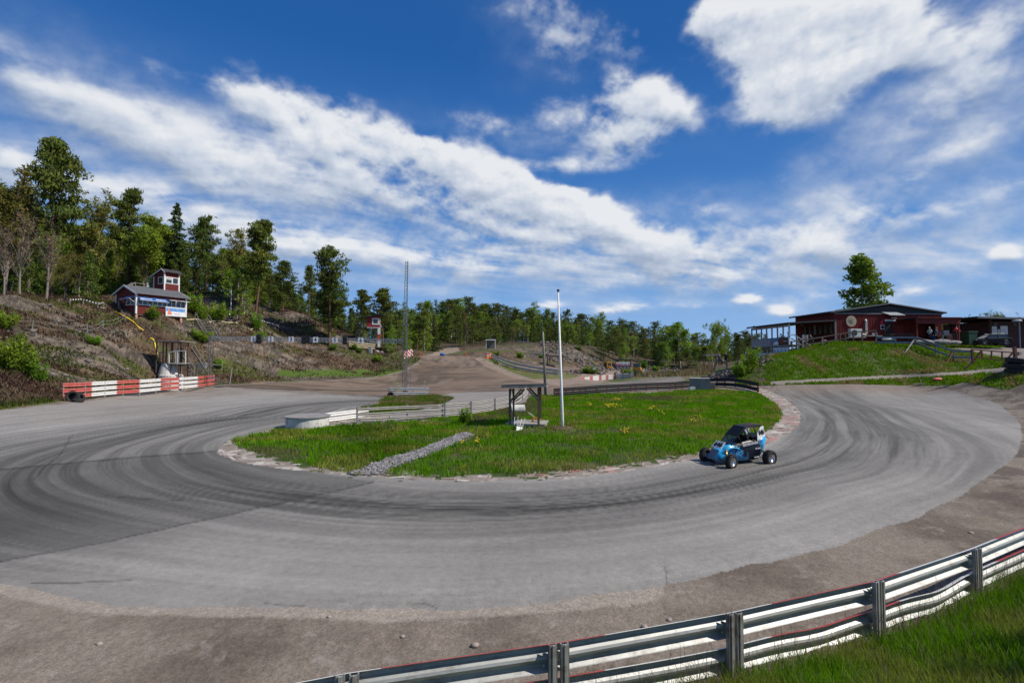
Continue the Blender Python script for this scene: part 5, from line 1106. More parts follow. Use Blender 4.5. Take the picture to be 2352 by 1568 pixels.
def buggy():
    FL = Vector((8.0, 18.35, 0)); th = math.radians(22); f = Vector((-math.cos(th), -math.sin(th), 0)); lf = Vector((math.sin(th), -math.cos(th), 0)); WB, TR = 1.85, 1.3
    org = FL-f*WB/2-lf*TR/2; rz = math.atan2(f.y, f.x)
    r = grp('off_road_buggy', org+Vector((0, 0, .0)), rz, 'small black and blue open-wheel racing buggy with lightning paint and white number plates', 'buggy'); r.rotation_euler = (math.radians(-1.5), 0, rz)
    P_ = buggy_paint(); BL = mat('buggy_black', (.008, .009, .012), .5, var=.1, spec=.25); CH = mat('polished_alloy', (.75, .76, .78), .18, .95, var=.05); FR = mat('frame_grey', (.10, .11, .12), .45, .6); GOLD = mat('gold_damper', (.62, .34, .06), .3, .8); WH = mat('plate_white', (.80, .80, .80), .4, var=.03); DK = mat('plate_black', (.01, .01, .012), .4)
    # tub, lofted
    st = [(1.20, .15, .24, .40), (1.02, .20, .22, .56), (.78, .24, .21, .66), (.52, .29, .19, .74), (.25, .35, .18, .80), (-.05, .40, .17, .84), (-.4, .42, .17, .88), (-.68, .42, .20, .93), (-.86, .41, .40, .98), (-1.05, .36, .78, 1.03)]
    mb = MB(); n = 10; vs = []
    for (x, w, z0, z1) in st:
        w *= 1.10; z1 += .03
        ring = [(-w*.8, z0), (-w*.97, z0+(z1-z0)*.18), (-w, z0+(z1-z0)*.5), (-w*.92, z0+(z1-z0)*.85), (-w*.72, z1), (w*.72, z1), (w*.92, z0+(z1-z0)*.85), (w, z0+(z1-z0)*.5), (w*.97, z0+(z1-z0)*.18), (w*.8, z0)]
        vs += [(x, y, z) for y, z in ring]
    fs = []
    for i in range(len(st)-1):
        for k in range(n):
            if k == 4 and 4 <= i <= 6: continue          # open cockpit
            fs.append((i*n+k, i*n+(k+1) % n, (i+1)*n+(k+1) % n, (i+1)*n+k))
    fs.append(tuple(range(n))); fs.append(tuple((len(st)-1)*n+k for k in range(n))[::-1]); mb.add(vs, fs); mb.build('body', P_, r, smooth=True)
    # arched front fairings
    for sg in (-1, 1):
        mb = MB(); arc = []
        for t in np.linspace(0, 1, 11): arc.append((.20+.92*t, .64+.10*math.sin(math.pi*min(1, t*1.25))-.34*max(0, t-.62)/.38*.8))
        a0 = [(x, sg*(.17+.10*(1.15-x)), z+.05) for x, z in arc]; a1 = [(x, sg*(.36+.05*(1.1-x)), z-.05) for x, z in arc]; vs = a0+a1; m_ = len(arc); vs += [(x, y, z-.02) for x, y, z in vs]
        fs = [(i, i+1, m_+i+1, m_+i) for i in range(m_-1)]+[(2*m_+i, 3*m_+i, 3*m_+i+1, 2*m_+i+1) for i in range(m_-1)]+[(m_+i, m_+i+1, 3*m_+i+1, 3*m_+i) for i in range(m_-1)]+[(0, m_, 3*m_, 2*m_), (m_-1, 3*m_-1, 4*m_-1, 2*m_-1)]
        mb.add(vs, fs); mb.build('front_fairing', mat('fairing_blue', (.015, .36, .66), .4, coat=.2, var=.08), r, smooth=True)
    # nose: grey skid plate, tow box
    mb = MB(); mb.prism([(1.23, -.16, .42), (1.33, -.15, .27), (1.33, .15, .27), (1.23, .16, .42)], (-.03, 0, -.01)); mb.prism([(1.23, -.16, .42), (1.08, -.19, .60), (1.08, .19, .60), (1.23, .16, .42)], (-.02, 0, -.02)); mb.build('skid_plate', mat('dull_grey_plate', (.16, .17, .20), .4, .5), r)
    mb = MB(); mb.prism([(1.33, -.14, .27), (1.22, -.13, .12), (1.22, .13, .12), (1.33, .14, .27)], (-.06, 0, 0)); mb.tube([(1.26, 0, .2), (1.33, 0, .19)], .03, 10); mb.build('bumper', BL, r)
    # front number plate
    o = Vector((.90, 0, .765)); u = Vector((-.30, 0, .30)).normalized(); mb = MB(); w0, w1 = .25, .22
    mb.prism([o-u*.16+Vector((0, -w0, 0)), o-u*.16+Vector((0, w0, 0)), o+u*.15+Vector((0, w1, 0)), o+u*.15+Vector((0, -w1, 0))], (.012, 0, .012)); pl = mb.build('number_plate', WH, r)
    text('646', .30, frame(o+Vector((.022, 0, .012)), (0, 1, 0), u), DK, pl, 'number', .003, bold=.014, sx=.86)
    # roof, visor, rear panels
    mb = MB(); mb.prism([(-.12, -.27, 1.40), (-.12, .27, 1.40), (-.92, .30, 1.43), (-.92, -.30, 1.43)], (0, 0, .02)); rf = mb.build('roof', BL, r)
    text('RACING', .11, frame((-.55, 0, 1.455), (0, 1, 0), (-1, 0, 0)), mat('plate_red', (.6, .04, .05), .5), rf, 'lettering', .001, sx=1.1)
    mb = MB(); mb.prism([(.26, -.27, 1.10), (.26, .27, 1.10), (-.12, .27, 1.40), (-.12, -.27, 1.40)], (.012, 0, .012)); mb.build('sun_visor', BL, r)
    mb = MB(); mb.prism([(.56, -.26, .77), (.56, .26, .77), (.26, .27, 1.10), (.26, -.27, 1.10)], (.006, 0, .004)); WS = mat('tinted_windscreen', (.06, .07, .08), .1, spec=.8)
    b = WS.node_tree.nodes['Principled BSDF']; b.inputs['Alpha'].default_value = .55; mb.build('windscreen', WS, r)
    for sg in (-1, 1):
        y = sg*.345; mb = MB(); q = [(-.97, y*.95, 1.43), (-1.06, y, 1.04), (-.60, sg*.40, .90), (-.62, y*1.05, 1.16), (-.80, y, 1.40)]; mb.prism(q, (0, sg*.012, 0)); pl = mb.build('number_plate', WH, r)
        text('646', .27, frame((-.83, y+sg*.040, 1.19), (-sg*1, -sg*.03, .14) if sg > 0 else (1, 0, 0), (0, 0, 1)), DK, pl, 'number', .004, bold=.010, sx=.72)
    # side lettering on the left flank
    text('KRISTOFER ASTRAND', .12, frame((-.19, .462, .80), (-1, 0.03, .115), (0, -.12, 1)), mat('sticker_white', (.62, .62, .64), .6), r, 'lettering', .004, bold=.003, sx=.62)
    text('No Limit', .07, frame((-.55, .478, .62), (-1, 0, .06), (0, 0, 1)), WH, r, 'lettering', .003, bold=.003)
    text('Laxvalla', .075, frame((-.50, .470, .30), (-1, 0, .06), (0, 0, 1)), WH, r, 'lettering', .003, bold=.002)
    mb = MB(); mb.box((.42, .37, .735), (.13, .004, .05), 0); mb.build('flag_sticker', mat('flag_blue', (.02, .16, .42), .5), r)
    mb = MB(); mb.box((.42, .375, .735), (.13, .004, .012)); mb.box((.445, .375, .735), (.014, .0042, .05)); mb.build('flag_cross', mat('flag_yellow', (.75, .55, .03), .5), r)
    # roll cage
    cage = []
    for sg in (-1, 1):
        cage += [[(.60, sg*.27, .72), (.26, sg*.285, 1.09), (-.12, sg*.285, 1.39), (-.92, sg*.31, 1.42), (-1.02, sg*.33, 1.0)], [(-.12, sg*.285, 1.39), (-.48, sg*.37, .86)], [(-.5, sg*.30, 1.41), (-.72, sg*.38, .92)], [(.26, sg*.285, 1.09), (.10, sg*.33, .80)], [(-.92, sg*.31, 1.42), (-.5, sg*.36, .9)]]
    cage += [[(-.12, -.285, 1.39), (-.12, .285, 1.39)], [(-.52, -.30, 1.41), (-.52, .30, 1.41)], [(.26, -.28, 1.09), (.26, .28, 1.09)]]
    for c in cage: mb = MB(); mb.tube(c, .019, 8); mb.build('cage_tube', BL, r, smooth=True)
    mb = MB(); mb.tube([(-1.05, 0, .9), (-1.25, .05, 1.0), (-1.42, .10, .96), (-1.5, .13, .86)], .012, 6); mb.build('antenna_hose', BL, r)
    mb = MB(); mb.box((-.72, 0, .62), (.5, .62, .5)); mb.build('engine', FR, r, bevel=.05)
    mb = MB(); mb.prism([(-.66, -.33, .955), (-.66, .33, .955), (-1.04, .28, 1.055), (-1.04, -.28, 1.055)], (0, 0, .02)); mb.build('rear_deck', BL, r)
    mb = MB(); mb.box((-.40, 0, .62), (.10, .44, .8), 0, 0, 0, .2); mb.box((-.22, 0, .42), (.42, .42, .08)); mb.build('seat', mat('seat_black', (.02, .02, .022), .8), r, bevel=.02)
    mb = MB(); prof = [(.125+.012*math.cos(t), .012*math.sin(t)) for t in np.linspace(0, 2*math.pi, 9)]; mb.lathe(prof, n=20); Msw = Matrix.Translation((.16, 0, .86)) @ Matrix.Rotation(math.radians(-62), 4, 'Y'); mb.v = [tuple(Msw @ Vector(v)) for v in mb.v]; mb.build('steering_wheel', BL, r, smooth=True)
    # wheels
    for (x, sg, R_, w, steer) in ((.95, 1, .262, .19, .16), (.95, -1, .262, .19, .16), (-.95, 1, .27, .25, 0), (-.95, -1, .27, .25, 0)):
        wh = bpy.data.objects.new('wheel', None); link(wh); wh.parent = r; wh.location = (x, sg*TR/2, R_); wh.rotation_euler = (0, 0, steer); wh.empty_display_size = .1
        mb = MB(); ri = R_*.60; prof = [(ri, -w*.42), (ri*1.06, -w*.49), (R_*.84, -w*.5), (R_*.96, -w*.44), (R_, -w*.3), (R_, w*.3), (R_*.96, w*.44), (R_*.84, w*.5), (ri*1.06, w*.49), (ri, w*.42), (ri, -w*.42)]; mb.lathe(prof, n=36, axis='Y')
        mb.build('tyre', RUBBER, wh, smooth=True)
        mb = MB()
        for k in range(26):
            t = k/26*2*math.pi
            for row, off in ((-1, 0), (0, .5), (1, 0)):
                tt = t+off*2*math.pi/26; c = Vector((R_*1.0*math.cos(tt), row*w*.27, R_*1.0*math.sin(tt))); mb.box(c, (.024, w*.22, .034), 0, 0, 0, -tt)
        mb.build('tread', RUBBER, wh)
        mb = MB(); o_ = sg*w*.40; prof = [(ri*1.0, o_), (ri*.97, o_+sg*.012), (ri*.88, o_-sg*.0), (ri*.82, o_-sg*.10), (ri*.42, o_-sg*.125), (ri*.30, o_-sg*.09), (ri*.28, o_-sg*.03), (.001, o_-sg*.025)]; mb.lathe(prof, n=28, axis='Y'); mb.build('rim', CH, wh, smooth=True)
        mb = MB()
        for k in range(8): t = k*math.pi/4; mb.tube([(ri*.6*math.cos(t), o_-sg*.118, ri*.6*math.sin(t)), (ri*.6*math.cos(t), o_-sg*.10, ri*.6*math.sin(t))], .018, 8)
        mb.build('rim_bolts', DK, wh)
    for sg in (-1, 1):
        for (a, b) in (((1.08, sg*.16, .26), (.95, sg*.56, .22)), ((.75, sg*.2, .26), (.95, sg*.56, .22)), ((1.08, sg*.16, .38), (.95, sg*.56, .34)), ((.8, sg*.2, .38), (.95, sg*.56, .34)), ((1.15, sg*.12, .32), (1.04, sg*.56, .3)), ((-.6, sg*.3, .28), (-.95, sg*.55, .24)), ((-1.0, sg*.25, .28), (-.95, sg*.55, .26))):
            mb = MB(); mb.tube([a, b], .013, 6); mb.build('suspension_arm', FR, r)
        mb = MB(); mb.tube([(.93, sg*.46, .30), (.86, sg*.30, .62)], .034, 10); mb.build('damper', GOLD, r, smooth=True)
        mb = MB(); mb.tube([(-.9, sg*.5, .30), (-.8, sg*.36, .72)], .032, 10); mb.build('damper', GOLD, r, smooth=True)
    # driver
    J = {'pel': (0, -.02, .42), 'spi': (0, -.10, .60), 'che': (0, -.16, .80), 'nek': (0, -.14, .95), 'hed': (0, -.10, 1.05), 'sL': (-.18, -.14, .90), 'sR': (.18, -.14, .90), 'eL': (-.25, .06, .74), 'eR': (.25, .06, .74), 'wL': (-.13, .28, .82), 'wR': (.13, .28, .82), 'hL': (-.10, .34, .86), 'hR': (.10, .34, .86),
         'pL': (-.09, .02, .42), 'pR': (.09, .02, .42), 'kL': (-.11, .42, .55), 'kR': (.11, .42, .55), 'aL': (-.08, .78, .34), 'aR': (.08, .78, .34), 'tL': (-.08, .86, .42), 'tR': (.08, .86, .42)}
    p = person('person in dark racing overalls and black helmet with green stripes driving the buggy', org-f*.22, rz-math.pi/2, J, top=(.03, .03, .035), legs=(.02, .02, .025), h=1.75, helmet=(mat('helmet_black', (.05, .05, .055), .35, var=.2, coat=.2), mat('helmet_green', (.35, .85, .06), .4)), skin=mat('black_gloves', (.02, .02, .02), .7))
buggy()

# ------------------------------------------------------------------ infield
BROWNW = mat('brown_weathered_wood', (.12, .085, .058), .85, var=.3, scale=3, bump=.3)
def shelter():
    c = P(1212, 968, 27.2); c = Vector((c.x, 27.2, H(c.x, 27.2))); 
    # four posts found from their feet in the photograph
    feet = [(1171, 977), (1204, 960), (1237, 978), (1262, 966)]; Q = [G(px, py, .12) for px, py in feet]
    o = (Q[0]+Q[2]+Q[1]+Q[3])/4; o.z = .1; r = grp('open_shelter', o, 0, 'small open timber shelter with a flat black roof on the infield', 'shelter')
    a = Q[0].copy(); b = Q[2].copy(); e1 = (b-a); e1.z = 0; wd = e1.length; e1.normalize(); e2 = Vector((-e1.y, e1.x, 0)); dp = 2.0
    base = [a, b, b+e2*dp, a+e2*dp]; hts = [2.15, 2.22, 2.12, 2.05]
    L_ = [Vector((p.x, p.y, 0))-Vector((o.x, o.y, 0)) for p in base]
    for p, h in zip(L_, hts): mb = MB(); mb.bar(p-Vector((0, 0, .2)), p+Vector((0, 0, h)), .12); mb.build('post', BROWNW, r)
    c_ = sum(L_, Vector())/4; ov = .45
    def ex(p): d = p-c_; return c_+d+Vector((d.x/abs(d.x)*ov, d.y/abs(d.y)*ov, 0)) if abs(d.x) > .01 and abs(d.y) > .01 else p
    R4 = []
    for i, (p, h) in enumerate(zip(L_, hts)): d = (p-c_); q = p+(e1*(ov if d.dot(e1) > 0 else -ov))+(e2*(ov if d.dot(e2) > 0 else -ov*.6)); q.z = h+.05; R4.append(q)
    mb = MB(); mb.prism([q+Vector((0, 0, .12)) for q in R4], (0, 0, .05)); mb.build('roof', FELT, r)
    for i in range(4):
        p, q = R4[i], R4[(i+1) % 4]; mb = MB(); mb.bar(p+Vector((0, 0, .06)), q+Vector((0, 0, .06)), .035, .13); mb.build('fascia', GREYW, r)
    mb = MB(); 
    for t in np.linspace(.06, .94, 6): mb.bar(R4[0].lerp(R4[1], t)+Vector((0, 0, .08)), R4[3].lerp(R4[2], t)+Vector((0, 0, .08)), .06, .1)
    mb.build('rafters', DARKW, r)
    for i in range(4):
        p = L_[i]
        for j in ((i+1) % 4, (i-1) % 4):
            d = (L_[j]-p).normalized(); mb = MB(); mb.bar(p+Vector((0, 0, hts[i]-.75)), p+d*.68+Vector((0, 0, hts[i]-.04)), .05, .10); mb.build('brace', GREYW if i == 1 else BROWNW, r)
    # slab
    mb = MB(); s_ = [c_+e1*x+e2*y for x, y in ((-1.15, -.9), (1.2, -.9), (1.35, 1.0), (-.9, 1.1))]; mb.prism([Vector((p.x, p.y, -.05)) for p in s_], (0, 0, .17)); sl_ = mb.build('concrete_slab', CONC, None); sl_.location = o; tag(sl_, 'pale concrete slab under the open shelter', 'slab')
    # orange chair lying on its back, white plastic chair upside down
    def chair(pos, rot, m1, m2, lab, nm, cat):
        k = grp(nm, pos, 0, lab, cat); k.rotation_euler = rot
        mb = MB(); mb.box((0, 0, .45), (.42, .42, .025)); mb.build('seat', m1, k, bevel=.01); mb = MB(); mb.box((0, .22, .70), (.40, .025, .36), 0, 0, -.2); mb.build('backrest', m1, k, bevel=.01)
        for x, y in ((-.19, -.19), (.19, -.19), (-.19, .2), (.19, .2)): mb = MB(); mb.tube([(x*.9, y*.9, .44), (x*1.15, y*1.2, 0)], .016, 6); mb.build('leg', m2, k)
    w = G(1212, 972, .12); chair(w+Vector((-.05, .15, .42)), (math.radians(118), .15, math.radians(75)), mat('orange_plastic', (.62, .22, .03), .5, var=.15), GALV, 'orange plastic chair tipped over on the shelter slab', 'tipped_chair', 'chair')
    w = G(1198, 984, .1); chair(w+Vector((-.1, 0, .62)), (math.radians(170), .25, .4), mat('white_plastic', (.78, .78, .76), .4, var=.05), mat('white_plastic', (.78, .78, .76)), 'white plastic stool turned over in the grass in front of the shelter', 'overturned_stool', 'stool')
shelter()
def flagpole():
    b = G(1292, 983, .1); d = b.y; r = grp('flagpole', b, 0, 'tall white flagpole with a dark knob standing in the infield grass', 'flagpole'); top = P(1282, 672, d*1.0)-b
    mb = MB(); mb.tube([Vector((0, 0, -.2)), Vector((0, 0, .5)), top], [.085, .08, .045], 16); mb.build('pole', WHITEP, r, smooth=True)
    mb = MB(); mb.tube([top, top+Vector((0, 0, .08))], .03, 8); mb.ellipsoid(top+Vector((0, 0, .13)), (.085, .085, .07), 12, 8); mb.build('finial', BLACK, r, smooth=True)
    mb = MB(); mb.box((0, 0, .07), (.3, .3, .06)); mb.build('base_plate', DARKW, r)
    # soil ring
    mb = MB(); mb.lathe([(.75, -.06), (.6, .05), (.2, .07), (.001, .07)], n=18); o = mb.build('soil_patch', mat('brown_litter', (.13, .085, .05), .95, var=.5, scale=9), None, smooth=True); o.location = b; tag(o, kind='structure')
flagpole()
def pole_grey():
    d = 52; b = GD(1253, d); t = P(1247, 762, d); r = grp('wooden_pole', b, 0, 'old grey wooden pole behind the open shelter, thin rod on top', 'pole')
    mb = MB(); mb.tube([Vector((0, 0, -.3)), (t-b)*.7, t-b], [.16, .12, .10], 10); mb.build('shaft', GREYW, r, smooth=True); mb = MB(); mb.tube([t-b, P(1245, 733, d)-b], .02, 6); mb.build('rod', GALVD, r)
pole_grey()
def ring_well():
    c = G(707, 985, .0); c.y += .0; d = c.y; w = (756-657)/F*d; R_ = w/2; c = P(706, 984, d+R_*.6); c.z = 0; r = grp('concrete_well', c, 0, 'round concrete well ring with a grey lid at the left end of the infield', 'well')
    mb = MB(); mb.lathe([(R_*.97, -.2), (R_*.97, .62), (R_*.90, .62), (R_*.90, -.2)], n=40); mb.build('ring', CONCW, r, smooth=False)
    mb = MB(); mb.lathe([(.001, .63), (R_*1.03, .63), (R_*1.03, .69), (.001, .71)], n=40); mb.build('lid', mat('grey_board_lid', (.27, .255, .245), .85, var=.35, scale=2.4, dirt=(.06, .055, .05), dirt_amt=.6), r)
ring_well()
def triple_rail():
    tops = [(985,952),(1018,938),(1058,931),(1078,929)]
    foot = [(742,970,.1),(792,972,.1),(820,974,.05),(935,966,.0),(1018,962,.0),(1082,956,.0),(1137,947,0),(1180,935,0),(1200,922,0),(1213,905,0)]
    g = [G(px, py, 0) for px, py, _ in foot]; g = [Vector((p.x, p.y, H(p.x, p.y))) for p in g]
    line = smooth_pts(g[2:], 2); hts = (.18, .5, .82)
    guard_rail('white triple-beam barrier curving from the concrete well to behind the shelter', line, hts, .60, -1, (GALVL, GALVL), None, [g[2], g[3], g[4]+Vector((.1, 0, 0)), g[5], g[6], g[7], g[8], g[9]], 1.0, POSTM, dent=.012)
    l2 = smooth_pts([G(745, 972, 0), G(790, 966, 0), G(845, 958, 0)], 1)
    guard_rail('short red-tipped barrier end behind the concrete well', l2, (.18, .5), .8, -1, (WHITEP, GALVL), None, [l2[-1]], .8)
triple_rail()
def misc_infield():
    # short guard rail with tyres by the mast
    a = G(893, 912, 0); b = G(987, 909, 0); ln = poly_at([Vector((a.x, a.y, 0)), Vector((b.x, b.y-.5, 0))], .8)
    guard_rail('short silver guard rail on the grass tip in front of the lattice mast', ln, (.35, .80), 1.0, -1, (GALV, GALV), None, [ln[0], ln[len(ln)//2], ln[-1]], 1.0)
    for i, (px, py, h, lab) in enumerate(((897, 914, .3, 'left tyre lying under the short silver guard rail'), (908, 916, .18, 'middle tyre under the short silver guard rail'), (922, 916, .18, 'dark tyre right of the middle one under the short silver guard rail'), (931, 910, .35, 'upright tyre leaning on the short silver guard rail'))):
        p = G(px, py, 0); tyre(p+Vector((0, 0, h)), .34, .2, (0 if h < .2 else math.radians(75), 0, .3*i), lab, 'tyres under the short silver guard rail')
    for i, (px, py) in enumerate(((945, 945), (955, 943), (965, 941), (988, 937), (1000, 938), (1012, 934))):
        p = G(px, py, 0); tyre(p+Vector((0, 0, .0)), .33, .2, (0, 0, 0), 'half-buried tyre, %s of the row along the grass tip' % ['leftmost', 'second from left', 'third from left', 'third from right', 'second from right', 'rightmost'][i], 'half-buried tyres along the grass tip')
    # concrete pipe piece
    p = G(1186, 950, 0); r = grp('concrete_pipe', p+Vector((.1, .3, .3)), .2, 'short white concrete pipe lying in the dry grass behind the shelter', 'pipe'); mb = MB(); mb.lathe([(.33, -.5), (.33, .5), (.26, .5), (.26, -.5), (.33, -.5)], n=24, axis='X'); mb.build('pipe_ring', CONCW, r, smooth=False)
    # dark back guard rail, two rows, with rusty posts
    px = [(1272, 903), (1330, 905), (1400, 903), (1480, 897), (1540, 891), (1600, 886)]; dd = [50, 52, 54.5, 57, 59, 60.5]; g = [GD(x, d) for (x, y), d in zip(px, dd)]
    line = smooth_pts(g, 2); ps = [GD(x, np.interp(x, [q[0] for q in px], dd)) for x in (1273, 1282, 1300, 1316, 1331, 1345, 1370, 1393, 1420, 1448, 1460, 1484, 1510, 1538, 1551, 1566)]
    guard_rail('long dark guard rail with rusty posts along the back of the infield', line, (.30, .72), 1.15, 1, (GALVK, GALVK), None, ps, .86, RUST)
    g = [GD(x, d) for x, d in ((1600, 60.5), (1640, 60), (1690, 57.5), (1741, 53))]; line = smooth_pts(g, 2)
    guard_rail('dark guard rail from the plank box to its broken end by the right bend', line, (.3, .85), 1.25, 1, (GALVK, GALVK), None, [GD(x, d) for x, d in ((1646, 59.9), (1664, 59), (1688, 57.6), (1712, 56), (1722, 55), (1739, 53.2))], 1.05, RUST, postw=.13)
    # plank box
    p = GD(1606, 57.5); r = grp('plank_box', p, math.radians(-12), 'weathered grey plank box standing at the back of the infield', 'box'); w = 2.0; d_ = 1.6; h = 1.35
    for i in range(7):
        z = .1+i*.185; mb = MB(); mb.box((0, -d_/2, z), (w, .03, .17)); mb.box((0, d_/2, z), (w, .03, .17)); mb.box((-w/2, 0, z), (.03, d_-.04, .17)); mb.box((w/2, 0, z), (.03, d_-.04, .17)); mb.build('planks', GREYW, r)
    mb = MB(); mb.box((0, 0, h), (w+.12, d_+.12, .06)); mb.build('lid', mat('pale_grey_board', (.40, .38, .35), .85, var=.2, scale=3), r)
    q = GD(1588, 57); mb = MB(); mb.box((0, 0, .2), (.6, .5, .45)); o = mb.build('concrete_block', CONCW, None, bevel=.03); o.location = q; tag(o, 'pale concrete block at the left foot of the plank box', 'block')
    mb = MB(); mb.box((0, 0, .3), (1.0, .05, 1.1), 0, 0, .25); o = mb.build('leaning_board', GREYW, None); o.location = GD(1631, 57); tag(o, 'grey board leaning against the right side of the plank box', 'board')
    # yellow flowers
    fm = mat('yellow_petals', (.85, .62, .01), .5, var=.15); sm = mat('flower_stems', (.07, .14, .02), .7)
    R_ = random.Random(5)
    for (px_, py_, n, rad, lab) in ((1405, 942, 16, .8, 'largest clump of yellow flowers, right of the flagpole'), (1498, 947, 6, .4, 'clump of yellow flowers right of the largest clump'), (1435, 1004, 7, .22, 'clump of yellow flowers at the centre of the infield grass'), (1592, 978, 4, .2, 'small yellow flower clump above the buggy nose'), (1094, 1029, 4, .15, 'small yellow flower clump near the gravel strip'), (1355, 938, 4, .35, 'small yellow flower clump just right of the flagpole'), (1600, 968, 2, .3, 'few yellow flowers above the buggy'), (1420, 925, 5, .7, 'sparse yellow flowers at the back of the infield'), (1520, 958, 2, .2, 'pair of yellow flowers left of the buggy'), (1062, 1035, 2, .12, 'two yellow flowers by the gravel strip'), (1190, 878, 5, .4, 'yellow flowers under the left roof edge of the shelter')):
        p = G(px_, py_, .05) if py_ > 890 else GD(1190, 52); r = grp('flower_clump', p, 0, lab, 'flowers', 'yellow flower clumps in the infield')
        mb = MB(); mh = MB()
        for i in range(n*3):
            a = R_.uniform(0, 6.28); q = Vector((math.cos(a)*rad*R_.random(), math.sin(a)*rad*R_.random()*1.3, 0)); h = R_.uniform(.25, .48); mb.tube([q, q+Vector((R_.uniform(-.03, .03), 0, h))], .006, 3, cap=False); s_ = R_.uniform(.018, .034)*(1+p.y/60)
            mh.ellipsoid(q+Vector((0, 0, h)), (s_, s_, s_*.6), 6, 4)
        mb.build('stems', sm, r); mh.build('blossoms', fm, r)
misc_infield()
# ------------------------------------------------------------------ left side: barrier, hut, watch post, gantry, stilt hut
def left_barrier():
    A = GD(145, 44); B = GD(493, 69.5); xs = [145, 212, 269.5, 321, 370, 412.5, 454.6, 493]
    def at(px):    # point of line A-B seen in direction px
        u = (px-1176)/F; t = (A.x-u*A.y)/(u*(B.y-A.y)-(B.x-A.x)); p = A+(B-A)*t; return Vector((p.x, p.y, H(p.x, p.y)))
    pts = []; cols = []
    for i, (a, b) in enumerate(zip(xs[:-1], xs[1:])):
        for j in range(4): pts.append(at(a+(b-a)*j/4)); cols.append(i % 2)
    pts.append(at(xs[-1]))
    # smooth the heights
    zs = np.interp(range(len(pts)), [0, len(pts)-1], [pts[0].z, pts[-1].z]);
    for p, z in zip(pts, zs): p.z = z*.8+p.z*.2
    guard_rail('triple-beam red and white striped barrier at the foot of the left slope', pts, (.24, .76, 1.28), 1.12, 1 if False else -1, (PINKP, WHITEP, GALVL), lambda i: cols[i], [pts[i]+Vector((0, .12, 0)) for i in range(0, len(pts), 3)], 1.45, POSTM)
    o = pts[0]
    for i, (px, d, h, rot, lab) in enumerate(((170, 43.2, .42, (math.radians(80), 0, .5), 'big black tyre standing at the left end of the striped barrier'), (186, 43.6, .36, (math.radians(65), .3, 1.3), 'tyre leaning behind the big tyre at the striped barrier'), (182, 42.9, .16, (0, 0, 0), 'flat tyre lying at the left end of the striped barrier'))): tyre(GD(px, d)+Vector((0, 0, h)), .5 if i == 0 else .42, .32, rot, lab)
left_barrier()

def window(parent, M, w, h, panes=1, fr=WHITEP, fw=.07, glass=GLASSD, dp=.05):
    """window in local xy plane of M, centred"""
    mb = MB(); mb.M = M
    for x, y, a, b in ((0, h/2, w+fw, fw), (0, -h/2, w+fw, fw), (-w/2, 0, fw, h-fw), (w/2, 0, fw, h-fw)): mb.box((x, y, dp/2), (a, b, dp))
    for i in range(1, panes): mb.box((-w/2+w*i/panes, 0, dp/2), (fw*.9, h-fw, dp*.9))
    f = mb.build('window', fr, parent)
    mb = MB(); mb.M = M; mb.box((0, 0, .012), (w, h, .01)); mb.build('pane', glass, f); return f
def gable_house(parent, L_, W, hw, rh, wall, roofm, ov=.35, ridge_y=None, trim=WHITEP, ovx=.3, fascia=WHITEP):
    ry = W/2 if ridge_y is None else ridge_y
    mb = MB(); sec = [(0, 0, 0), (0, W, 0), (0, W, hw), (0, ry, hw+rh), (0, 0, hw)]; mb.prism(sec, (L_, 0, 0)); mb.build('wall', wall, parent)
    for s_, (y0, y1) in ((-1, (-ov, ry)), (1, (W+ov, ry))):
        ww = (ry if s_ < 0 else W-ry); z0 = hw-rh*ov/ww; mb = MB(); mb.prism([(-ovx, y0, z0+.04), (-ovx, y1, hw+rh+.05), (L_+ovx, y1, hw+rh+.05), (L_+ovx, y0, z0+.04)], (0, 0, .07))
        n = int((L_+2*ovx)/.22)
        for i in range(n): x = -ovx+.1+i*.22; mb.bar((x, y0, z0+.125), (x, y1, hw+rh+.135), .07, .03)
        mb.build('roof', roofm, parent)
        for x in (-ovx-.02, L_+ovx+.02): mb = MB(); mb.bar((x, y0, z0), (x, y1, hw+rh+.01), .04, .2); mb.build('fascia', fascia, parent)
    if trim:
        for x in (0, L_):
            for y in (0, W): mb = MB(); mb.box((x, y, hw/2), (.2, .2, hw-.02)); mb.build('corner_board', trim, parent)
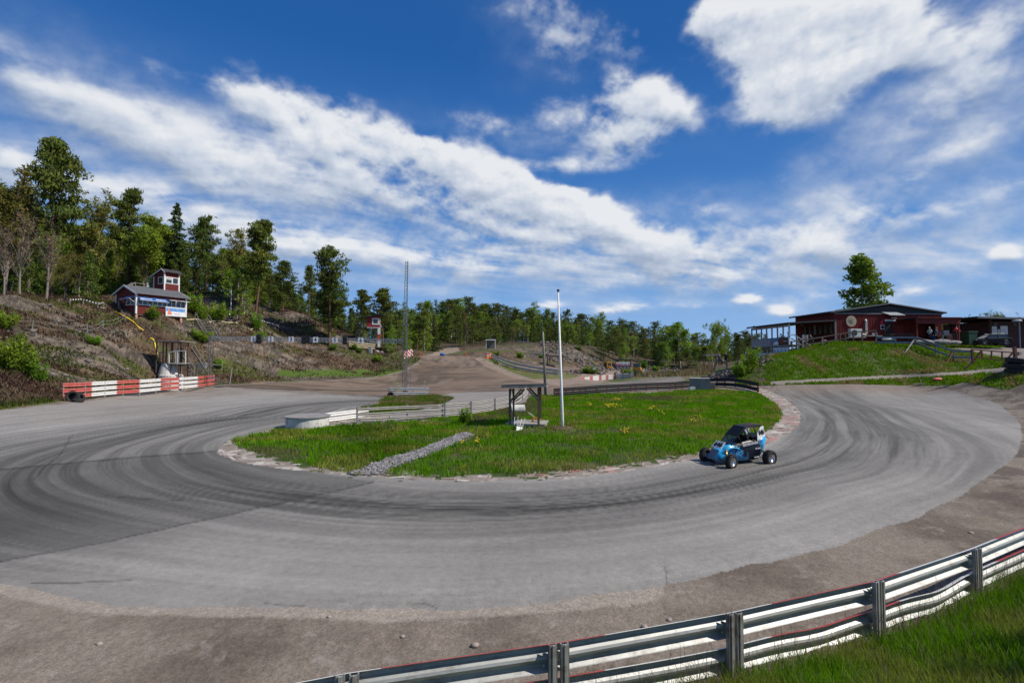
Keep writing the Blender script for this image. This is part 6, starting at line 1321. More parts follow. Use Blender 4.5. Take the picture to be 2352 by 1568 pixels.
def left_hut():
    d = 70; c = P(312, 720, d); rz = math.atan2(.906, .42); r = grp('lookout_hut', c, rz, 'red timber hut on posts with blue awnings and a small lookout tower on its roof', 'hut'); L_, W, hw, rh = 6.9, 4.9, 3.0, 1.05
    RF = mat('grey_corrugated_roof', (.17, .175, .185), .6, .1, var=.15, scale=2)
    gable_house(r, L_, W, hw, rh, FALUN, RF, ov=.55, ovx=.35)
    X = lambda x, y, z, rot=0: Matrix.Translation((x, y, z)) @ (Matrix.Rotation(math.pi/2, 4, 'X'))                     # faces -y
    XG = lambda x, y, z: Matrix.Translation((x, y, z)) @ Matrix.Rotation(-math.pi/2, 4, 'Z') @ Matrix.Rotation(math.pi/2, 4, 'X')   # faces -x
    edges = np.linspace(.15, 6.75, 11)
    for a, b in zip(edges[:-1], edges[1:]): window(r, X((a+b)/2, -.02, 1.82), b-a-.06, .95, 1, fw=.08)
    mb = MB(); mb.box((3.45, -.06, 1.30), (6.8, .1, .10)); mb.build('sill', WHITEP, r)
    for y in (.75, 1.75): window(r, XG(-.02, y, 1.8), .92, .95, 1, fw=.08)
    mb = MB(); mb.box((-.06, 1.3, 1.30), (.1, 2.2, .10)); mb.build('sill', WHITEP, r)
    WT = mat('awning_white', (.80, .80, .80), .6)
    for (x0, x1, ang, lab, tx) in ((.12, 1.85, .62, 'BERGLUNDS', .30), (1.9, 4.0, .62, 'PERSSON', .36), (4.05, 5.4, .15, '', 0), (5.5, 6.9, .15, '', 0)):
        l = .85; dz = math.sin(ang)*l; dy = math.cos(ang)*l; mb = MB(); mb.prism([(x0, -.05, 2.42), (x1, -.05, 2.42), (x1, -.05-dy, 2.42-dz), (x0, -.05-dy, 2.42-dz)], (0, 0, -.03)); a = mb.build('awning', BLUEP, r)
        n_ = Vector((0, -dz, dy)).normalized()
        mb = MB(); mb.bar((x0, -.05-dy, 2.42-dz-.02), (x1, -.05-dy, 2.42-dz-.02), .05, .05); mb.bar((x0, -.05, 2.43), (x1, -.05, 2.43), .05, .05); mb.bar((x0+.05, -.04, 2.0), (x0+.05, -.05-dy, 2.40-dz), .04); mb.bar((x1-.05, -.04, 2.0), (x1-.05, -.05-dy, 2.40-dz), .04); mb.build('awning_frame', WHITEP, a)
        if lab: text(lab, tx, frame(Vector(((x0+x1)/2+.1, -.05-dy*.55, 2.42-dz*.55))+n_*.012, (1, 0, 0), (0, dy, dz)), WT, a, 'lettering', .004, bold=.012, sx=.9)
        else: mb = MB(); mb.prism([(x0+.2, -.05-dy*.3, 2.428-dz*.3), (x1-.15, -.05-dy*.3, 2.428-dz*.3), (x1-.15, -.05-dy*.8, 2.428-dz*.8), (x0+.2, -.05-dy*.8, 2.428-dz*.8)], (0, 0, .004)); mb.build('lettering_panel', WT, a)
    mb = MB(); mb.prism([(-.05, .1, 2.42), (-.05, 2.4, 2.42), (-.85, 2.5, 2.1), (-.85, .0, 2.1)], (0, 0, -.03)); a = mb.build('awning', BLUEP, r); mb = MB(); mb.bar((-.05, .1, 2.46), (-.05, 2.4, 2.46), .05); mb.bar((-.85, 0, 2.08), (-.85, 2.5, 2.08), .05); mb.bar((-.85, .05, 2.08), (-.03, .15, 1.6), .04); mb.bar((-.85, 2.4, 2.08), (-.03, 2.3, 1.6), .04); mb.build('awning_frame', WHITEP, a)
    # banner with a sailing picture
    mb = MB(); mb.box((5.35, -.10, .62), (2.85, .02, 1.25)); bn = mb.build('banner', mat('banner_white', (.78, .78, .79), .6, var=.04), r)
    mb = MB(); mb.box((5.35, -.112, .95), (2.75, .004, .5)); mb.build('banner_sky', mat('banner_blue', (.12, .30, .62), .6, var=.5, scale=2.5), bn)
    mb = MB(); mb.prism([(4.15, -.117, .18), (4.95, -.117, .22), (4.28, -.117, 1.15)], (0, .003, 0)); mb.build('banner_sail', mat('banner_orange', (.72, .26, .16), .6), bn)
    mb = MB(); mb.prism([(4.7, -.120, .25), (5.3, -.120, .58), (5.9, -.120, .66), (6.7, -.120, .30), (6.7, -.120, .03), (4.7, -.120, .03)], (0, .003, 0)); mb.build('banner_snow', mat('banner_white', (.78, .78, .79)), bn)
    text('CALADO', .22, frame((5.6, -.126, .33), (1, 0, 0), (0, 0, 1)), mat('lettering_grey', (.25, .22, .25), .6), bn, 'lettering', .002)
    # posts
    for (x, y, m) in ((.15, .2, mat('pale_red_post', (.42, .22, .17), .7, var=.2)), (4.0, .2, REDP), (6.3, .2, mat('pale_red_post', (.42, .22, .17))), (.2, 4.6, GREYW), (3.5, 4.6, GREYW)):
        g = c+Vector((.42*x-.906*y, .906*x+.42*y, 0)); zg = H(g.x, g.y)-c.z; mb = MB(); mb.tube([(x, y, zg-.5), (x, y, .02)], .17, 12); mb.build('support_post', m, r, smooth=True)
    mb = MB(); mb.box((L_/2, W/2, -.09), (L_-.1, W-.1, .18)); mb.build('floor_frame', DARKW, r)
    # tower on the roof
    tw = bpy.data.objects.new('lookout_tower', None); link(tw); tw.parent = r; tw.location = (5.1, 2.4, 3.6); TL, TW, TH = 2.15, 2.6, 3.35
    mb = MB(); mb.prism([(0, 0, 0), (0, TW, 0), (0, TW, TH-.55), (0, .35, TH+.3), (0, 0, TH+.1)], (TL, 0, 0)); mb.build('tower_wall', FALUN, tw)
    for (a, b) in (((-.28, -.45, TH-.15), (-.28, .35, TH+.38)), ((-.28, .35, TH+.38), (-.28, TW+.45, TH-.62))):
        mb = MB(); a_, b_ = Vector(a), Vector(b); mb.prism([a_, b_, b_+Vector((TL+.6, 0, 0)), a_+Vector((TL+.6, 0, 0))], (0, 0, .07)); mb.build('tower_roof', FELT, tw)
        mb = MB(); mb.bar(a_-Vector((.03, 0, .03)), b_-Vector((.03, 0, .03)), .04, .16); mb.build('tower_fascia', WHITEP, tw)
    for x in (0, TL):
        for y in (0, TW): mb = MB(); hh = TH if y == 0 else TH-.6; mb.box((x, y, hh/2), (.17, .17, hh)); mb.build('tower_corner_board', WHITEP, tw)
    window(tw, X(.62, -.02, 2.05), .92, .95, 1, fw=.1); window(tw, X(1.58, -.02, 2.05), .85, .95, 1, fw=.1); window(tw, XG(-.02, .85, 2.0), 1.15, 1.0, 1, fw=.1)
    mb = MB(); mb.box((.62, -.05, 2.3), (.86, .012, .32)); mb.build('blind', mat('blind_grey', (.45, .45, .45), .7), tw)
    # outside stairs on the far side of the gable, walkway to the tower
    w = lambda x, y, z: c+Vector((.42*x-.906*y, .906*x+.42*y, z))
    stair('grey wooden stairs climbing the left end of the lookout hut', w(.9, 5.3, 1.5), w(-.2, 8.0, -.9+0), 1.1, 8)
    stair('upper grey wooden stairs behind the hut roof leading to the lookout tower', w(2.6, 5.6, 4.15), w(.6, 5.7, 2.3), .9, 6)
    mb = MB(); 
    for (a, b) in (((2.6, 5.15, 4.1), (5.1, 5.15, 4.1)), ((2.6, 5.15, 5.0), (5.1, 5.15, 5.0)), ((2.6, 5.15, 4.55), (5.1, 5.15, 4.55)), ((2.6, 5.15, 3.4), (2.6, 5.15, 5.05)), ((3.8, 5.15, 3.4), (3.8, 5.15, 5.05))): mb.bar(a, b, .08, .14 if a[2] == 4.1 and b[2] == 4.1 else .07)
    mb.build('walkway_railing', GREYW, r)
left_hut()
def slope_things():
    # yellow drain hoses
    YH = mat('yellow_hose', (.80, .58, .03), .5, var=.12)
    def hose(pts, rad, lab, seg=None):
        w = [GT(px, py)+Vector((0, 0, rad+.04)) for px, py in pts]; o = w[0]; w = smooth_pts(w, 2); mb = MB(); mb.tube([p-o for p in w], rad, 8); q = mb.build('yellow_hose', YH, None, smooth=True); q.location = o; tag(q, lab, 'hose')
    hose([(266, 722), (290, 735), (308, 746), (318, 756), (329, 766)], .09, 'yellow hose running from the hut corner down the rock')
    hose([(345, 783), (353, 792), (360, 812), (362, 832)], .10, 'yellow hose hanging down the slope left of the watch post')
    mb = MB(); w = [GT(px, py)+Vector((0, 0, .1)) for px, py in ((322, 748), (340, 757), (357, 775), (366, 787))]; mb.tube([p-w[0] for p in smooth_pts(w, 1)], .06, 6); q = mb.build('black_pipe', BLACK, None); q.location = w[0]; tag(q, 'black pipe lying on the rock right of the yellow hose', 'pipe')
    # planks along the rock terrace
    def plank(pts, lab, z=.1, m=PALEW, hgt=.18):
        w = [GT(px, py)+Vector((0, 0, z)) for px, py in pts]; mb = MB()
        for a, b in zip(w[:-1], w[1:]): mb.bar(a-w[0], b-w[0], .06, hgt)
        q = mb.build('plank_edge', m, None); q.location = w[0]; tag(q, lab, 'plank')
    plank([(428, 737), (452, 738), (476, 741), (500, 743), (520, 742), (546, 746)], 'long pale plank edge in front of the seated people')
    plank([(555, 753), (575, 759), (592, 757), (604, 763)], 'short pale plank edge below the leaning pine'); plank([(232, 712), (251, 713)], 'pale plank on the ground left of the lookout hut')
    # rope fence of thin posts
    def rope_fence(pts, lab, h=1.2, tape=False, m=GREYW):
        w = [GT(px, py) for px, py in pts]; o = w[0]; r = grp('rope_fence', o, 0, lab, 'fence')
        for i, p in enumerate(w): mb = MB(); mb.bar(p-o-Vector((0, 0, .2)), p-o+Vector((.1*math.sin(i*2), 0, h)), .09); mb.build('post', m, r)
        for k in ((.95,) if tape else (.95, .55)):
            mb = MB()
            for i, (a, b) in enumerate(zip(w[:-1], w[1:])):
                a = a-o+Vector((0, 0, h*k)); b = b-o+Vector((0, 0, h*k)); q = [a.lerp(b, t)-Vector((0, 0, .35*4*t*(1-t)*(0 if tape else 1))) for t in np.linspace(0, 1, 11)]
                if tape:
                    for j, (s0, s1) in enumerate(zip(q[:-1], q[1:])): mb.bar(s0, s1, .03, .13, j % 2)
                else: mb.tube(q, .02, 4)
            mb.build('tape' if tape else 'rope', [WHITEP, BLACK] if tape else mat('grey_rope', (.30, .28, .25), .8), r)
    rope_fence([(10, 747), (73, 760), (200, 768), (236, 757), (286, 747), (272, 712)], 'sagging rope fence across the rocks left of the yellow hose')
    rope_fence([(160, 702), (190, 704), (225, 712), (238, 711)], 'black and white tape fence left of the hut stairs', .8, True)
    rope_fence([(589, 747), (610, 752), (628, 757), (640, 760)], 'black and white tape fence right of the leaning pine', 1.0, True)
    rope_fence([(452, 690+40), (468, 738), (502, 738), (541, 742)], 'low wooden post fence along the rock terrace', 1.1)
    # stairs up the slope
    stair('upper flight of grey wooden stairs down the rock below the terrace', GT(462, 741)+Vector((0, 0, .4)), GT(492, 789)+Vector((0, 0, .2)), 1.9, 14)
    mb = MB(); r = grp('timber_railing', P(430, 796, 71), 0, 'orange-brown timber railing between the two flights of slope stairs', 'railing'); o = r.location
    for a, b in (((432, 794), (497, 787)), ((432, 803), (494, 797)), ((485, 788), (485, 803)), ((497, 787), (496, 798)), ((463, 791), (463, 803))): mb.bar(P(*a, 72)-o, P(*b, 72)-o, .1)
    mb.build('rails', ORNGW, r)
    stair('lower flight of grey wooden stairs beside the white watch post', P(425, 801, 70.5), P(462, 860, 68.5), 1.8, 12, perp=(1, .15, 0))
    # watch post: whitewashed rings carrying an open roofed platform
    d = 68; cx = (394-1176)/F*d; z0 = H(cx, d); top_z = P(395, 834, d).z; r = grp('watch_post', (cx, d, z0), 0, 'marshal post on whitewashed concrete rings with a flat roof on poles', 'watch post'); hz = top_z-z0
    mb = MB(); mb.lathe([(1.42, -.6), (1.42, hz*.48), (1.30, hz*.52), (1.25, hz*.52)], n=26); mb.build('base_ring', CONCW, r)
    mb = MB(); mb.lathe([(1.2, hz*.5), (.82, hz*.98), (.80, hz*1.0), (.001, hz*1.0)], (-.35, 0, 0), 26); mb.build('cone_ring', CONCW, r)
    rz_ = P(395, 786, d).z-z0
    for (px, m) in ((368, DARKW), (383, DARKW), (402, DARKW), (419, DARKW)):
        for yy in (-.7, 1.2): x = (px-1176)/F*d-cx; mb = MB(); mb.bar((x, yy, hz*.6 if px < 400 else hz*.4), (x, yy, rz_), .12); mb.build('roof_pole', m, r)
    mb = MB(); mb.prism([(-1.95, -1.2, rz_+.05), (1.95, -1.2, rz_+.1), (2.1, 1.8, rz_-.05), (-1.7, 1.8, rz_-.05)], (0, 0, .12)); mb.build('roof', GREYW, r)
    mb = MB(); mb.box((.6, .2, hz), (2.6, 2.0, .12)); mb.build('platform', GREYW, r)
    mb = MB()
    for a, b in (((388, 810), (388, 834)), ((426, 808), (426, 836)), ((388, 810), (404, 805)), ((404, 805), (427, 806)), ((388, 834), (427, 835)), ((404, 805), (404, 834)), ((408, 805), (408, 834))): mb.bar(P(*a, d-1.0)-r.location, P(*b, d-1.0)-r.location, .09)
    mb.build('white_railing', WHITEP, r)
    mb = MB()
    for a, b in (((366, 809), (384, 809)), ((367, 809), (367, 834)), ((412, 838), (432, 838)), ((416, 860), (418, 838)), ((452, 862), (452, 838)), ((438, 864), (438, 840)), ((416, 838), (466, 839)), ((465, 839), (465, 860))): mb.bar(P(*a, d-.6)-r.location, P(*b, d-.6)-r.location, .11)
    mb.build('timber_frame', GREYW, r)
    mb = MB(); mb.box((.45, .9, hz+.95), (.9, .08, 1.7)); mb.build('door_panel', mat('black_door', (.02, .02, .02), .7), r)
    # steel gate pipe and posts right of it
    for (px, py0, py1, lab) in ((533, 882, 845, 'tall thin grey post beside the track left of centre'), (531, 872, 855, 'short thin grey post beside the tall one')):
        b = GT(px-6 if py0 > 880 else px-2, py0); t = P(px, py1, b.y); mb = MB(); mb.tube([Vector((0, 0, -.2)), t-b], .06, 8); q = mb.build('marker_post', GALVL, None); q.location = b; tag(q, lab, 'post')
    b = P(468, 838, 70); mb = MB(); mb.tube([Vector((0, 0, 0)), P(510, 838, 70)-b], .05, 8); mb.bar(P(510, 838, 70)-b, P(510, 829, 70)-b, .06); mb.bar(P(510, 838, 70)-b, P(510, 850, 70)-b, .06); mb.bar(Vector((0, 0, 0)), P(468, 856, 70)-b, .06); q = mb.build('pipe_barrier', GALVL, None); q.location = b; tag(q, 'horizontal steel pipe barrier at the foot of the slope right of the stairs', 'barrier')
    mb = MB(); mb.box((0, 0, 0), (1.2, .5, .7)); q = mb.build('control_box', mat('grey_cabinet', (.22, .23, .25), .5), None, bevel=.03); q.location = P(464, 839, 70.4); tag(q, 'grey equipment box at the end of the steel pipe barrier', 'box')
    # people
    person('person in a bright blue jacket standing at the right end of the striped barrier', GD(489, 70.5), math.radians(200), None, top=(.03, .13, .50), legs=(.04, .04, .05), h=1.85, hat=(.02, .02, .03))
    for (px, py, lab, tp, ht) in ((527, 743, 'seated person in dark clothes and a white cap on the rock terrace', (.02, .02, .03), (.8, .8, .8)), (544, 744, 'seated person in a grey top beside the person in the white cap', (.22, .20, .19), None)):
        g = GT(px, py); p = person(lab, g, math.radians(150), SIT, top=tp, legs=(.02, .02, .025), h=1.85, hat=ht)
        k = grp('folding_chair', g, math.radians(150), 'dark folding chair under the %s person on the rock terrace' % ('left seated' if px == 527 else 'right seated'), 'chair'); mb = MB(); mb.box((0, 0, .42), (.5, .48, .04)); mb.build('seat', BLACK, k); mb = MB(); mb.box((0, -.24, .72), (.5, .04, .55)); mb.build('backrest', BLACK, k)
        for x in (-.22, .22):
            for y in (-.22, .22): mb = MB(); mb.bar((x, y, 0), (x, y, .42), .03); mb.build('leg', GALV, k)
slope_things()
def lattice(mb, a, b, w0, w1, n, side=3, r_=.03, rb=.018):
    a, b = Vector(a), Vector(b); d = (b-a).normalized(); u = Vector((0, 0, 1)) if abs(d.z) < .9 else Vector((1, 0, 0)); s = d.cross(u).normalized(); t = s.cross(d)
    def ring(f):
        w = w0+(w1-w0)*f; c = a+(b-a)*f; return [c+(s*math.cos(2*math.pi*(k+.25)/side)+t*math.sin(2*math.pi*(k+.25)/side))*w*.5/math.sin(math.pi/side) for k in range(side)]
    P0 = ring(0)
    for i in range(1, n+1):
        P1 = ring(i/n)
        for k in range(side): mb.bar(P0[k], P1[k], r_*2); mb.bar(P0[k], P1[(k+1) % side], rb*2) if i % 2 else mb.bar(P0[(k+1) % side], P1[k], rb*2)
        P0 = P1
def gantry():
    d = 64; b = GD(931, d); t = P(935, 600, d); r = grp('lattice_mast', b, 0, 'tall slim lattice steel mast beside the dirt track', 'mast'); MS = mat('mast_steel', (.20, .185, .17), .6, .4, var=.2)
    mb = MB(); lattice(mb, (0, 0, -.3), Vector((0, 0, 8.4)), .62, .58, 18, 3, .030, .018); mb.build('lower_mast', MS, r)
    mb = MB(); lattice(mb, (0, 0, 8.4), t-b, .50, .34, 22, 3, .022, .014); mb.build('upper_mast', GALVD, r)
    mb = MB(); mb.box((0, 0, 8.4), (.7, .6, .12)); mb.build('joint_plate', MS, r)
    A = P(470, 776, 66); B = P(926, 783, d); A.y = 67; o = A.copy(); r = grp('start_gantry', o, 0, 'long horizontal lattice start gantry with number plates one to six and traffic lights', 'gantry')
    mb = MB(); hgt = .5; n = 62; v = B-A
    up = Vector((0, 0, hgt/2)); 
    for s_ in (-1, 1): mb.bar(up*s_, v+up*s_, .055)
    mb.bar(Vector((0, .35, 0)), v+Vector((0, .35, 0)), .05)
    for i in range(n): p = v*(i/n); q = v*((i+1)/n); mb.bar(p-up, p+up, .035); mb.bar(p-up, q+up, .03); mb.bar(p+up, q+Vector((0, .35, 0)), .025)
    mb.build('truss', GALV, r)
    g = GT(473, 862); mb = MB(); lattice(mb, (.25, 0, g.z-o.z-.3), (.25, 0, .4), .55, .55, 12, 3, .03, .016); mb.build('support_tower', MS, r)
    pl = mat('plate_white2', (.80, .80, .80), .5, var=.04); bk = mat('plate_black', (.01, .01, .012))
    for i, px in enumerate((581.5, 621.5, 668.5, 724.5, 769, 828.5)):
        f = (px-470)/(926-470); p = v*f+Vector((0, -.12, 0)); p.x = ((px-1176)/F)*(o.y+v.y*f-.12)-o.x; mb = MB(); mb.box(p, (.66, .03, .72)); q = mb.build('number_plate', pl, r); text(str(i+1), .78, frame(p+Vector((0, -.025, 0)), (1, 0, 0), (0, 0, 1)), bk, q, 'number', .004, bold=.012, sx=.8)
    for px in (594.5, 792, 698):
        f = (px-470)/(926-470); p = v*f+Vector((0, -.2, 0)); p.x = ((px-1176)/F)*(o.y+v.y*f-.2)-o.x; mb = MB(); mb.box(p, (.5, .3, 1.15)); 
        for zz in (.27, -.27): mb.tube([p+Vector((0, -.15, zz)), p+Vector((0, -.45, zz+.02))], .2, 12)
        if px == 698: mb.box(p+Vector((.55, .1, .0)), (.4, .3, 1.0))
        mb.build('traffic_light', BLACK, r)
gantry()
def stilt_hut():
    d = 104; c = P(858, 797, d); z1 = P(858, 751, d).z-c.z; z2 = P(858, 725, d).z-c.z; w = 2.7; r = grp('stilt_hut', c, math.radians(10), 'small red timekeeping hut on tall steel stilts with a white framed window', 'hut'); RD = mat('bright_falun_red', (.30, .03, .035), .7, var=.1)
    mb = MB(); mb.prism([(-w*.5, 0, z1), (w*.42, 0, z1), (w*.42, 0, z2-.05), (-w*.5, 0, z2-.35)], (0, 2.6, 0)); mb.build('wall', RD, r)
    mb = MB(); mb.prism([(-w*.68, -.5, z2-.40), (w*.72, -.5, z2+.12), (w*.72, 3, z2+.12), (-w*.68, 3, z2-.40)], (0, 0, .2)); mb.build('roof', BLACK, r)
    mb = MB(); mb.box((-w*.04, 1.3, z1-.1), (w*.95, 2.7, .16)); mb.build('floor_rim', mat('pale_grey', (.5, .5, .5), .6), r)
    Mx = Matrix.Translation((.35, -.02, z1+(z2-z1)*.50)) @ Matrix.Rotation(math.pi/2, 4, 'X'); window(r, Mx, 1.15, 1.15, 1, fw=.24)
    Mx = Matrix.Translation((w*.42+.02, .6, z1+(z2-z1)*.50)) @ Matrix.Rotation(math.pi/2, 4, 'Z') @ Matrix.Rotation(math.pi/2, 4, 'X'); window(r, Mx, .9, 1.15, 1, fw=.2)
    for x in (-w*.42, w*.36):
        for y in (.1, 2.4): mb = MB(); mb.bar((x, y, -.5), (x, y, z1), .16); mb.build('stilt', BLACK, r)
    mb = MB(); mb.bar((-w*.42, .1, 0), (w*.36, .1, z1), .06); mb.bar((w*.36, .1, 0), (-w*.42, .1, z1), .06); mb.build('cross_brace', GALVD, r)
    mb = MB(); x = w*.40; H_ = z1-.2
    for i, (a, b, m) in enumerate(((0, .36, 0), (.36, .68, 1), (.68, 1.0, 0))): mb.box((x, -.08, H_*(a+b)/2), (.55, .04, H_*(b-a)-.01), 0, m)
    mb.build('sign_strip', [WHITEP, REDP], r)
    # spiral stair and door railing on the left
    mb = MB(); n = 14
    for i in range(n): t = i/n; a = 2.6+t*2.4; p = Vector((-w*.5-1.0+1.1*math.cos(a), 1.2+1.1*math.sin(a), z1*t)); mb.box(p, (.8, .3, .05), a)
    mb.build('spiral_steps', GALVD, r); mb = MB(); q = [Vector((-w*.5-1.0+1.5*math.cos(2.6+t*2.4), 1.2+1.5*math.sin(2.6+t*2.4), z1*t+1)) for t in np.linspace(0, 1, 14)]; mb.tube(q, .03, 5)
    for p in q[::2]: mb.bar(p, p-Vector((0, 0, 1)), .03)
    mb.build('stair_railing', GALVD, r); mb = MB()
    for a, b in (((-w*.5-1, 0, z1), (-w*.5-1, 0, z1+1.3)), ((-w*.5-1, 0, z1+1.3), (-w*.5-.2, 0, z1+1.3)), ((-w*.5-1, 0, z1), (-w*.5, 0, z1)), ((-w*.5-.4, 0, z1), (-w*.5-.4, 0, z1+1.3))): mb.bar(a, b, .07)
    mb.build('landing_frame', GALVD, r)
    # pale slatted fence in front and small grey box
    A = GT(802, 800); B = GT(862, 803); r2 = grp('slat_fence', A, 0, 'pale horizontal slat fence in front of the stilt hut', 'fence')
    for z in (.35, .75, 1.15): mb = MB(); mb.bar(Vector((0, -.1, z+.1)), B-A+Vector((0, -.1, z-.15)), .05, .17); mb.build('slat', PALEW, r2)
    for f in (0, .33, .66, 1): mb = MB(); p = (B-A)*f; mb.bar(p-Vector((0, 0, .3)), p+Vector((0, 0, 1.2)), .1); mb.build('post', GREYW, r2)
    g = GT(851, 811); mb = MB(); mb.box((0, 0, .5), (.6, .5, 1.2)); q = mb.build('electric_cabinet', mat('grey_cabinet2', (.35, .38, .40), .6), None, bevel=.03); q.location = g; tag(q, 'small grey cabinet on the slope just below the stilt hut', 'cabinet')
    for px, py, s_ in ((866, 808, .5), (877, 809, .4), (890, 806, .35)): g = GT(px, py); mb = MB(); mb.ellipsoid((0, 0, 0), (s_, s_*.8, s_*.6), 9, 6); q = mb.build('boulder', mat('pale_boulder', (.36, .32, .28), .9, var=.25, scale=4), None); q.location = g; tag(q, {866: 'pale boulder right of the grey cabinet', 877: 'pale boulder right of the first one by the grey cabinet', 890: 'smallest pale boulder on the slope right of the stilt hut'}[px], 'boulder')
    # striped board on the mast side
    a = P(928, 822, 76); b = P(948, 814, 77.5); r = grp('striped_board', a, 0, 'tilted red and white striped warning board beside the mast', 'warning board'); 
    for k in range(4):
        mb = MB(); z = k*.27; v = b-a; n = 7
        for i in range(n): mb.bar(v*(i/n)+Vector((0, 0, z)), v*((i+1)/n)+Vector((0, 0, z)), .03, .2, (i+k) % 2)
        mb.build('board', [WHITEP, REDP], r)
    for f in (.1, .9): mb = MB(); p = (b-a)*f; mb.bar(p+Vector((0, .05, 1.0)), Vector((p.x, .05, GD(935, 76).z-a.z-.3)), .07); mb.build('post', GALVD, r)
stilt_hut()
def middle():
    # curved rail on the crest with marshal cones
    g = [GT(px, py) for px, py in ((1116, 821), (1125, 822), (1140, 829), (1165, 841), (1195, 850), (1230, 856), (1262, 860), (1284, 863))]; line = smooth_pts(g, 2)
    guard_rail('curved double guard rail running down from the crest of the dirt track', line, (.3, .95), 1.2, -1, (GALV, GALVD), None, line[::4], 1.1, POSTM, postw=.13)
    ok = mat('cone_orange', (.75, .12, .03), .5); yk = mat('cone_yellow', (.8, .5, .03), .5)
    for i, (px, m, cn) in enumerate(((1118.5, ok, 'leftmost red'), (1122, ok, 'second red'), (1125.5, yk, 'yellow-orange'), (1129, ok, 'rightmost red'))):
        p = GT(px, 824); r = grp('marker_bollard', p, 0, '%s marker bollard in the row at the crest of the dirt track' % cn, 'bollard', 'marker bollards at the crest'); mb = MB(); mb.lathe([(.28, 0), (.28, .05), (.14, .1), (.11, 1.0), (.05, 1.25), (.001, 1.25)], n=12); mb.build('cone', m, r, smooth=True); mb = MB(); mb.lathe([(.125, .6), (.125, .8)], n=12); mb.build('band', mat('cone_white', (.8, .8, .8), .5), r)
    # white framed spectator shelter
    p = GT(1127, 801); s_ = 145/100; r = grp('framed_booth', p, 0, 'small white-framed booth with net front at the forest edge', 'booth'); w, h = 2.3, 2.2
    for x in (-w/2, w/2):
        for y in (0, 1.6): mb = MB(); mb.bar((x, y, 0), (x, y, h), .14); mb.build('post', WHITEP, r)
    mb = MB(); mb.box((0, .8, h+.1), (w+.3, 2.0, .25)); mb.build('roof', WHITEP, r); mb = MB(); mb.box((0, 1.5, h/2), (w-.1, .05, h)); mb.build('back_panel', mat('net_grey', (.16, .17, .14), .8), r)
    # distant open shelter
    p = GT(1278, 845); r = grp('open_shelter', p, .2, 'distant small open shelter with a dark flat roof beside the curved rail', 'shelter'); w, h = 3.2, 2.7
    for x in (-w/2, w/2):
        for y in (0, 2): mb = MB(); mb.bar((x, y, -.3), (x, y, h), .16); mb.build('post', DARKW, r); mb = MB(); mb.bar((x, y, h-.8), (x*.5, y, h), .1); mb.build('brace', DARKW, r)
    mb = MB(); mb.prism([(-w/2-.5, -.5, h+.2), (w/2+.6, -.5, h-.1), (w/2+.6, 2.5, h-.1), (-w/2-.5, 2.5, h+.2)], (0, 0, .16)); mb.build('roof', FELT, r)
    # containers with a sponsor banner
    d = 140
    CB = mat('container_blue', (.06, .15, .29), .6, .2, var=.3, scale=1.5, dirt=(.30, .33, .36), dirt_amt=.5); CBD = mat('container_dark', (.05, .08, .14), .7, .1, var=.3)
    def container(px0, px1, pyb, pyt, lab, doors=2, dd=d):
        a = P(px0, pyb, dd); b = P(px1, pyb, dd); t = P(px0, pyt, dd); w = b.x-a.x; h = t.z-a.z; r = grp('shipping_container', a, 0, lab, 'container')
        mb = MB(); mb.b2((0, 0, -.8), (w, 5, h)); mb.build('box', CBD, r)
        for i in range(doors):
            x0 = w*i/doors+.05; x1 = w*(i+1)/doors-.05; mb = MB(); mb.b2((x0, -.08, .1), (x1, 0, h-.1)); q = mb.build('door', CB, r)
            mb = MB(); [mb.b2((x0+(x1-x0)*f, -.13, .1), (x0+(x1-x0)*f+.06, -.08, h-.1)) for f in (.25, .7)]; [mb.b2((x0+(x1-x0)*f-.15, -.12, h*g_), (x0+(x1-x0)*f+.2, -.08, h*g_+.12)) for f in (.25, .7) for g_ in (.3, .5, .75)]; mb.build('locking_bars', mat('bar_pale', (.45, .52, .56), .5), q)
    container(1379, 1403, 853, 841, 'blue shipping container left of the wheel loader', 2); container(1415, 1430, 854, 839.5, 'blue shipping container under the left half of the banner', 2); container(1431, 1446, 854, 839.5, 'blue shipping container under the right half of the banner', 2)
    a = P(1415, 839, d-1); b = P(1447, 839, d-1); t = P(1415, 831.5, d-1); r = grp('sponsor_banner', a, 0, 'white sponsor banner with red and dark lettering above the blue containers', 'banner'); w = b.x-a.x; h = t.z-a.z
    mb = MB(); mb.b2((0, 0, 0), (w, .1, h)); bn = mb.build('board', mat('banner_white', (.78, .78, .79)), r); mb = MB(); mb.b2((0, -.02, -.35), (w, .08, -.0)); mb.b2((w, 0, -.35), (w+.35, .1, h)); mb.build('maroon_edge', mat('maroon', (.14, .02, .04), .6), r)
    text('deco', .75, frame((w*.19, -.03, h*.45), (1, 0, 0), (0, 0, 1)), REDP, bn, 'lettering', .01, bold=.03); text('el & tele AB', .6, frame((w*.66, -.03, h*.45), (1, 0, 0), (0, 0, 1)), mat('lettering_grey', (.25, .22, .25)), bn, 'lettering', .01, bold=.02)
    r = grp('dark_canopy', P(1414, 828, d+7), 0, 'dark flat canopy standing behind the sponsor banner', 'canopy'); o = r.location
    mb = MB(); mb.bar(P(1410, 825, d+7)-o, P(1452, 827, d+7)-o, 3, .4); mb.build('roof', FELT, r)
    for px in (1416, 1420, 1437, 1447): mb = MB(); mb.bar(P(px, 826, d+7)-o, P(px, 850, d+7)-o, .25); mb.build('post', DARKW, r)
    # leaning board
    p = P(1450, 852, d-2); mb = MB(); mb.bar((0, 0, 0), P(1454, 832, d-2)-p, .5, .1); q = mb.build('leaning_plank', PALEW, None); q.location = p; tag(q, 'pale plank leaning at the right side of the containers', 'plank')
    # wheel loader
    YL = mat('machine_yellow', (.72, .34, .03), .5, var=.15, dirt=(.3, .18, .08), dirt_amt=.5)
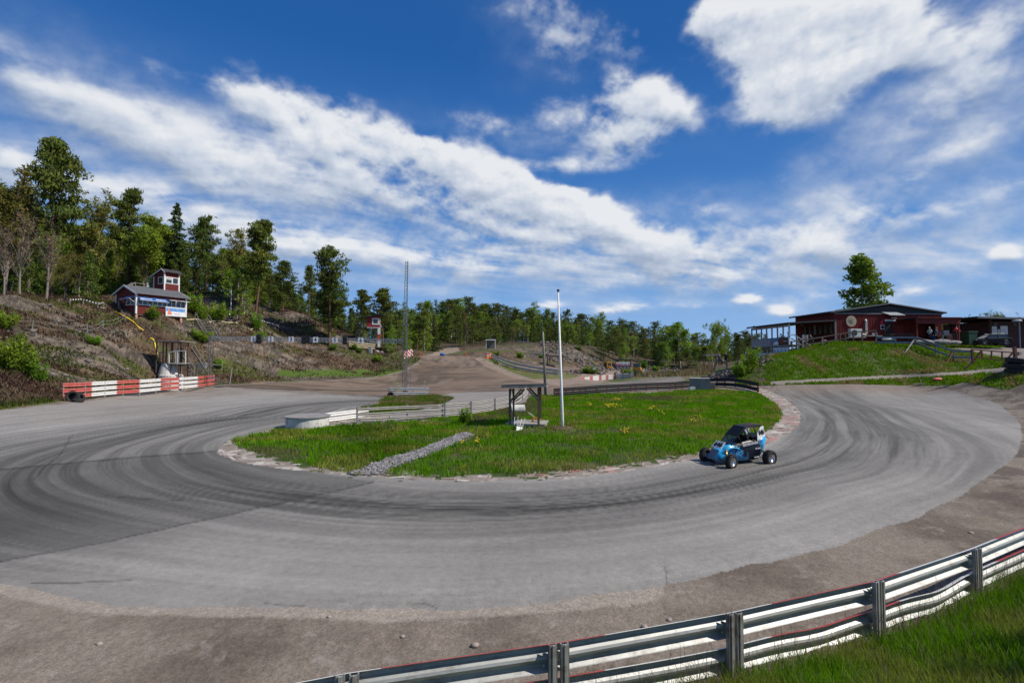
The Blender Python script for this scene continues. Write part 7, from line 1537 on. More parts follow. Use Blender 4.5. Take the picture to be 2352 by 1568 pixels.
    p = P(1395, 858, 135); r = grp('wheel_loader', p, math.radians(-60), 'orange-yellow wheel loader parked in front of the blue containers', 'wheel loader'); r.scale = (1.0, 1.0, 1.0)
    mb = MB(); mb.box((-1.3, 0, 1.35), (2.2, 1.7, 1.1)); mb.box((-2.3, 0, 1.0), (.5, 1.9, .7)); mb.build('engine_body', YL, r, bevel=.08); mb = MB(); mb.box((1.2, 0, 1.0), (1.6, 1.0, .7)); mb.build('front_frame', YL, r, bevel=.05)
    mb = MB(); mb.box((.1, 0, 2.35), (1.5, 1.5, 1.2)); cb = mb.build('cab', GLASSD, r, bevel=.04); mb = MB(); mb.box((.1, 0, 3.05), (1.8, 1.7, .18)); [mb.bar((.1+x*.72, y*.74, 1.6), (.1+x*.72, y*.74, 3.0), .12) for x in (-1, 1) for y in (-1, 1)]; mb.build('cab_frame', YL, cb)
    for x in (-1.4, 1.5):
        for y in (-1.05, 1.05): mb = MB(); mb.lathe([(.35, -.22), (.72, -.25), (.78, -.15), (.78, .15), (.72, .25), (.35, .22), (.35, -.22)], (x, y, .78), 22, 'Y'); w_ = mb.build('wheel', RUBBER, r, smooth=True); mb = MB(); mb.lathe([(.36, -.2), (.36, .2)], (x, y, .78), 16, 'Y'); mb.build('rim', YL, w_)
    for y in (-.4, .4): mb = MB(); mb.bar((1.0, y, 2.0), (2.1, y, 1.4), .16, .28); mb.bar((2.1, y, 1.4), (2.9, y, .7), .16, .26); mb.build('lift_arm', YL, r)
    mb = MB(); mb.prism([(2.8, -1.2, .15), (3.8, -1.2, .1), (3.9, -1.2, .3), (3.2, -1.2, 1.1), (2.8, -1.2, 1.0)], (0, 2.4, 0)); mb.build('bucket', YL, r)
    p = P(1463, 858, 131); r = grp('mini_digger', p, math.radians(-20), 'small yellow machine with a dark cab right of the containers', 'digger'); r.scale = (.82, .82, .82); mb = MB(); mb.box((0, 0, 1.5), (2.6, 1.8, 1.2)); mb.build('body', YL, r, bevel=.1); mb = MB(); mb.box((0, 0, 2.7), (2.2, 1.6, 1.2)); mb.build('cab', mat('cab_green_grey', (.10, .14, .13), .3), r, bevel=.06)
    mb = MB(); [mb.box((x, y, .55), (.35, .35, 1.1)) for x in (-.9, .9) for y in (-.7, .7)]; mb.build('legs', YL, r); mb = MB(); mb.bar((1.2, 0, 1.6), (1.9, -.3, .4), .25); mb.build('arm', YL, r)
    # white bulk bag
    p = P(1405, 860, 130); mb = MB(); mb.ellipsoid((0, 0, .7), (.75, .65, .9), 12, 9); R_ = random.Random(2); mb.v = [(x*(1+R_.uniform(-.15, .15)), y, z*(1+R_.uniform(-.1, .1))) for x, y, z in mb.v]; q = mb.build('bulk_bag', WHITEP, None, smooth=True); q.location = p; tag(q, 'white bulk bag beside the wheel loader', 'bag')
    # net frame
    a = P(1361, 872, 118); r = grp('net_frame', a, 0, 'pale steel frame with netting left of the wheel loader', 'net frame'); b = P(1380, 872, 118)-a; h = P(1361, 843, 118).z-a.z
    mb = MB(); [mb.bar((x, 0, -.5), (x, 0, h), .14) for x in (0, b.x)]; [mb.bar((0, 0, h*f), (b.x, 0, h*f), .12) for f in (.15, .6, 1)]; mb.build('frame', mat('pale_green_steel', (.42, .46, .40), .6), r)
    mb = MB(); mb.box((b.x/2, .1, h*.37), (b.x, .02, h*.45)); mb.build('net', mat('net_grey', (.16, .17, .14)), r); mb = MB(); mb.box((b.x*.25, -.1, h*.85), (.7, .03, .5), 0, 0, 0, -.5); mb.build('white_sign', WHITEP, r)
    # striped barrier in the middle distance
    xs = [1331, 1342, 1354, 1361, 1375, 1381, 1391, 1397, 1407, 1412, 1430, 1450]; A = [GD(x, d_) for x, d_ in zip(xs, np.interp(xs, [1331, 1375, 1412, 1450], [98, 104, 106, 104]))]
    A = [Vector((p.x, p.y, P(x, y, p.y).z)) for p, x, y in zip(A, xs, np.interp(xs, [1331, 1375, 1412, 1450], [880, 873, 871, 869]))]
    guard_rail('distant triple-beam red and white barrier on the infield road', A, (.15, .5, .85), .95, -1, (PINKP, WHITEP, GALV), lambda i: (0, 1, 0, 1, 0, 1, 0, 1, 0, 2, 2)[i], A[::2], 1.0, POSTM)
    A = [Vector((p.x, p.y, P(x, y, p.y).z)) for x, y in ((1412, 866), (1430, 867), (1446, 866), (1458, 860)) for p in [GD(x, 106)]]
    guard_rail('plain silver barrier continuing right of the distant striped one', A, (.2, .7), 1.0, -1, (GALV, GALV), None, A, 1.0, BLACK, postw=.3)
    p = GD(1328, 98); tyre(Vector((p.x, p.y, P(1328, 876, 98).z)), .55, .4, (math.radians(80), 0, 0), 'black tyre capping the left end of the distant striped barrier')
    tyre(P(1340+35, 851, 128), .8, .5, (math.radians(80), 0, .3), 'large machine tyre standing behind the net frame')
    # small far things: white post, rubble timber, posts
    for px, py, lab in ((1431.5, 855, 'white crate in the grass in front of the containers'),):
        p = P(px, py+5, 128); mb = MB(); mb.box((0, 0, .5), (1.8, .8, 1.1)); q = mb.build('crate', WHITEP, None, bevel=.05); q.location = p; tag(q, lab, 'crate')
    p = GT(1479, 858); mb = MB(); mb.box((0, 0, .6), (.3, .3, 1.4)); q = mb.build('marker_post', WHITEP, None); q.location = p; tag(q, 'short white post in the dry grass right of the containers', 'post')
    g = GT(1233, 816); r = grp('timber_stack', g, .1, 'small stack of grey timber lying on the rubble slope', 'timber'); 
    for i in range(6): mb = MB(); mb.bar((-1.5+.1*i, i*.3, .3+.25*(i % 2)), (1.4, i*.3, .5+.2*(i % 3)), .22); mb.build('beam', GREYW, r)
    for px, py in ((965, 818), (1071, 818)): g = GT(px, py); mb = MB(); mb.box((0, 0, .4), (.25, .25, .9)); q = mb.build('marker_bollard', ok, None); q.location = g; tag(q, 'orange marker post at the %s of the dirt track crest' % ('left edge' if px < 1000 else 'far side'), 'bollard')
    g = GT(1016, 817); mb = MB(); mb.ellipsoid((0, 0, .3), (.6, .4, .35), 8, 6); q = mb.build('blue_drum', BLUEP, None); q.location = g; tag(q, 'small blue drum at the far side of the dirt track', 'drum')
middle()
def rubble():
    """angular boulders on the rubble slope and the left rocks: too many to count"""
    n = 2600; X = rs.uniform(8, 90, n); Y = rs.uniform(116, 172, n); Z = height(X, Y); zc = Y*CP+(Z-CAMZ)*SP; px = 1176+F*X/zc; m = (px > 1240) & (px < 1560) & (fbm(X*.1, Y*.1, 401, 3) > .44)
    n2 = 900; u = rs.uniform(-1.0, -.45, n2); Y2 = rs.uniform(48, 98, n2); X2 = u*Y2; m2 = (fbm(X2*.13+5, (Y2+height(X2, Y2)*1.6)*.26, 62, 5, .6) > .55) & (height(X2, Y2) > 2.2)
    n3 = 500; Y3 = rs.uniform(64, 76, n3); X3 = Y3*rs.uniform(.38, .52, n3); 
    X = np.concatenate([X[m], X2[m2], X3]); Y = np.concatenate([Y[m], Y2[m2], Y3]); n = len(X); Z = height(X, Y); s = rs.uniform(.12, .5, n)*np.where(Y > 110, 1.1, .7)
    oc = np.array([(a, b, c) for a in (-1, 1) for b in (-1, 1) for c in (-.7, .7)], float); of = np.array([(0, 2, 3, 1), (4, 5, 7, 6), (0, 1, 5, 4), (2, 6, 7, 3), (0, 4, 6, 2), (1, 3, 7, 5)])
    V = oc[None]*s[:, None, None]*rs.uniform(.35, 1.1, (n, 8, 3)); co = (V+np.stack([X, Y, Z+.05], 1)[:, None]).reshape(-1, 3); f = ((np.arange(n)*8)[:, None, None]+of[None]).reshape(-1, 4)
    c = np.repeat(rs.uniform(.05, .20, (n, 1))*np.array([1, .88, .78]), 8, 0); o = mesh_np('rock_rubble', co, f, TMAT, c, np.zeros(len(c)), smooth=False); tag(o, kind='stuff')
rubble()
# ------------------------------------------------------------------ right side: clubhouse, carport, people, gate
def c1(x, y): return ((2780+x*.25512)/1.63265, (940+y*.25512)/1.63265)     # enlarged views of the photograph used while measuring
def c2(x, y): return ((3280+x*.2381)/1.63265, (1100+y*.2381)/1.63265)
def clubhouse():
    D = 74.0; o = P(1919, 784, D); r = grp('clubhouse', o, math.radians(3), 'long low dark red clubhouse with a black roof and a veranda at its left end', 'clubhouse')
    BK = mat('black_trim', (.018, .018, .02), .6, var=.15)
    def q(px, py, d=D): return P(px, py, d)-o
    xr = q(2175, 784).x; eave = q(1919, 716).z; apex = q(2045, 699); dep = 9.5; zb = -1.2
    # gable front wall with vertical battens
    sec = [(0, 0, zb), (xr, 0, zb), (xr, 0, eave), (apex.x, 0, apex.z-.15), (0, 0, eave)]
    mb = MB(); mb.prism(sec, (0, dep, 0)); mb.build('wall', FALUNV, r)
    mb = MB(); n = int(xr/.24)
    band = q(1919, 720).z
    for i in range(n+1):
        x = i*xr/n
        if 8.9 < x < 10.6 and True: z0 = 2.4
        else: z0 = zb
        mb.box((x, -.03, (z0+band)/2), (.09, .05, band-z0))
    mb.build('battens', FALUNV, r)
    mb = MB(); mb.box((xr/2, -.10, band), (xr+.4, .10, .16)); mb.build('fascia_board', mat('grey_trim', (.20, .20, .20), .7), r)
    mb = MB(); mb.prism([(.0, -.07, band+.06), (xr, -.07, band+.06), (xr, -.07, eave-.02), (apex.x, -.07, apex.z-.2), (0, -.07, eave-.02)], (0, .04, 0)); mb.build('gable_boards', BK, r)
    # roof planes
    for (a, b) in (((-.85, eave-.20), (apex.x, apex.z+.02)), ((apex.x, apex.z+.02), (xr+.6, eave-.2))):
        mb = MB(); mb.prism([(a[0], -1.0*.35, a[1]), (b[0], -1.0*.35, b[1]), (b[0], -1.0*.35, b[1]+.22), (a[0], -1.0*.35, a[1]+.22)], (0, dep+.8, 0)); mb.build('roof', FELT, r)
        mb = MB(); mb.bar((a[0], -.38, a[1]+.12), (b[0], -.38, b[1]+.12), .04, .12); mb.build('roof_trim', mat('grey_trim', (.20, .20, .20)), r)
    mb = MB()
    for i in range(30): y = -.3+i*(dep+.7)/30; mb.box((-.85, y, eave-.0), (.12, .12, .08))
    mb.build('eave_ribs', BK, r)
    # left side wall: windows
    XL = lambda y, z: Matrix.Translation((-.02, y, z)) @ Matrix.Rotation(-math.pi/2, 4, 'Z') @ Matrix.Rotation(math.pi/2, 4, 'X')
    pane = mat('curtained_glass', (.10, .11, .105), .15, var=.4, scale=6, spec=.7)
    for i in range(6): window(r, XL(.85+i*1.22, 1.95), .72, 1.55, 1, fr=BK, fw=.10, glass=pane if i != 3 else mat('curtain_grey', (.35, .36, .36), .5))
    for y in np.arange(.05, dep, .3): pass
    mb = MB(); mb.box((0, -.02, 1.4), (.22, .2, 3.6)); mb.build('corner_post', mat('grey_trim', (.20, .20, .20)), r)
    mb = MB(); mb.box((-.12, 7.6, 3.0), (.2, .3, .3)); mb.build('lamp_box', WHITEP, r)
    # doorway, canopy with corrugated sheet, light and sign
    dx0, dx1 = q(*c2(165, 0)).x, q(*c2(305, 0)).x; dz = q(*c2(200, 432)).z; dzb = q(*c2(200, 760)).z
    mb = MB(); mb.box(((dx0+dx1)/2, -.02, (dz+dzb)/2), (dx1-dx0, .1, dz-dzb)); mb.build('door', mat('dark_doorway', (.035, .022, .018), .7, var=.4), r)
    mb = MB()
    for x in (dx0-.06, dx1+.06): mb.box((x, -.08, (dz+dzb)/2), (.12, .1, dz-dzb))
    mb.box(((dx0+dx1)/2, -.08, dz+.22), (dx1-dx0+.24, .1, .45)); mb.build('door_frame', FALUNV, r)
    mb = MB(); x0, x1 = q(*c2(150, 0)).x, q(*c2(400, 0)).x; zt = q(*c2(200, 298)).z; zl = q(*c2(200, 350)).z; n = 9
    for i in range(n): a = x0+(x1-x0)*i/n; w = (x1-x0)/n; mb.prism([(a-.25, -.05, zt+.05), (a+w*.55-.25, -.05, zt+.05), (a+w*.55+.3, -1.1, zl), (a+.3, -1.1, zl)], (0, 0, .05))
    mb.build('canopy_light_ribs', mat('pale_sheet', (.55, .56, .56), .5), r)
    mb = MB(); mb.prism([(x0-.25, -.05, zt), (x1-.25, -.05, zt), (x1+.3, -1.1, zl-.05), (x0+.3, -1.1, zl-.05)], (0, 0, .04)); mb.build('canopy', mat('dark_sheet', (.07, .075, .08), .5), r)
    zz = q(*c2(300, 422)).z; mb = MB(); mb.box(((dx0+dx1)/2+.25, -.16, zz), (1.7, .05, .26)); sg = mb.build('sign', WHITEP, r); text('SEKRETARIAT', .19, frame(((dx0+dx1)/2+.25, -.19, zz), (1, 0, 0), (0, 0, 1)), mat('plate_black', (.01, .01, .012)), sg, 'lettering', .002, sx=1.0)
    mb = MB(); p = q(*c2(315, 385)); mb.box((p.x, -.35, p.z), (.55, .4, .14)); mb.build('lamp', WHITEP, r)
    # red flag-like poster, round sign
    p = q(*c2(130, 460)); mb = MB(); mb.prism([(p.x-.25, -.13, p.z-.45), (p.x+.28, -.13, p.z-.5), (p.x+.22, -.13, p.z+.6), (p.x-.22, -.13, p.z+.1)], (0, .03, 0)); mb.build('red_pennant', mat('poster_red', (.55, .02, .05), .6), r)
    p = q(*c2(142, 530)); mb = MB(); mb.box((p.x, -.14, p.z), (.62, .03, .62)); s_ = mb.build('sign', WHITEP, r); mb = MB(); k = np.linspace(0, 2*math.pi, 25)
    mb.lathe([(.26, -.01), (.26, .01), (.20, .01), (.20, -.01), (.26, -.01)], (p.x, -.17, p.z), 24, 'Y'); mb.bar((p.x-.15, -.17, p.z-.15), (p.x+.15, -.17, p.z+.15), .05); mb.bar((p.x-.15, -.17, p.z+.15), (p.x+.15, -.17, p.z-.15), .05); mb.build('symbol', BK, s_)
    # satellite disc (round pale grille), heat pump with duct, shelf
    p = q(*c1(1612, 1035)); mb = MB(); mb.lathe([(.001, -.02), (.80, -.02), (.80, .05), (.001, .05)], (p.x, -.16, p.z), 30, 'Y'); dm = mb.build('round_grille', mat('beige_disc', (.50, .42, .30), .7, var=.12), r); mb = MB()
    for i in range(12): t = i*math.pi/6; mb.bar((p.x, -.22, p.z), (p.x+.74*math.cos(t), -.22, p.z+.74*math.sin(t)), .02)
    mb.build('grille_bars', mat('grille_brown', (.25, .18, .12), .7), dm)
    p = q(*c1(1640, 1208)); mb = MB(); mb.box((p.x, -.55, p.z), (1.75, .6, 1.15)); hp = mb.build('heat_pump', mat('appliance_white', (.66, .66, .62), .5), r, bevel=.03); mb = MB(); mb.lathe([(.42, -.02), (.42, .02), (.36, .02), (.36, -.02)], (p.x-.3, -.87, p.z), 20, 'Y'); [mb.box((p.x-.3, -.87, p.z+z), (.8, .02, .03)) for z in np.linspace(-.35, .35, 7)]; mb.build('fan_grille', mat('fan_dark', (.10, .10, .10), .6), hp)
    a, b, c = q(*c1(1832, 1018)), q(*c1(1838, 1228)), q(*c1(1700, 1228)); mb = MB(); mb.tube([Vector((a.x, -.05, a.z)), Vector((a.x, -.22, a.z)), Vector((a.x, -.25, a.z-.2)), Vector((b.x, -.25, b.z+.1)), Vector((b.x-.1, -.25, b.z)), Vector((c.x, -.25, c.z))], .14, 10); mb.build('duct', mat('appliance_white', (.66, .66, .62)), r, smooth=True)
    for (ax, ay, bx, nm) in ((1515, 1205, 1600, 'shelf'), (1515, 1275, 1780, 'bench_board'), (1790, 1252, 2025, 'shelf')): a = q(*c1(ax, ay)); b = q(*c1(bx, ay)); mb = MB(); mb.box(((a.x+b.x)/2, -.6, a.z), (b.x-a.x, .7, .08)); mb.build(nm, mat('pale_table_top', (.55, .53, .48), .6), r)
    mb = MB(); p = q(*c1(1972, 1225)); mb.box((p.x, -.16, p.z), (.85, .03, .4)); mb.build('notice', mat('notice_pink', (.6, .45, .42), .7), r)
    # ---- veranda on the left: floor, posts, roof, parapet
    vx0 = q(1738, 784, 84).x; vx0 = -7.0; vx1 = 0.0; y0, y1 = 0.2, 10.6; zf = q(1813, 791, D).z; zt0 = q(1813, 745, D).z
    PW = mat('pale_grey_wood', (.40, .39, .40), .8, var=.15, scale=3)
    mb = MB(); mb.b2((vx0, y0, zf-.15), (vx1-.05, y1, zf)); mb.build('veranda_floor', DARKW, r)
    mb = MB(); mb.prism([(vx0-.6, y0-.6, zt0+.05), (vx1+.1, y0-.6, zt0+.50), (vx1+.1, y1+.4, zt0+.50), (vx0-.6, y1+.4, zt0+.05)], (0, 0, .2)); mb.build('veranda_roof', FELT, r)
    ny = 8
    for i in range(ny): y = y0+(y1-y0)*i/(ny-1); mb = MB(); mb.box((vx0+.08, y, (zf+zt0)/2+.0), (.16 if i else .2, .16 if i else .2, zt0-zf)); mb.build('veranda_post', PW if i else WHITEP, r)
    mb = MB(); mb.b2((vx0+.0, y0, zt0-.32), (vx0+.1, y1, zt0+.02)); mb.build('veranda_beam', PW, r)
    mb = MB(); mb.b2((vx0-.05, y0+.05, zf-.2), (vx0+.0, y1, zf+1.05)); mb.build('parapet', PALEPANEL, r); mb = MB(); mb.b2((vx0-.08, y0, zf+1.05), (vx0+.06, y1, zf+1.12)); mb.build('parapet_rail', DARKW, r)
    mb = MB(); mb.b2((vx0-.07, y0, zf-.42), (vx0-.02, y1, zf-.2)); 
    for k in range(5): mb.b2((vx0-.05, y0, zf-.6-.22*k), (vx0-.01, y1, zf-.5-.22*k))
    for k in range(9): y = y0+(y1-y0)*k/8; mb.b2((vx0-.04, y-.06, zf-2.6), (vx0+.06, y+.06, zf-.2))
    mb.build('underfloor_slats', DARKW, r)
    # banners on the veranda wall (facing left)
    def ban(y_a, y_b, za, zb_, base, nm='banner', off=.09):
        mb = MB(); mb.b2((vx0-off-.02, y_a, za), (vx0-off, y_b, zb_)); return mb.build(nm, base, r)
    fx = vx0-.125
    bn = ban(y0+.15, y0+2.35, zf-.05, zf+1.0, mat('banner_black', (.03, .028, .026), .6)); mb = MB(); mb.lathe([(.42, -.01), (.42, .01), (.30, .01), (.30, -.01), (.42, -.01)], (fx, y0+1.7, zf+.5), 24, 'X'); mb.build('logo_ring', mat('logo_red', (.55, .07, .04), .6), bn)
    text('PERSSONS EL', .26, frame((fx, y0+1.0, zf+.52), (0, -1, 0), (0, 0, 1)), WHITEP, bn, 'lettering', .004)
    bn = ban(y0+2.45, y0+4.6, zf-.02, zf+1.03, mat('banner_sea', (.07, .22, .38), .6, var=.3)); mb = MB(); mb.prism([(fx, y0+4.5, zf+.05), (fx, y0+4.0, zf+.1), (fx, y0+4.4, zf+.8)], (.01, 0, 0)); mb.build('banner_sail', mat('logo_red', (.55, .07, .04)), bn); mb = MB(); mb.prism([(fx, y0+2.5, zf+.02), (fx, y0+3.9, zf+.02), (fx, y0+3.5, zf+.45), (fx, y0+2.9, zf+.55), (fx, y0+2.5, zf+.4)], (.01, 0, 0)); mb.build('banner_snow', WHITEP, bn)
    bn = ban(y0+.1, y0+3.9, zf-1.35, zf-.4, mat('banner_pale', (.60, .66, .70), .6), off=.06); mb = MB(); [mb.prism([(vx0-.09, y0+a, zf-1.28), (vx0-.09, y0+a+.5, zf-1.28), (vx0-.09, y0+a+.3, zf-.5)], (.01, 0, 0)) for a in (.5, 1.5, 2.4, 3.2)]; [mb.b2((vx0-.095, y0+a, zf-1.2), (vx0-.085, y0+a+.6, zf-1.05)) for a in (.15, 1.1, 2.0, 2.9)]; mb.build('blue_artwork', mat('artwork_blue', (.06, .28, .55), .6), bn)
    bn = ban(y0+4.1, y0+8.6, zf-2.35, zf-1.2, mat('banner_cloth', (.60, .60, .62), .7, var=.12, scale=1.2), off=.10); text('deco', .72, frame((fx-.01, y0+7.6, zf-1.85), (0, -1, 0), (0, 0, 1)), mat('logo_red', (.55, .07, .04)), bn, 'lettering', .004, bold=.015); text('el & tele AB', .62, frame((fx-.01, y0+5.7, zf-1.85), (0, -1, 0), (0, 0, 1)), BK, bn, 'lettering', .004)
    # veranda front: stair railing, gate, dark back wall
    mb = MB(); mb.b2((vx0+.2, y1-.1, zf), (vx1, y1, zf+.9)); mb.build('veranda_back_rail', DARKW, r)
    mb = MB()
    for (a, b) in (((705, 1240), (750, 1235)), ((750, 1235), (900, 1330)), ((900, 1330), (1030, 1418)), ((705, 1290), (920, 1420)), ((795, 1262), (795, 1440)), ((880, 1235), (880, 1450)), ((950, 1235), (950, 1330))): mb.bar(q(*c1(*a), D-1.2), q(*c1(*b), D-1.2), .13)
    mb.build('stair_railing', mat('pale_grey_wood', (.40, .39, .40)), r)
    mb = MB(); [mb.bar(q(*c1(890+i*12, 1240), D-1.0), q(*c1(890+i*12, 1325), D-1.0), .05, .06) for i in range(5)]; mb.build('small_gate', PALEPANEL, r)
    mb = MB(); [mb.box((q(*c1(820, 0), D).x+i*.28, -.7, zf-.2-i*.22), (.3, 1.2, .08)) for i in range(6)]; mb.build('steps', GREYW, r)
    # ---- open shed on the right end
    sx0, sx1 = q(*c2(665, 0), D-3.5).x, q(*c2(1400, 0), D-3.5).x; yf = -3.5; zr = q(*c2(665, 385), D-3.5).z; zr2 = q(*c2(700, 472), D-3.5).z; zg = q(*c2(700, 752), D-3.5).z
    RB = mat('maroon_corrugated', (.20, .035, .032), .7, var=.2)
    mb = MB(); mb.b2((sx0-.1, yf-.3, zr), (sx1+.1, 2.5, zr+.10)); mb.build('shed_roof', FELT, r)
    mb = MB(); n = int((sx1-sx0)/.16)
    for i in range(n): mb.box((sx0+(i+.5)*(sx1-sx0)/n, yf-.02, (zr+zr2)/2), (.10, .08, zr-zr2)); mb.lathe([(.07, -.1), (.07, .1)], (sx0+(i+.5)*(sx1-sx0)/n, yf-.3, zr+.08), 6, 'Y')
    mb.b2((sx0, yf, zr2), (sx1, yf+.03, zr)); mb.build('shed_fascia', RB, r)
    for x in (sx0+.08, sx1-.25): mb = MB(); mb.b2((x, yf, zg-.3), (x+.14, yf+.14, zr2+.1)); mb.build('shed_post', mat('maroon_post', (.16, .03, .025), .7), r)
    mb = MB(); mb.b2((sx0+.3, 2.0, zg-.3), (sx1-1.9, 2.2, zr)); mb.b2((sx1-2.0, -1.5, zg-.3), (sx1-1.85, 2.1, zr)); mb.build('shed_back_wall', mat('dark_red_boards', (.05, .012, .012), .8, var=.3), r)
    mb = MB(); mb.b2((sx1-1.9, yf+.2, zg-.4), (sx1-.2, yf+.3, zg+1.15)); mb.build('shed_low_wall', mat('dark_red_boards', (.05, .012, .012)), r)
    mb = MB(); a = q(*c2(960, 655), D-4); b = q(*c2(1230, 655), D-4); mb.b2((a.x, a.y-.3, a.z-.1), (b.x, a.y+.5, a.z)); [mb.b2((x, a.y-.2, zg-.3), (x+.1, a.y-.1, a.z-.1)) for x in (a.x+.9, b.x-.3)]; mb.build('counter', mat('dark_counter', (.09, .075, .06), .7), r)
clubhouse()
def right_yard():
    # carport building at the right edge
    dg = lambda x, y, lo=44: GT(*c2(x, y), lo, 120).y
    D = 77; o = P(2271, 794, D); r = grp('carport', o, 0, 'dark brown building with open carport at the right edge of the photo', 'building'); BR = mat('dark_brown_boards', (.055, .022, .018), .8, var=.3, scale=2)
    def q(px, py, d=D): return P(px, py, d)-o
    top = q(2271, 738).z; xL = q(2232, 738).x; xR = 16
    mb = MB(); mb.b2((0, 0, -1), (xR, 8, top)); mb.build('wall', BR, r)
    mb = MB(); mb.prism([(xL-.6, -1.6, top+.5), (xR, -1.6, top-.0), (xR, 8, top-.0), (xL-.6, 8, top+.5)], (0, 0, .16)); mb.build('roof', FELT, r); mb = MB(); mb.bar((xL-.6, -1.62, top+.52), (xR, -1.62, top+.02), .05, .26); mb.build('gutter', mat('grey_trim', (.20, .20, .20)), r)
    for y in (-.4, 6.5): mb = MB(); x = q(2243, 0).x; mb.b2((x, y, -1), (x+.35, y+.35, top+.3)); mb.build('column', BR, r)
    for (a, b, nm, ratio) in (((1828, 518), (1920, 635), 'notice_board', 0), ((1972, 512), (2090, 650), 'notice_board', 0), ((1930, 565), (1965, 622), 'notice_sheet', 0)):
        A = q(*c2(*a)); B = q(*c2(*b)); mb = MB(); mb.b2((A.x, -.08, B.z), (B.x, -.02, A.z)); bd = mb.build(nm, mat('board_white', (.60, .60, .60), .6, var=.06), r); mb = MB(); mb.b2((A.x+(B.x-A.x)*.2, -.09, (A.z+B.z)/2), (A.x+(B.x-A.x)*.8, -.082, (A.z+B.z)/2+.04)); mb.b2((A.x+(B.x-A.x)*.3, -.09, (A.z+B.z)/2-.3), (A.x+(B.x-A.x)*.7, -.082, (A.z+B.z)/2-.26)); mb.build('print', GALVD, bd)
    for px in (1900, 2205): A = q(*c2(px, 482)); mb = MB(); mb.b2((A.x-.25, -.06, A.z-.25), (A.x+.25, -.02, A.z+.25)); mb.build('vent', mat('vent_dark', (.09, .08, .08), .7), r)
    # lamp post
    p = P(2343, 796, 72); t = P(2341, 738, 72); r = grp('lamp_post', p, 0, 'thin bluish lamp post with a pale flat lamp head at the right edge', 'lamp post'); mb = MB(); mb.tube([Vector((0, 0, -.3)), t-p], .07, 8); mb.build('pole', mat('blue_grey_pole', (.16, .22, .28), .5), r); mb = MB(); mb.lathe([(.001, .0), (.6, .02), (.45, .22), (.001, .28)], (t-p)+Vector((-.3, 0, -.02)), 16); mb.build('lamp_head', mat('lamp_shade_grey', (.45, .47, .50), .4), r, smooth=True)
    # parked car: dark SUV seen from its left rear
    D2 = 71.5; a = P(*c2(1535, 820), D2); b = P(*c2(2095, 820), D2); r = grp('parked_car', (a+b)/2, math.radians(172), 'dark blue-black estate car parked in front of the carport', 'car'); r.location.z = (a.z+b.z)/2
    CP_ = mat('car_paint_dark', (.005, .006, .010), .45, 0, var=.05, spec=.2); L_ = 4.5
    prof = [(2.25, .35), (2.28, .62), (2.15, .85), (1.35, 1.02), (.75, 1.42), (.2, 1.60), (-1.2, 1.60), (-1.85, 1.42), (-2.15, 1.05), (-2.25, .80), (-2.2, .35)]
    mb = MB(); n = len(prof); W_ = [.80, .86, .90, .90, .72, .66, .66, .70, .86, .88, .86]; vs = [(x, -w, z) for (x, z), w in zip(prof, W_)]+[(x, w, z) for (x, z), w in zip(prof, W_)]
    lower = [(x, z) for x, z in ((2.27, .35), (2.29, .62), (2.15, .88), (1.30, 1.02), (-2.05, 1.10), (-2.27, .8), (-2.22, .35))]
    mb.prism([(x, -.90, z) for x, z in lower], (0, 1.8, 0)); mb.build('body', CP_, r, bevel=.09)
    mb = MB(); up = [((1.25, 1.0), .84, (.55, 1.50), .64), ((-2.1, 1.05), .84, (-1.55, 1.56), .64)]
    V = [(1.25, -.84, 1.0), (1.25, .84, 1.0), (-2.1, .84, 1.05), (-2.1, -.84, 1.05), (.35, -.64, 1.56), (.35, .64, 1.56), (-1.6, .64, 1.57), (-1.6, -.64, 1.57)]
    mb.add(V, [(0, 1, 2, 3), (4, 5, 6, 7), (0, 1, 5, 4), (1, 2, 6, 5), (2, 3, 7, 6), (3, 0, 4, 7)]); gh = mb.build('glasshouse', GLASSD, r, bevel=.04)
    mb = MB(); mb.box((-.62, 0, 1.60), (1.95, 1.28, .07)); [mb.bar(V[i], V[i+4], .09) for i in range(4)]; [mb.bar((-.45, s*.84, 1.02), (-.55, s*.64, 1.57), .08) for s in (-1, 1)]; mb.build('roof', CP_, r, bevel=.02)
    for s in (-1, 1): mb = MB(); mb.tube([(.2, s*.58, 1.66), (-1.5, s*.58, 1.67)], .022, 6); mb.build('roof_rail', GALV, r)
    for x in (1.35, -1.38):
        for y in (-.82, .82):
            mb = MB(); mb.lathe([(.2, -.11), (.33, -.12), (.35, -.06), (.35, .06), (.33, .12), (.2, .11), (.2, -.11)], (x, y, .35), 24, 'Y'); w_ = mb.build('wheel', RUBBER, r, smooth=True); mb = MB(); sg = 1 if y > 0 else -1; mb.lathe([(.22, sg*.10), (.17, sg*.06), (.001, sg*.09)], (x, y, .35), 18, 'Y'); [mb.bar((x, y+sg*.11, .35), (x+.2*math.cos(t), y+sg*.11, .35+.2*math.sin(t)), .035) for t in np.arange(0, 6.2, 1.2566)]; mb.build('rim', GALV, w_)
            mb = MB(); mb.lathe([(.37, -.03), (.42, 0), (.37, .03)], (x, y*1.09, .38), 24, 'Y'); mb.build('wheel_arch', BLACK, r)
    for y in (-.68, .68): mb = MB(); mb.box((-2.24, y, .95), (.10, .38, .16)); mb.build('tail_light', mat('tail_red', (.25, .01, .015), .25), r, bevel=.02); mb = MB(); mb.box((2.2, y, .76), (.12, .34, .14)); mb.build('headlight', mat('lamp_clear', (.5, .5, .52), .15), r, bevel=.02); mb = MB(); mb.box((.95, y*1.45, 1.08), (.14, .2, .14)); mb.build('mirror', CP_, r, bevel=.02)
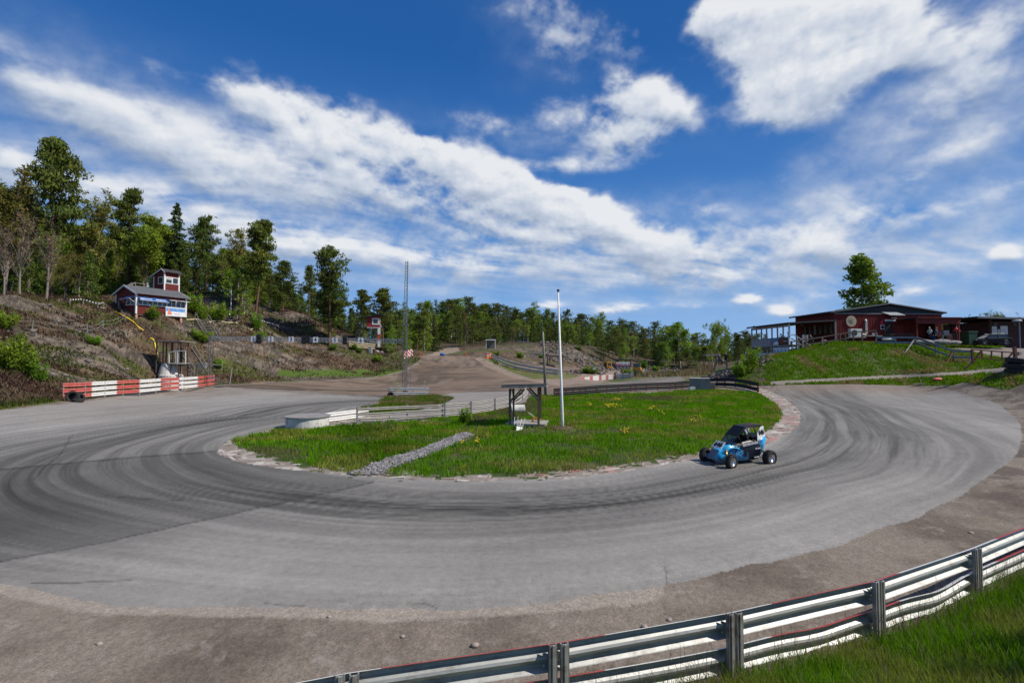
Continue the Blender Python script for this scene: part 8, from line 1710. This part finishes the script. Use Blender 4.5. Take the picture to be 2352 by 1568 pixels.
    mb = MB(); mb.box((-2.29, 0, .82), (.02, .52, .12)); mb.build('number_plate', WHITEP, r); mb = MB(); mb.box((-2.26, 0, .50), (.06, 1.5, .05)); mb.build('bumper_strip', GALV, r)
    # wheelie bin
    p = P(*c2(1490, 808), 72); r = grp('wheelie_bin', p, .1, 'green wheelie bin standing left of the parked car', 'bin'); G_ = mat('bin_green', (.02, .06, .03), .5); s_ = 1.5; mb = MB(); mb.add([(-.55, -.5, 0), (.55, -.5, 0), (.55, .5, 0), (-.55, .5, 0), (-.7, -.6, 1.75), (.7, -.6, 1.75), (.7, .6, 1.75), (-.7, .6, 1.75)], [(0, 1, 2, 3), (4, 5, 6, 7), (0, 1, 5, 4), (1, 2, 6, 5), (2, 3, 7, 6), (3, 0, 4, 7)]); mb.build('tub', G_, r, bevel=.04); mb = MB(); mb.box((0, 0, 1.84), (1.55, 1.35, .12)); mb.build('lid', G_, r, bevel=.04); mb = MB(); [mb.lathe([(.001, -.05), (.15, -.05), (.15, .05), (.001, .05)], (x, .55, .15), 12, 'X') for x in (-.5, .5)]; mb.build('wheels', RUBBER, r)
    # boulders / kerb stones in front of the shed
    d_b = min(dg(1000, 800, 58), 70)
    for i, (x, y, a, b, lab) in enumerate(((780, 770, 1.7, .45, 'long dark boulder below the left shed post'), (1050, 770, 1.8, .5, 'long pale boulder below the shed counter'), (1250, 770, 1.2, .35, 'smaller grey boulder below the right half of the shed'))):
        p = P(*c2(x, y+25), d_b); mb = MB(); mb.ellipsoid((0, 0, b*.5), (a*.85, .6, b*.85), 12, 7); R_ = random.Random(i); mb.v = [(v[0]*(1+R_.uniform(-.1, .1)), v[1], max(v[2], -.5)*(1+R_.uniform(-.12, .12))) for v in mb.v]; s = mb.build('boulder', mat('grey_boulder', (.24, .225, .21), .9, var=.3, scale=3), None); s.location = p; tag(s, lab, 'boulder')
    # people at the clubhouse
    d = min(dg(870, 760, 58), 71); print('people', d, dg(1490, 808, 58), dg(1800, 822, 58))
    HIP = {'eR': (.34, -.02, 1.18), 'wR': (.20, .14, 1.08), 'hR': (.14, .17, 1.04), 'eL': (-.32, 0, 1.16), 'wL': (-.14, .18, 1.04), 'hL': (-.06, .2, 1.04)}
    p = P(*c2(870, 752), d); person('grey-haired person in a pale green jacket and dark trousers standing by the shed', p, math.radians(100), HIP, top=(.52, .58, .48), legs=(.02, .02, .025), hair=(.55, .50, .38), h=2.0)
    p = P(*c2(975, 752), d); person('person in a dark vest over pale blue sleeves standing second from left at the shed', p, math.radians(200), {'eL': (-.32, .04, 1.16), 'wL': (-.36, .2, 1.0), 'hL': (-.36, .27, .98)}, top=(.05, .06, .10), legs=(.02, .02, .03), hair=(.28, .22, .18), h=1.95)
    mb = MB(); q_ = P(*c2(925, 760), d-.2); mb.ellipsoid((0, 0, .5), (.26, .22, .5), 10, 8); s = mb.build('blue_sack', mat('deep_blue_sack', (.01, .025, .10), .8), None, smooth=True); s.location = q_; tag(s, 'dark blue sack standing between the two people at the shed', 'sack')
    q_ = P(*c2(1112, 655), 69.9); mb = MB(); mb.box((0, 0, .3), (.8, .4, .6)); s = mb.build('box_on_counter', mat('pale_blue_box', (.10, .11, .15), .6), None, bevel=.03); s.location = q_; tag(s, 'pale box standing on the shed counter', 'box')
    q_ = P(*c2(1288, 585), 72); r = grp('red_parasol', q_, 0, 'small red folded parasol beside the shed end', 'parasol'); mb = MB(); mb.lathe([(.45, -.1), (.3, .25), (.001, .5)], n=10); mb.build('cover', mat('parasol_red', (.7, .05, .05), .6), r); mb = MB(); mb.tube([(0, 0, -3), (0, 0, .8)], .04, 6); mb.build('pole', GALVL, r)
    # two people in the veranda, two bending near the ramp
    LEAN = {'che': (0, .22, 1.25), 'spi': (0, .08, 1.08), 'nek': (0, .36, 1.36), 'hed': (0, .46, 1.44), 'sL': (-.17, .28, 1.30), 'sR': (.17, .28, 1.30), 'eL': (-.22, .45, 1.08), 'eR': (.22, .45, 1.08), 'wL': (-.12, .62, 1.08), 'wR': (.12, .62, 1.08), 'hL': (-.05, .68, 1.08), 'hR': (.05, .68, 1.08)}
    zf = P(1813, 791, 74).z
    p = P(*c1(640, 1300), 76); p.z = zf; person('person in black leaning on the veranda parapet', p, math.radians(80), LEAN, top=(.01, .01, .012), legs=(.01, .01, .015), hair=(.02, .015, .01), h=1.9)
    p = P(*c1(690, 1300), 77.5); p.z = zf; person('taller person in black standing in the veranda behind the corner post', p, math.radians(60), None, top=(.01, .01, .012), legs=(.01, .01, .015), hair=(.02, .015, .01), h=2.0)
    BEND = {'spi': (0, .14, 1.0), 'che': (0, .40, 1.02), 'nek': (0, .56, .98), 'hed': (0, .66, .92), 'sL': (-.17, .44, 1.0), 'sR': (.17, .44, 1.0), 'eL': (-.2, .5, .72), 'eR': (.2, .5, .72), 'wL': (-.15, .58, .5), 'wR': (.15, .58, .5), 'hL': (-.14, .6, .42), 'hR': (.14, .6, .42)}
    p = P(*c1(1262, 1425), 71.5); person('person bending forward in a patterned pink top beside the ramp railing', p, math.radians(80), BEND, top=(.50, .28, .24), legs=(.02, .03, .04), hair=(.10, .06, .04), h=1.8)
    p = P(*c1(1045, 1415), 72.8); person('person in an olive jacket walking hunched below the clubhouse windows', p, math.radians(110), {'che': (0, .16, 1.30), 'nek': (0, .26, 1.43), 'hed': (0, .33, 1.53), 'sL': (-.17, .18, 1.36), 'sR': (.17, .18, 1.36), 'eL': (-.22, .15, 1.1), 'eR': (.22, .2, 1.1), 'kL': (-.1, .2, .5), 'aR': (.1, -.2, .1), 'tR': (.1, -.06, .03)}, top=(.05, .055, .035), legs=(.02, .02, .02), hair=(.3, .2, .12), h=1.85)
    # ramp railing, weathered wood, double rails
    r = grp('ramp_railing', P(*c1(740, 1340), 71.2), 0, 'weathered two-rail wooden railing rising along the ramp in front of the clubhouse', 'railing'); o = r.location
    T_ = [(740, 1338), (1190, 1268), (1450, 1222), (1580, 1200), (1985, 1172)]; M_ = [(740, 1395), (1190, 1345), (1450, 1300), (1585, 1285)]
    for L2 in (T_, M_):
        for a, b in zip(L2[:-1], L2[1:]): mb = MB(); mb.bar(P(*c1(*a), 71.2)-o, P(*c1(*b), 71.2)-o, .09, .15); mb.build('rail', DARKW, r)
    for (x, y0, y1) in ((742, 1338, 1470), (838, 1325, 1455), (950, 1308, 1450), (1190, 1268, 1440), (1452, 1222, 1385), (1525, 1210, 1370), (1645, 1198, 1345), (1772, 1188, 1345), (1975, 1172, 1365)): mb = MB(); mb.bar(P(*c1(x, y0), 71.2)-o, P(*c1(x+6, y1+12), 71.2)-o, .13); mb.build('post', GREYW if x in (838, 1190) else DARKW, r)
    # steel double fence down the bank
    d4, d5, d6 = dg(962, 985), dg(1240, 1055), dg(1512, 1090); d3 = min(69, dg(645, 862)); pts = [((20, 690), 70), ((322, 692), (70+d3)/2), ((645, 692), d3), ((962, 808), d4), ((1240, 905), d5), ((1512, 912), d6)]; 
    for dz in (0, 1):
        for (a, da), (b, db) in zip(pts[:-1], pts[1:]):
            off = (95 if a[0] >= 900 else 80)*dz; off2 = (98 if b[0] >= 1200 else (95 if b[0] >= 900 else 78))*dz; mb = MB(); A = P(*c2(a[0], a[1]+off), da)-o; B = P(*c2(b[0], b[1]+off2), db)-o; v = (B-A).normalized(); n_ = 5
            mb.bar(A, B, .06, .26); mb.bar(A+Vector((0, -.05, 0)), B+Vector((0, -.05, 0)), .06, .09); mb.build('rail', GALVD, r)
    for ((x, y), d_), h in zip(pts, (110, 110, 170, 170, 150, 175)): mb = MB(); mb.bar(P(*c2(x+6, y-12), d_)-o, P(*c2(x, y+h), d_)-o, .13); mb.build('post', GALVD if x < 1500 else mat('pink_white_post', (.55, .42, .40), .7), r)
    mb = MB(); mb.bar(P(*c2(635, 712), d3)-o, P(*c2(470, 945), dg(470, 945))-o, .12); mb.build('prop', GALVL, r); mb = MB(); mb.bar(P(*c2(1238, 905), d5)-o, P(*c2(1128, 1090), dg(1128, 1090))-o, .14); mb.build('prop', RUSTP, r)
    # rusty swing gate with wheel
    d = min(dg(1540, 1110), 54); print('gate', d, dg(2072, 1210), dg(1415, 1190)); o = P(*c2(1530, 880), d); r = grp('swing_gate', o, 0, 'rusty steel swing gate on a small wheel beside the path at the right edge', 'gate'); g_ = lambda x, y, dd=d: P(*c2(x, y), dd)-o
    for a, b, w, nm in (((1530, 880), (2305, 942), .12, 'top_bar'), ((1610, 1005), (2070, 1060), .11, 'lower_bar'), ((1530, 880), (1545, 1085), .18, 'hinge_post'), ((1540, 885), (1555, 1070), .1, 'side_post'), ((1685, 895), (1545, 1090), .13, 'diagonal'), ((1545, 1085), (1415, 1190), .13, 'lower_brace'), ((2165, 940), (2070, 1060), .12, 'diagonal'), ((2072, 1058), (2072, 1170), .12, 'wheel_leg'), ((1688, 893), (1688, 1010), .10, 'upright'), ((1840, 905), (1840, 1030), .10, 'upright'), ((2006, 918), (2006, 1050), .10, 'upright')): mb = MB(); mb.bar(g_(*a), g_(*b), w); mb.build(nm, mat('gate_rust', (.13, .045, .03), .8, var=.35, scale=6), r)
    p = g_(2070, 1185); mb = MB(); mb.lathe([(.18, -.1), (.42, -.12), (.45, 0), (.42, .12), (.18, .1), (.18, -.1)], p, 22, 'Y'); w_ = mb.build('gate_wheel', RUBBER, r, smooth=True)
    mb = MB(); mb.box(g_(2280, 950), (.25, .2, .4)); mb.build('latch', GALVL, r)
    # tyre stack with a post
    d = dg(2235, 1250, 30)+.3; b0 = P(*c2(2235, 1255), d); print('tyres', d)
    for i, (dx, z) in enumerate(((.1, .22), (-.0, .68), (.18, 1.14), (1.15, .25), (1.2, .75))): tyre(b0+Vector((dx, .2*(i > 2), z)), .92, .46, (.05*i, -.06*i, i), ['bottom tyre of the stack at the right edge', 'middle tyre of the stack at the right edge', 'top tyre of the stack with a post through it at the right edge', 'bottom tyre behind the stack, cut by the right edge', 'upper tyre behind the stack, cut by the right edge'][i], 'large tyres stacked at the right edge')
    a = P(*c2(2200, 842), d); mb = MB(); mb.bar(Vector((0, 0, .2)), a-b0, .22); s = mb.build('leaning_post', mat('maroon_wood', (.16, .06, .05), .8, var=.3), None); s.location = b0; tag(s, 'leaning maroon post standing in the tyre stack', 'post')
    # red and white litter on the bank
    p = P(*c2(985, 1092), 57); p = Vector((p.x, p.y, H(p.x, p.y)+.12)); mb = MB(); mb.ellipsoid((0, 0, 0), (.6, .3, .22), 8, 5); s = mb.build('red_cloth', mat('litter_red', (.75, .10, .08), .6), None); s.location = p; tag(s, 'crumpled red cloth lying on the bank below the fence', 'cloth')
    for (x, y, w, lab) in ((1050, 1110, 1.2, 'short white board lying right of the red cloth'), (1060, 1135, 2.2, 'long pale stick lying below the white board'), (760, 910, 2.6, 'pale pole lying on the grass bank under the fence')): p = P(*c2(x, y), 57); p = Vector((p.x, p.y, H(p.x, p.y)+.1)); mb = MB(); mb.bar((-w/2, 0, 0), (w/2, .2, .05), .12); s = mb.build('lying_board', WHITEP if w < 2 else GREYW, None); s.location = p; tag(s, lab, 'board')
    # benches/table by the wall
    p = P(*c2(400, 760), 72.5); r = grp('picnic_table', p, 0, 'dark wooden picnic table beside the clubhouse door', 'table'); mb = MB(); mb.box((0, 0, 1.05), (3.6, 1.0, .08)); mb.build('table_top', DARKW, r)
    for x in (-1.3, 1.3): mb = MB(); mb.bar((x, -.6, 0), (x, .3, 1.0), .1); mb.bar((x, .6, 0), (x, -.3, 1.0), .1); mb.build('trestle', DARKW, r)
    mb = MB(); mb.box((0, -.9, .6), (3.6, .35, .07)); mb.build('bench', DARKW, r)
    p = P(*c2(215, 745), 72.4); mb = MB(); mb.ellipsoid((0, 0, .2), (.95, .5, .28), 10, 6); s = mb.build('white_basin', WHITEP, None, smooth=True); s.location = p; tag(s, 'white basin lying in front of the clubhouse door', 'basin')
    # overhead cable from the veranda towards the forest
    a = P(1733, 748, 84); b = P(1560, 775, 168); mb = MB(); q = [(b-a)*t-Vector((0, 0, 2.0*4*t*(1-t))) for t in np.linspace(0, 1, 16)]; mb.tube(q, .05, 4); s = mb.build('overhead_cable', BLACK, None); s.location = a; tag(s, 'dark overhead cable running from the veranda roof toward the far forest', 'cable')
right_yard()
def riders():
    """small group by the rock edge left of the clubhouse"""
    d = 88
    k6 = lambda x, y: ((2640+x*.11054)/1.63265, (1230+y*.11054)/1.63265)
    r = grp('open_shelter', P(*k6(230, 1280), d+4), 0, 'small grey-roofed open shelter behind the wooden posts left of the group of people', 'shelter')
    mb = MB(); mb.box((0, 0, 2.0), (2.3, 1.6, .35)); mb.build('roof', GREYW, r)
    for x in (-.9, .9): mb = MB(); mb.bar((x, 0, 0), (x, 0, 1.9), .14); mb.build('post', DARKW, r)
    for i, (x, y, ang, tp, j, lab, h) in enumerate(((440, 1270, 120, (.10, .12, .20), SIT, 'seated person in a blue and white jacket at the left of the distant group', 1.8), (525, 1260, 180, (.10, .08, .10), None, 'standing person in dark clothes in the middle of the distant group', 2.1), (610, 1265, 160, (.02, .02, .02), SIT, 'seated person in black in the distant group', 1.8), (668, 1260, 200, (.50, .58, .60), SIT, 'seated person in a pale top at the right of the distant group', 1.8), (745, 1240, 150, (.015, .015, .02), None, 'standing person in black at the right end of the distant group', 2.2))):
        p = P(*k6(x, y), d); p.z = P(*k6(x, y), d).z; person(lab, p, math.radians(ang), j, top=tp, legs=(.015, .015, .02), hair=(.3, .2, .12), h=h)
    for i, (x, y0, y1, m) in enumerate(((48, 1175, 1400, ORNGW), (168, 1180, 1400, ORNGW), (205, 1150, 1380, GREYW), (362, 1130, 1290, ORNGW), (772, 1115, 1310, ORNGW), (1140, 930, 1190, ORNGW))):
        a = P(*k6(x, y1), 84); t = P(*k6(x, y0), 84); mb = MB(); mb.bar(Vector((0, 0, -.6)), t-a, .16); s = mb.build('wooden_post', m, None); s.location = a; tag(s, '%s short wooden post on the rock edge left of the clubhouse' % ['first', 'second', 'third', 'fourth', 'fifth', 'tallest, sixth'][i], 'post', 'wooden posts on the rock edge')
riders()
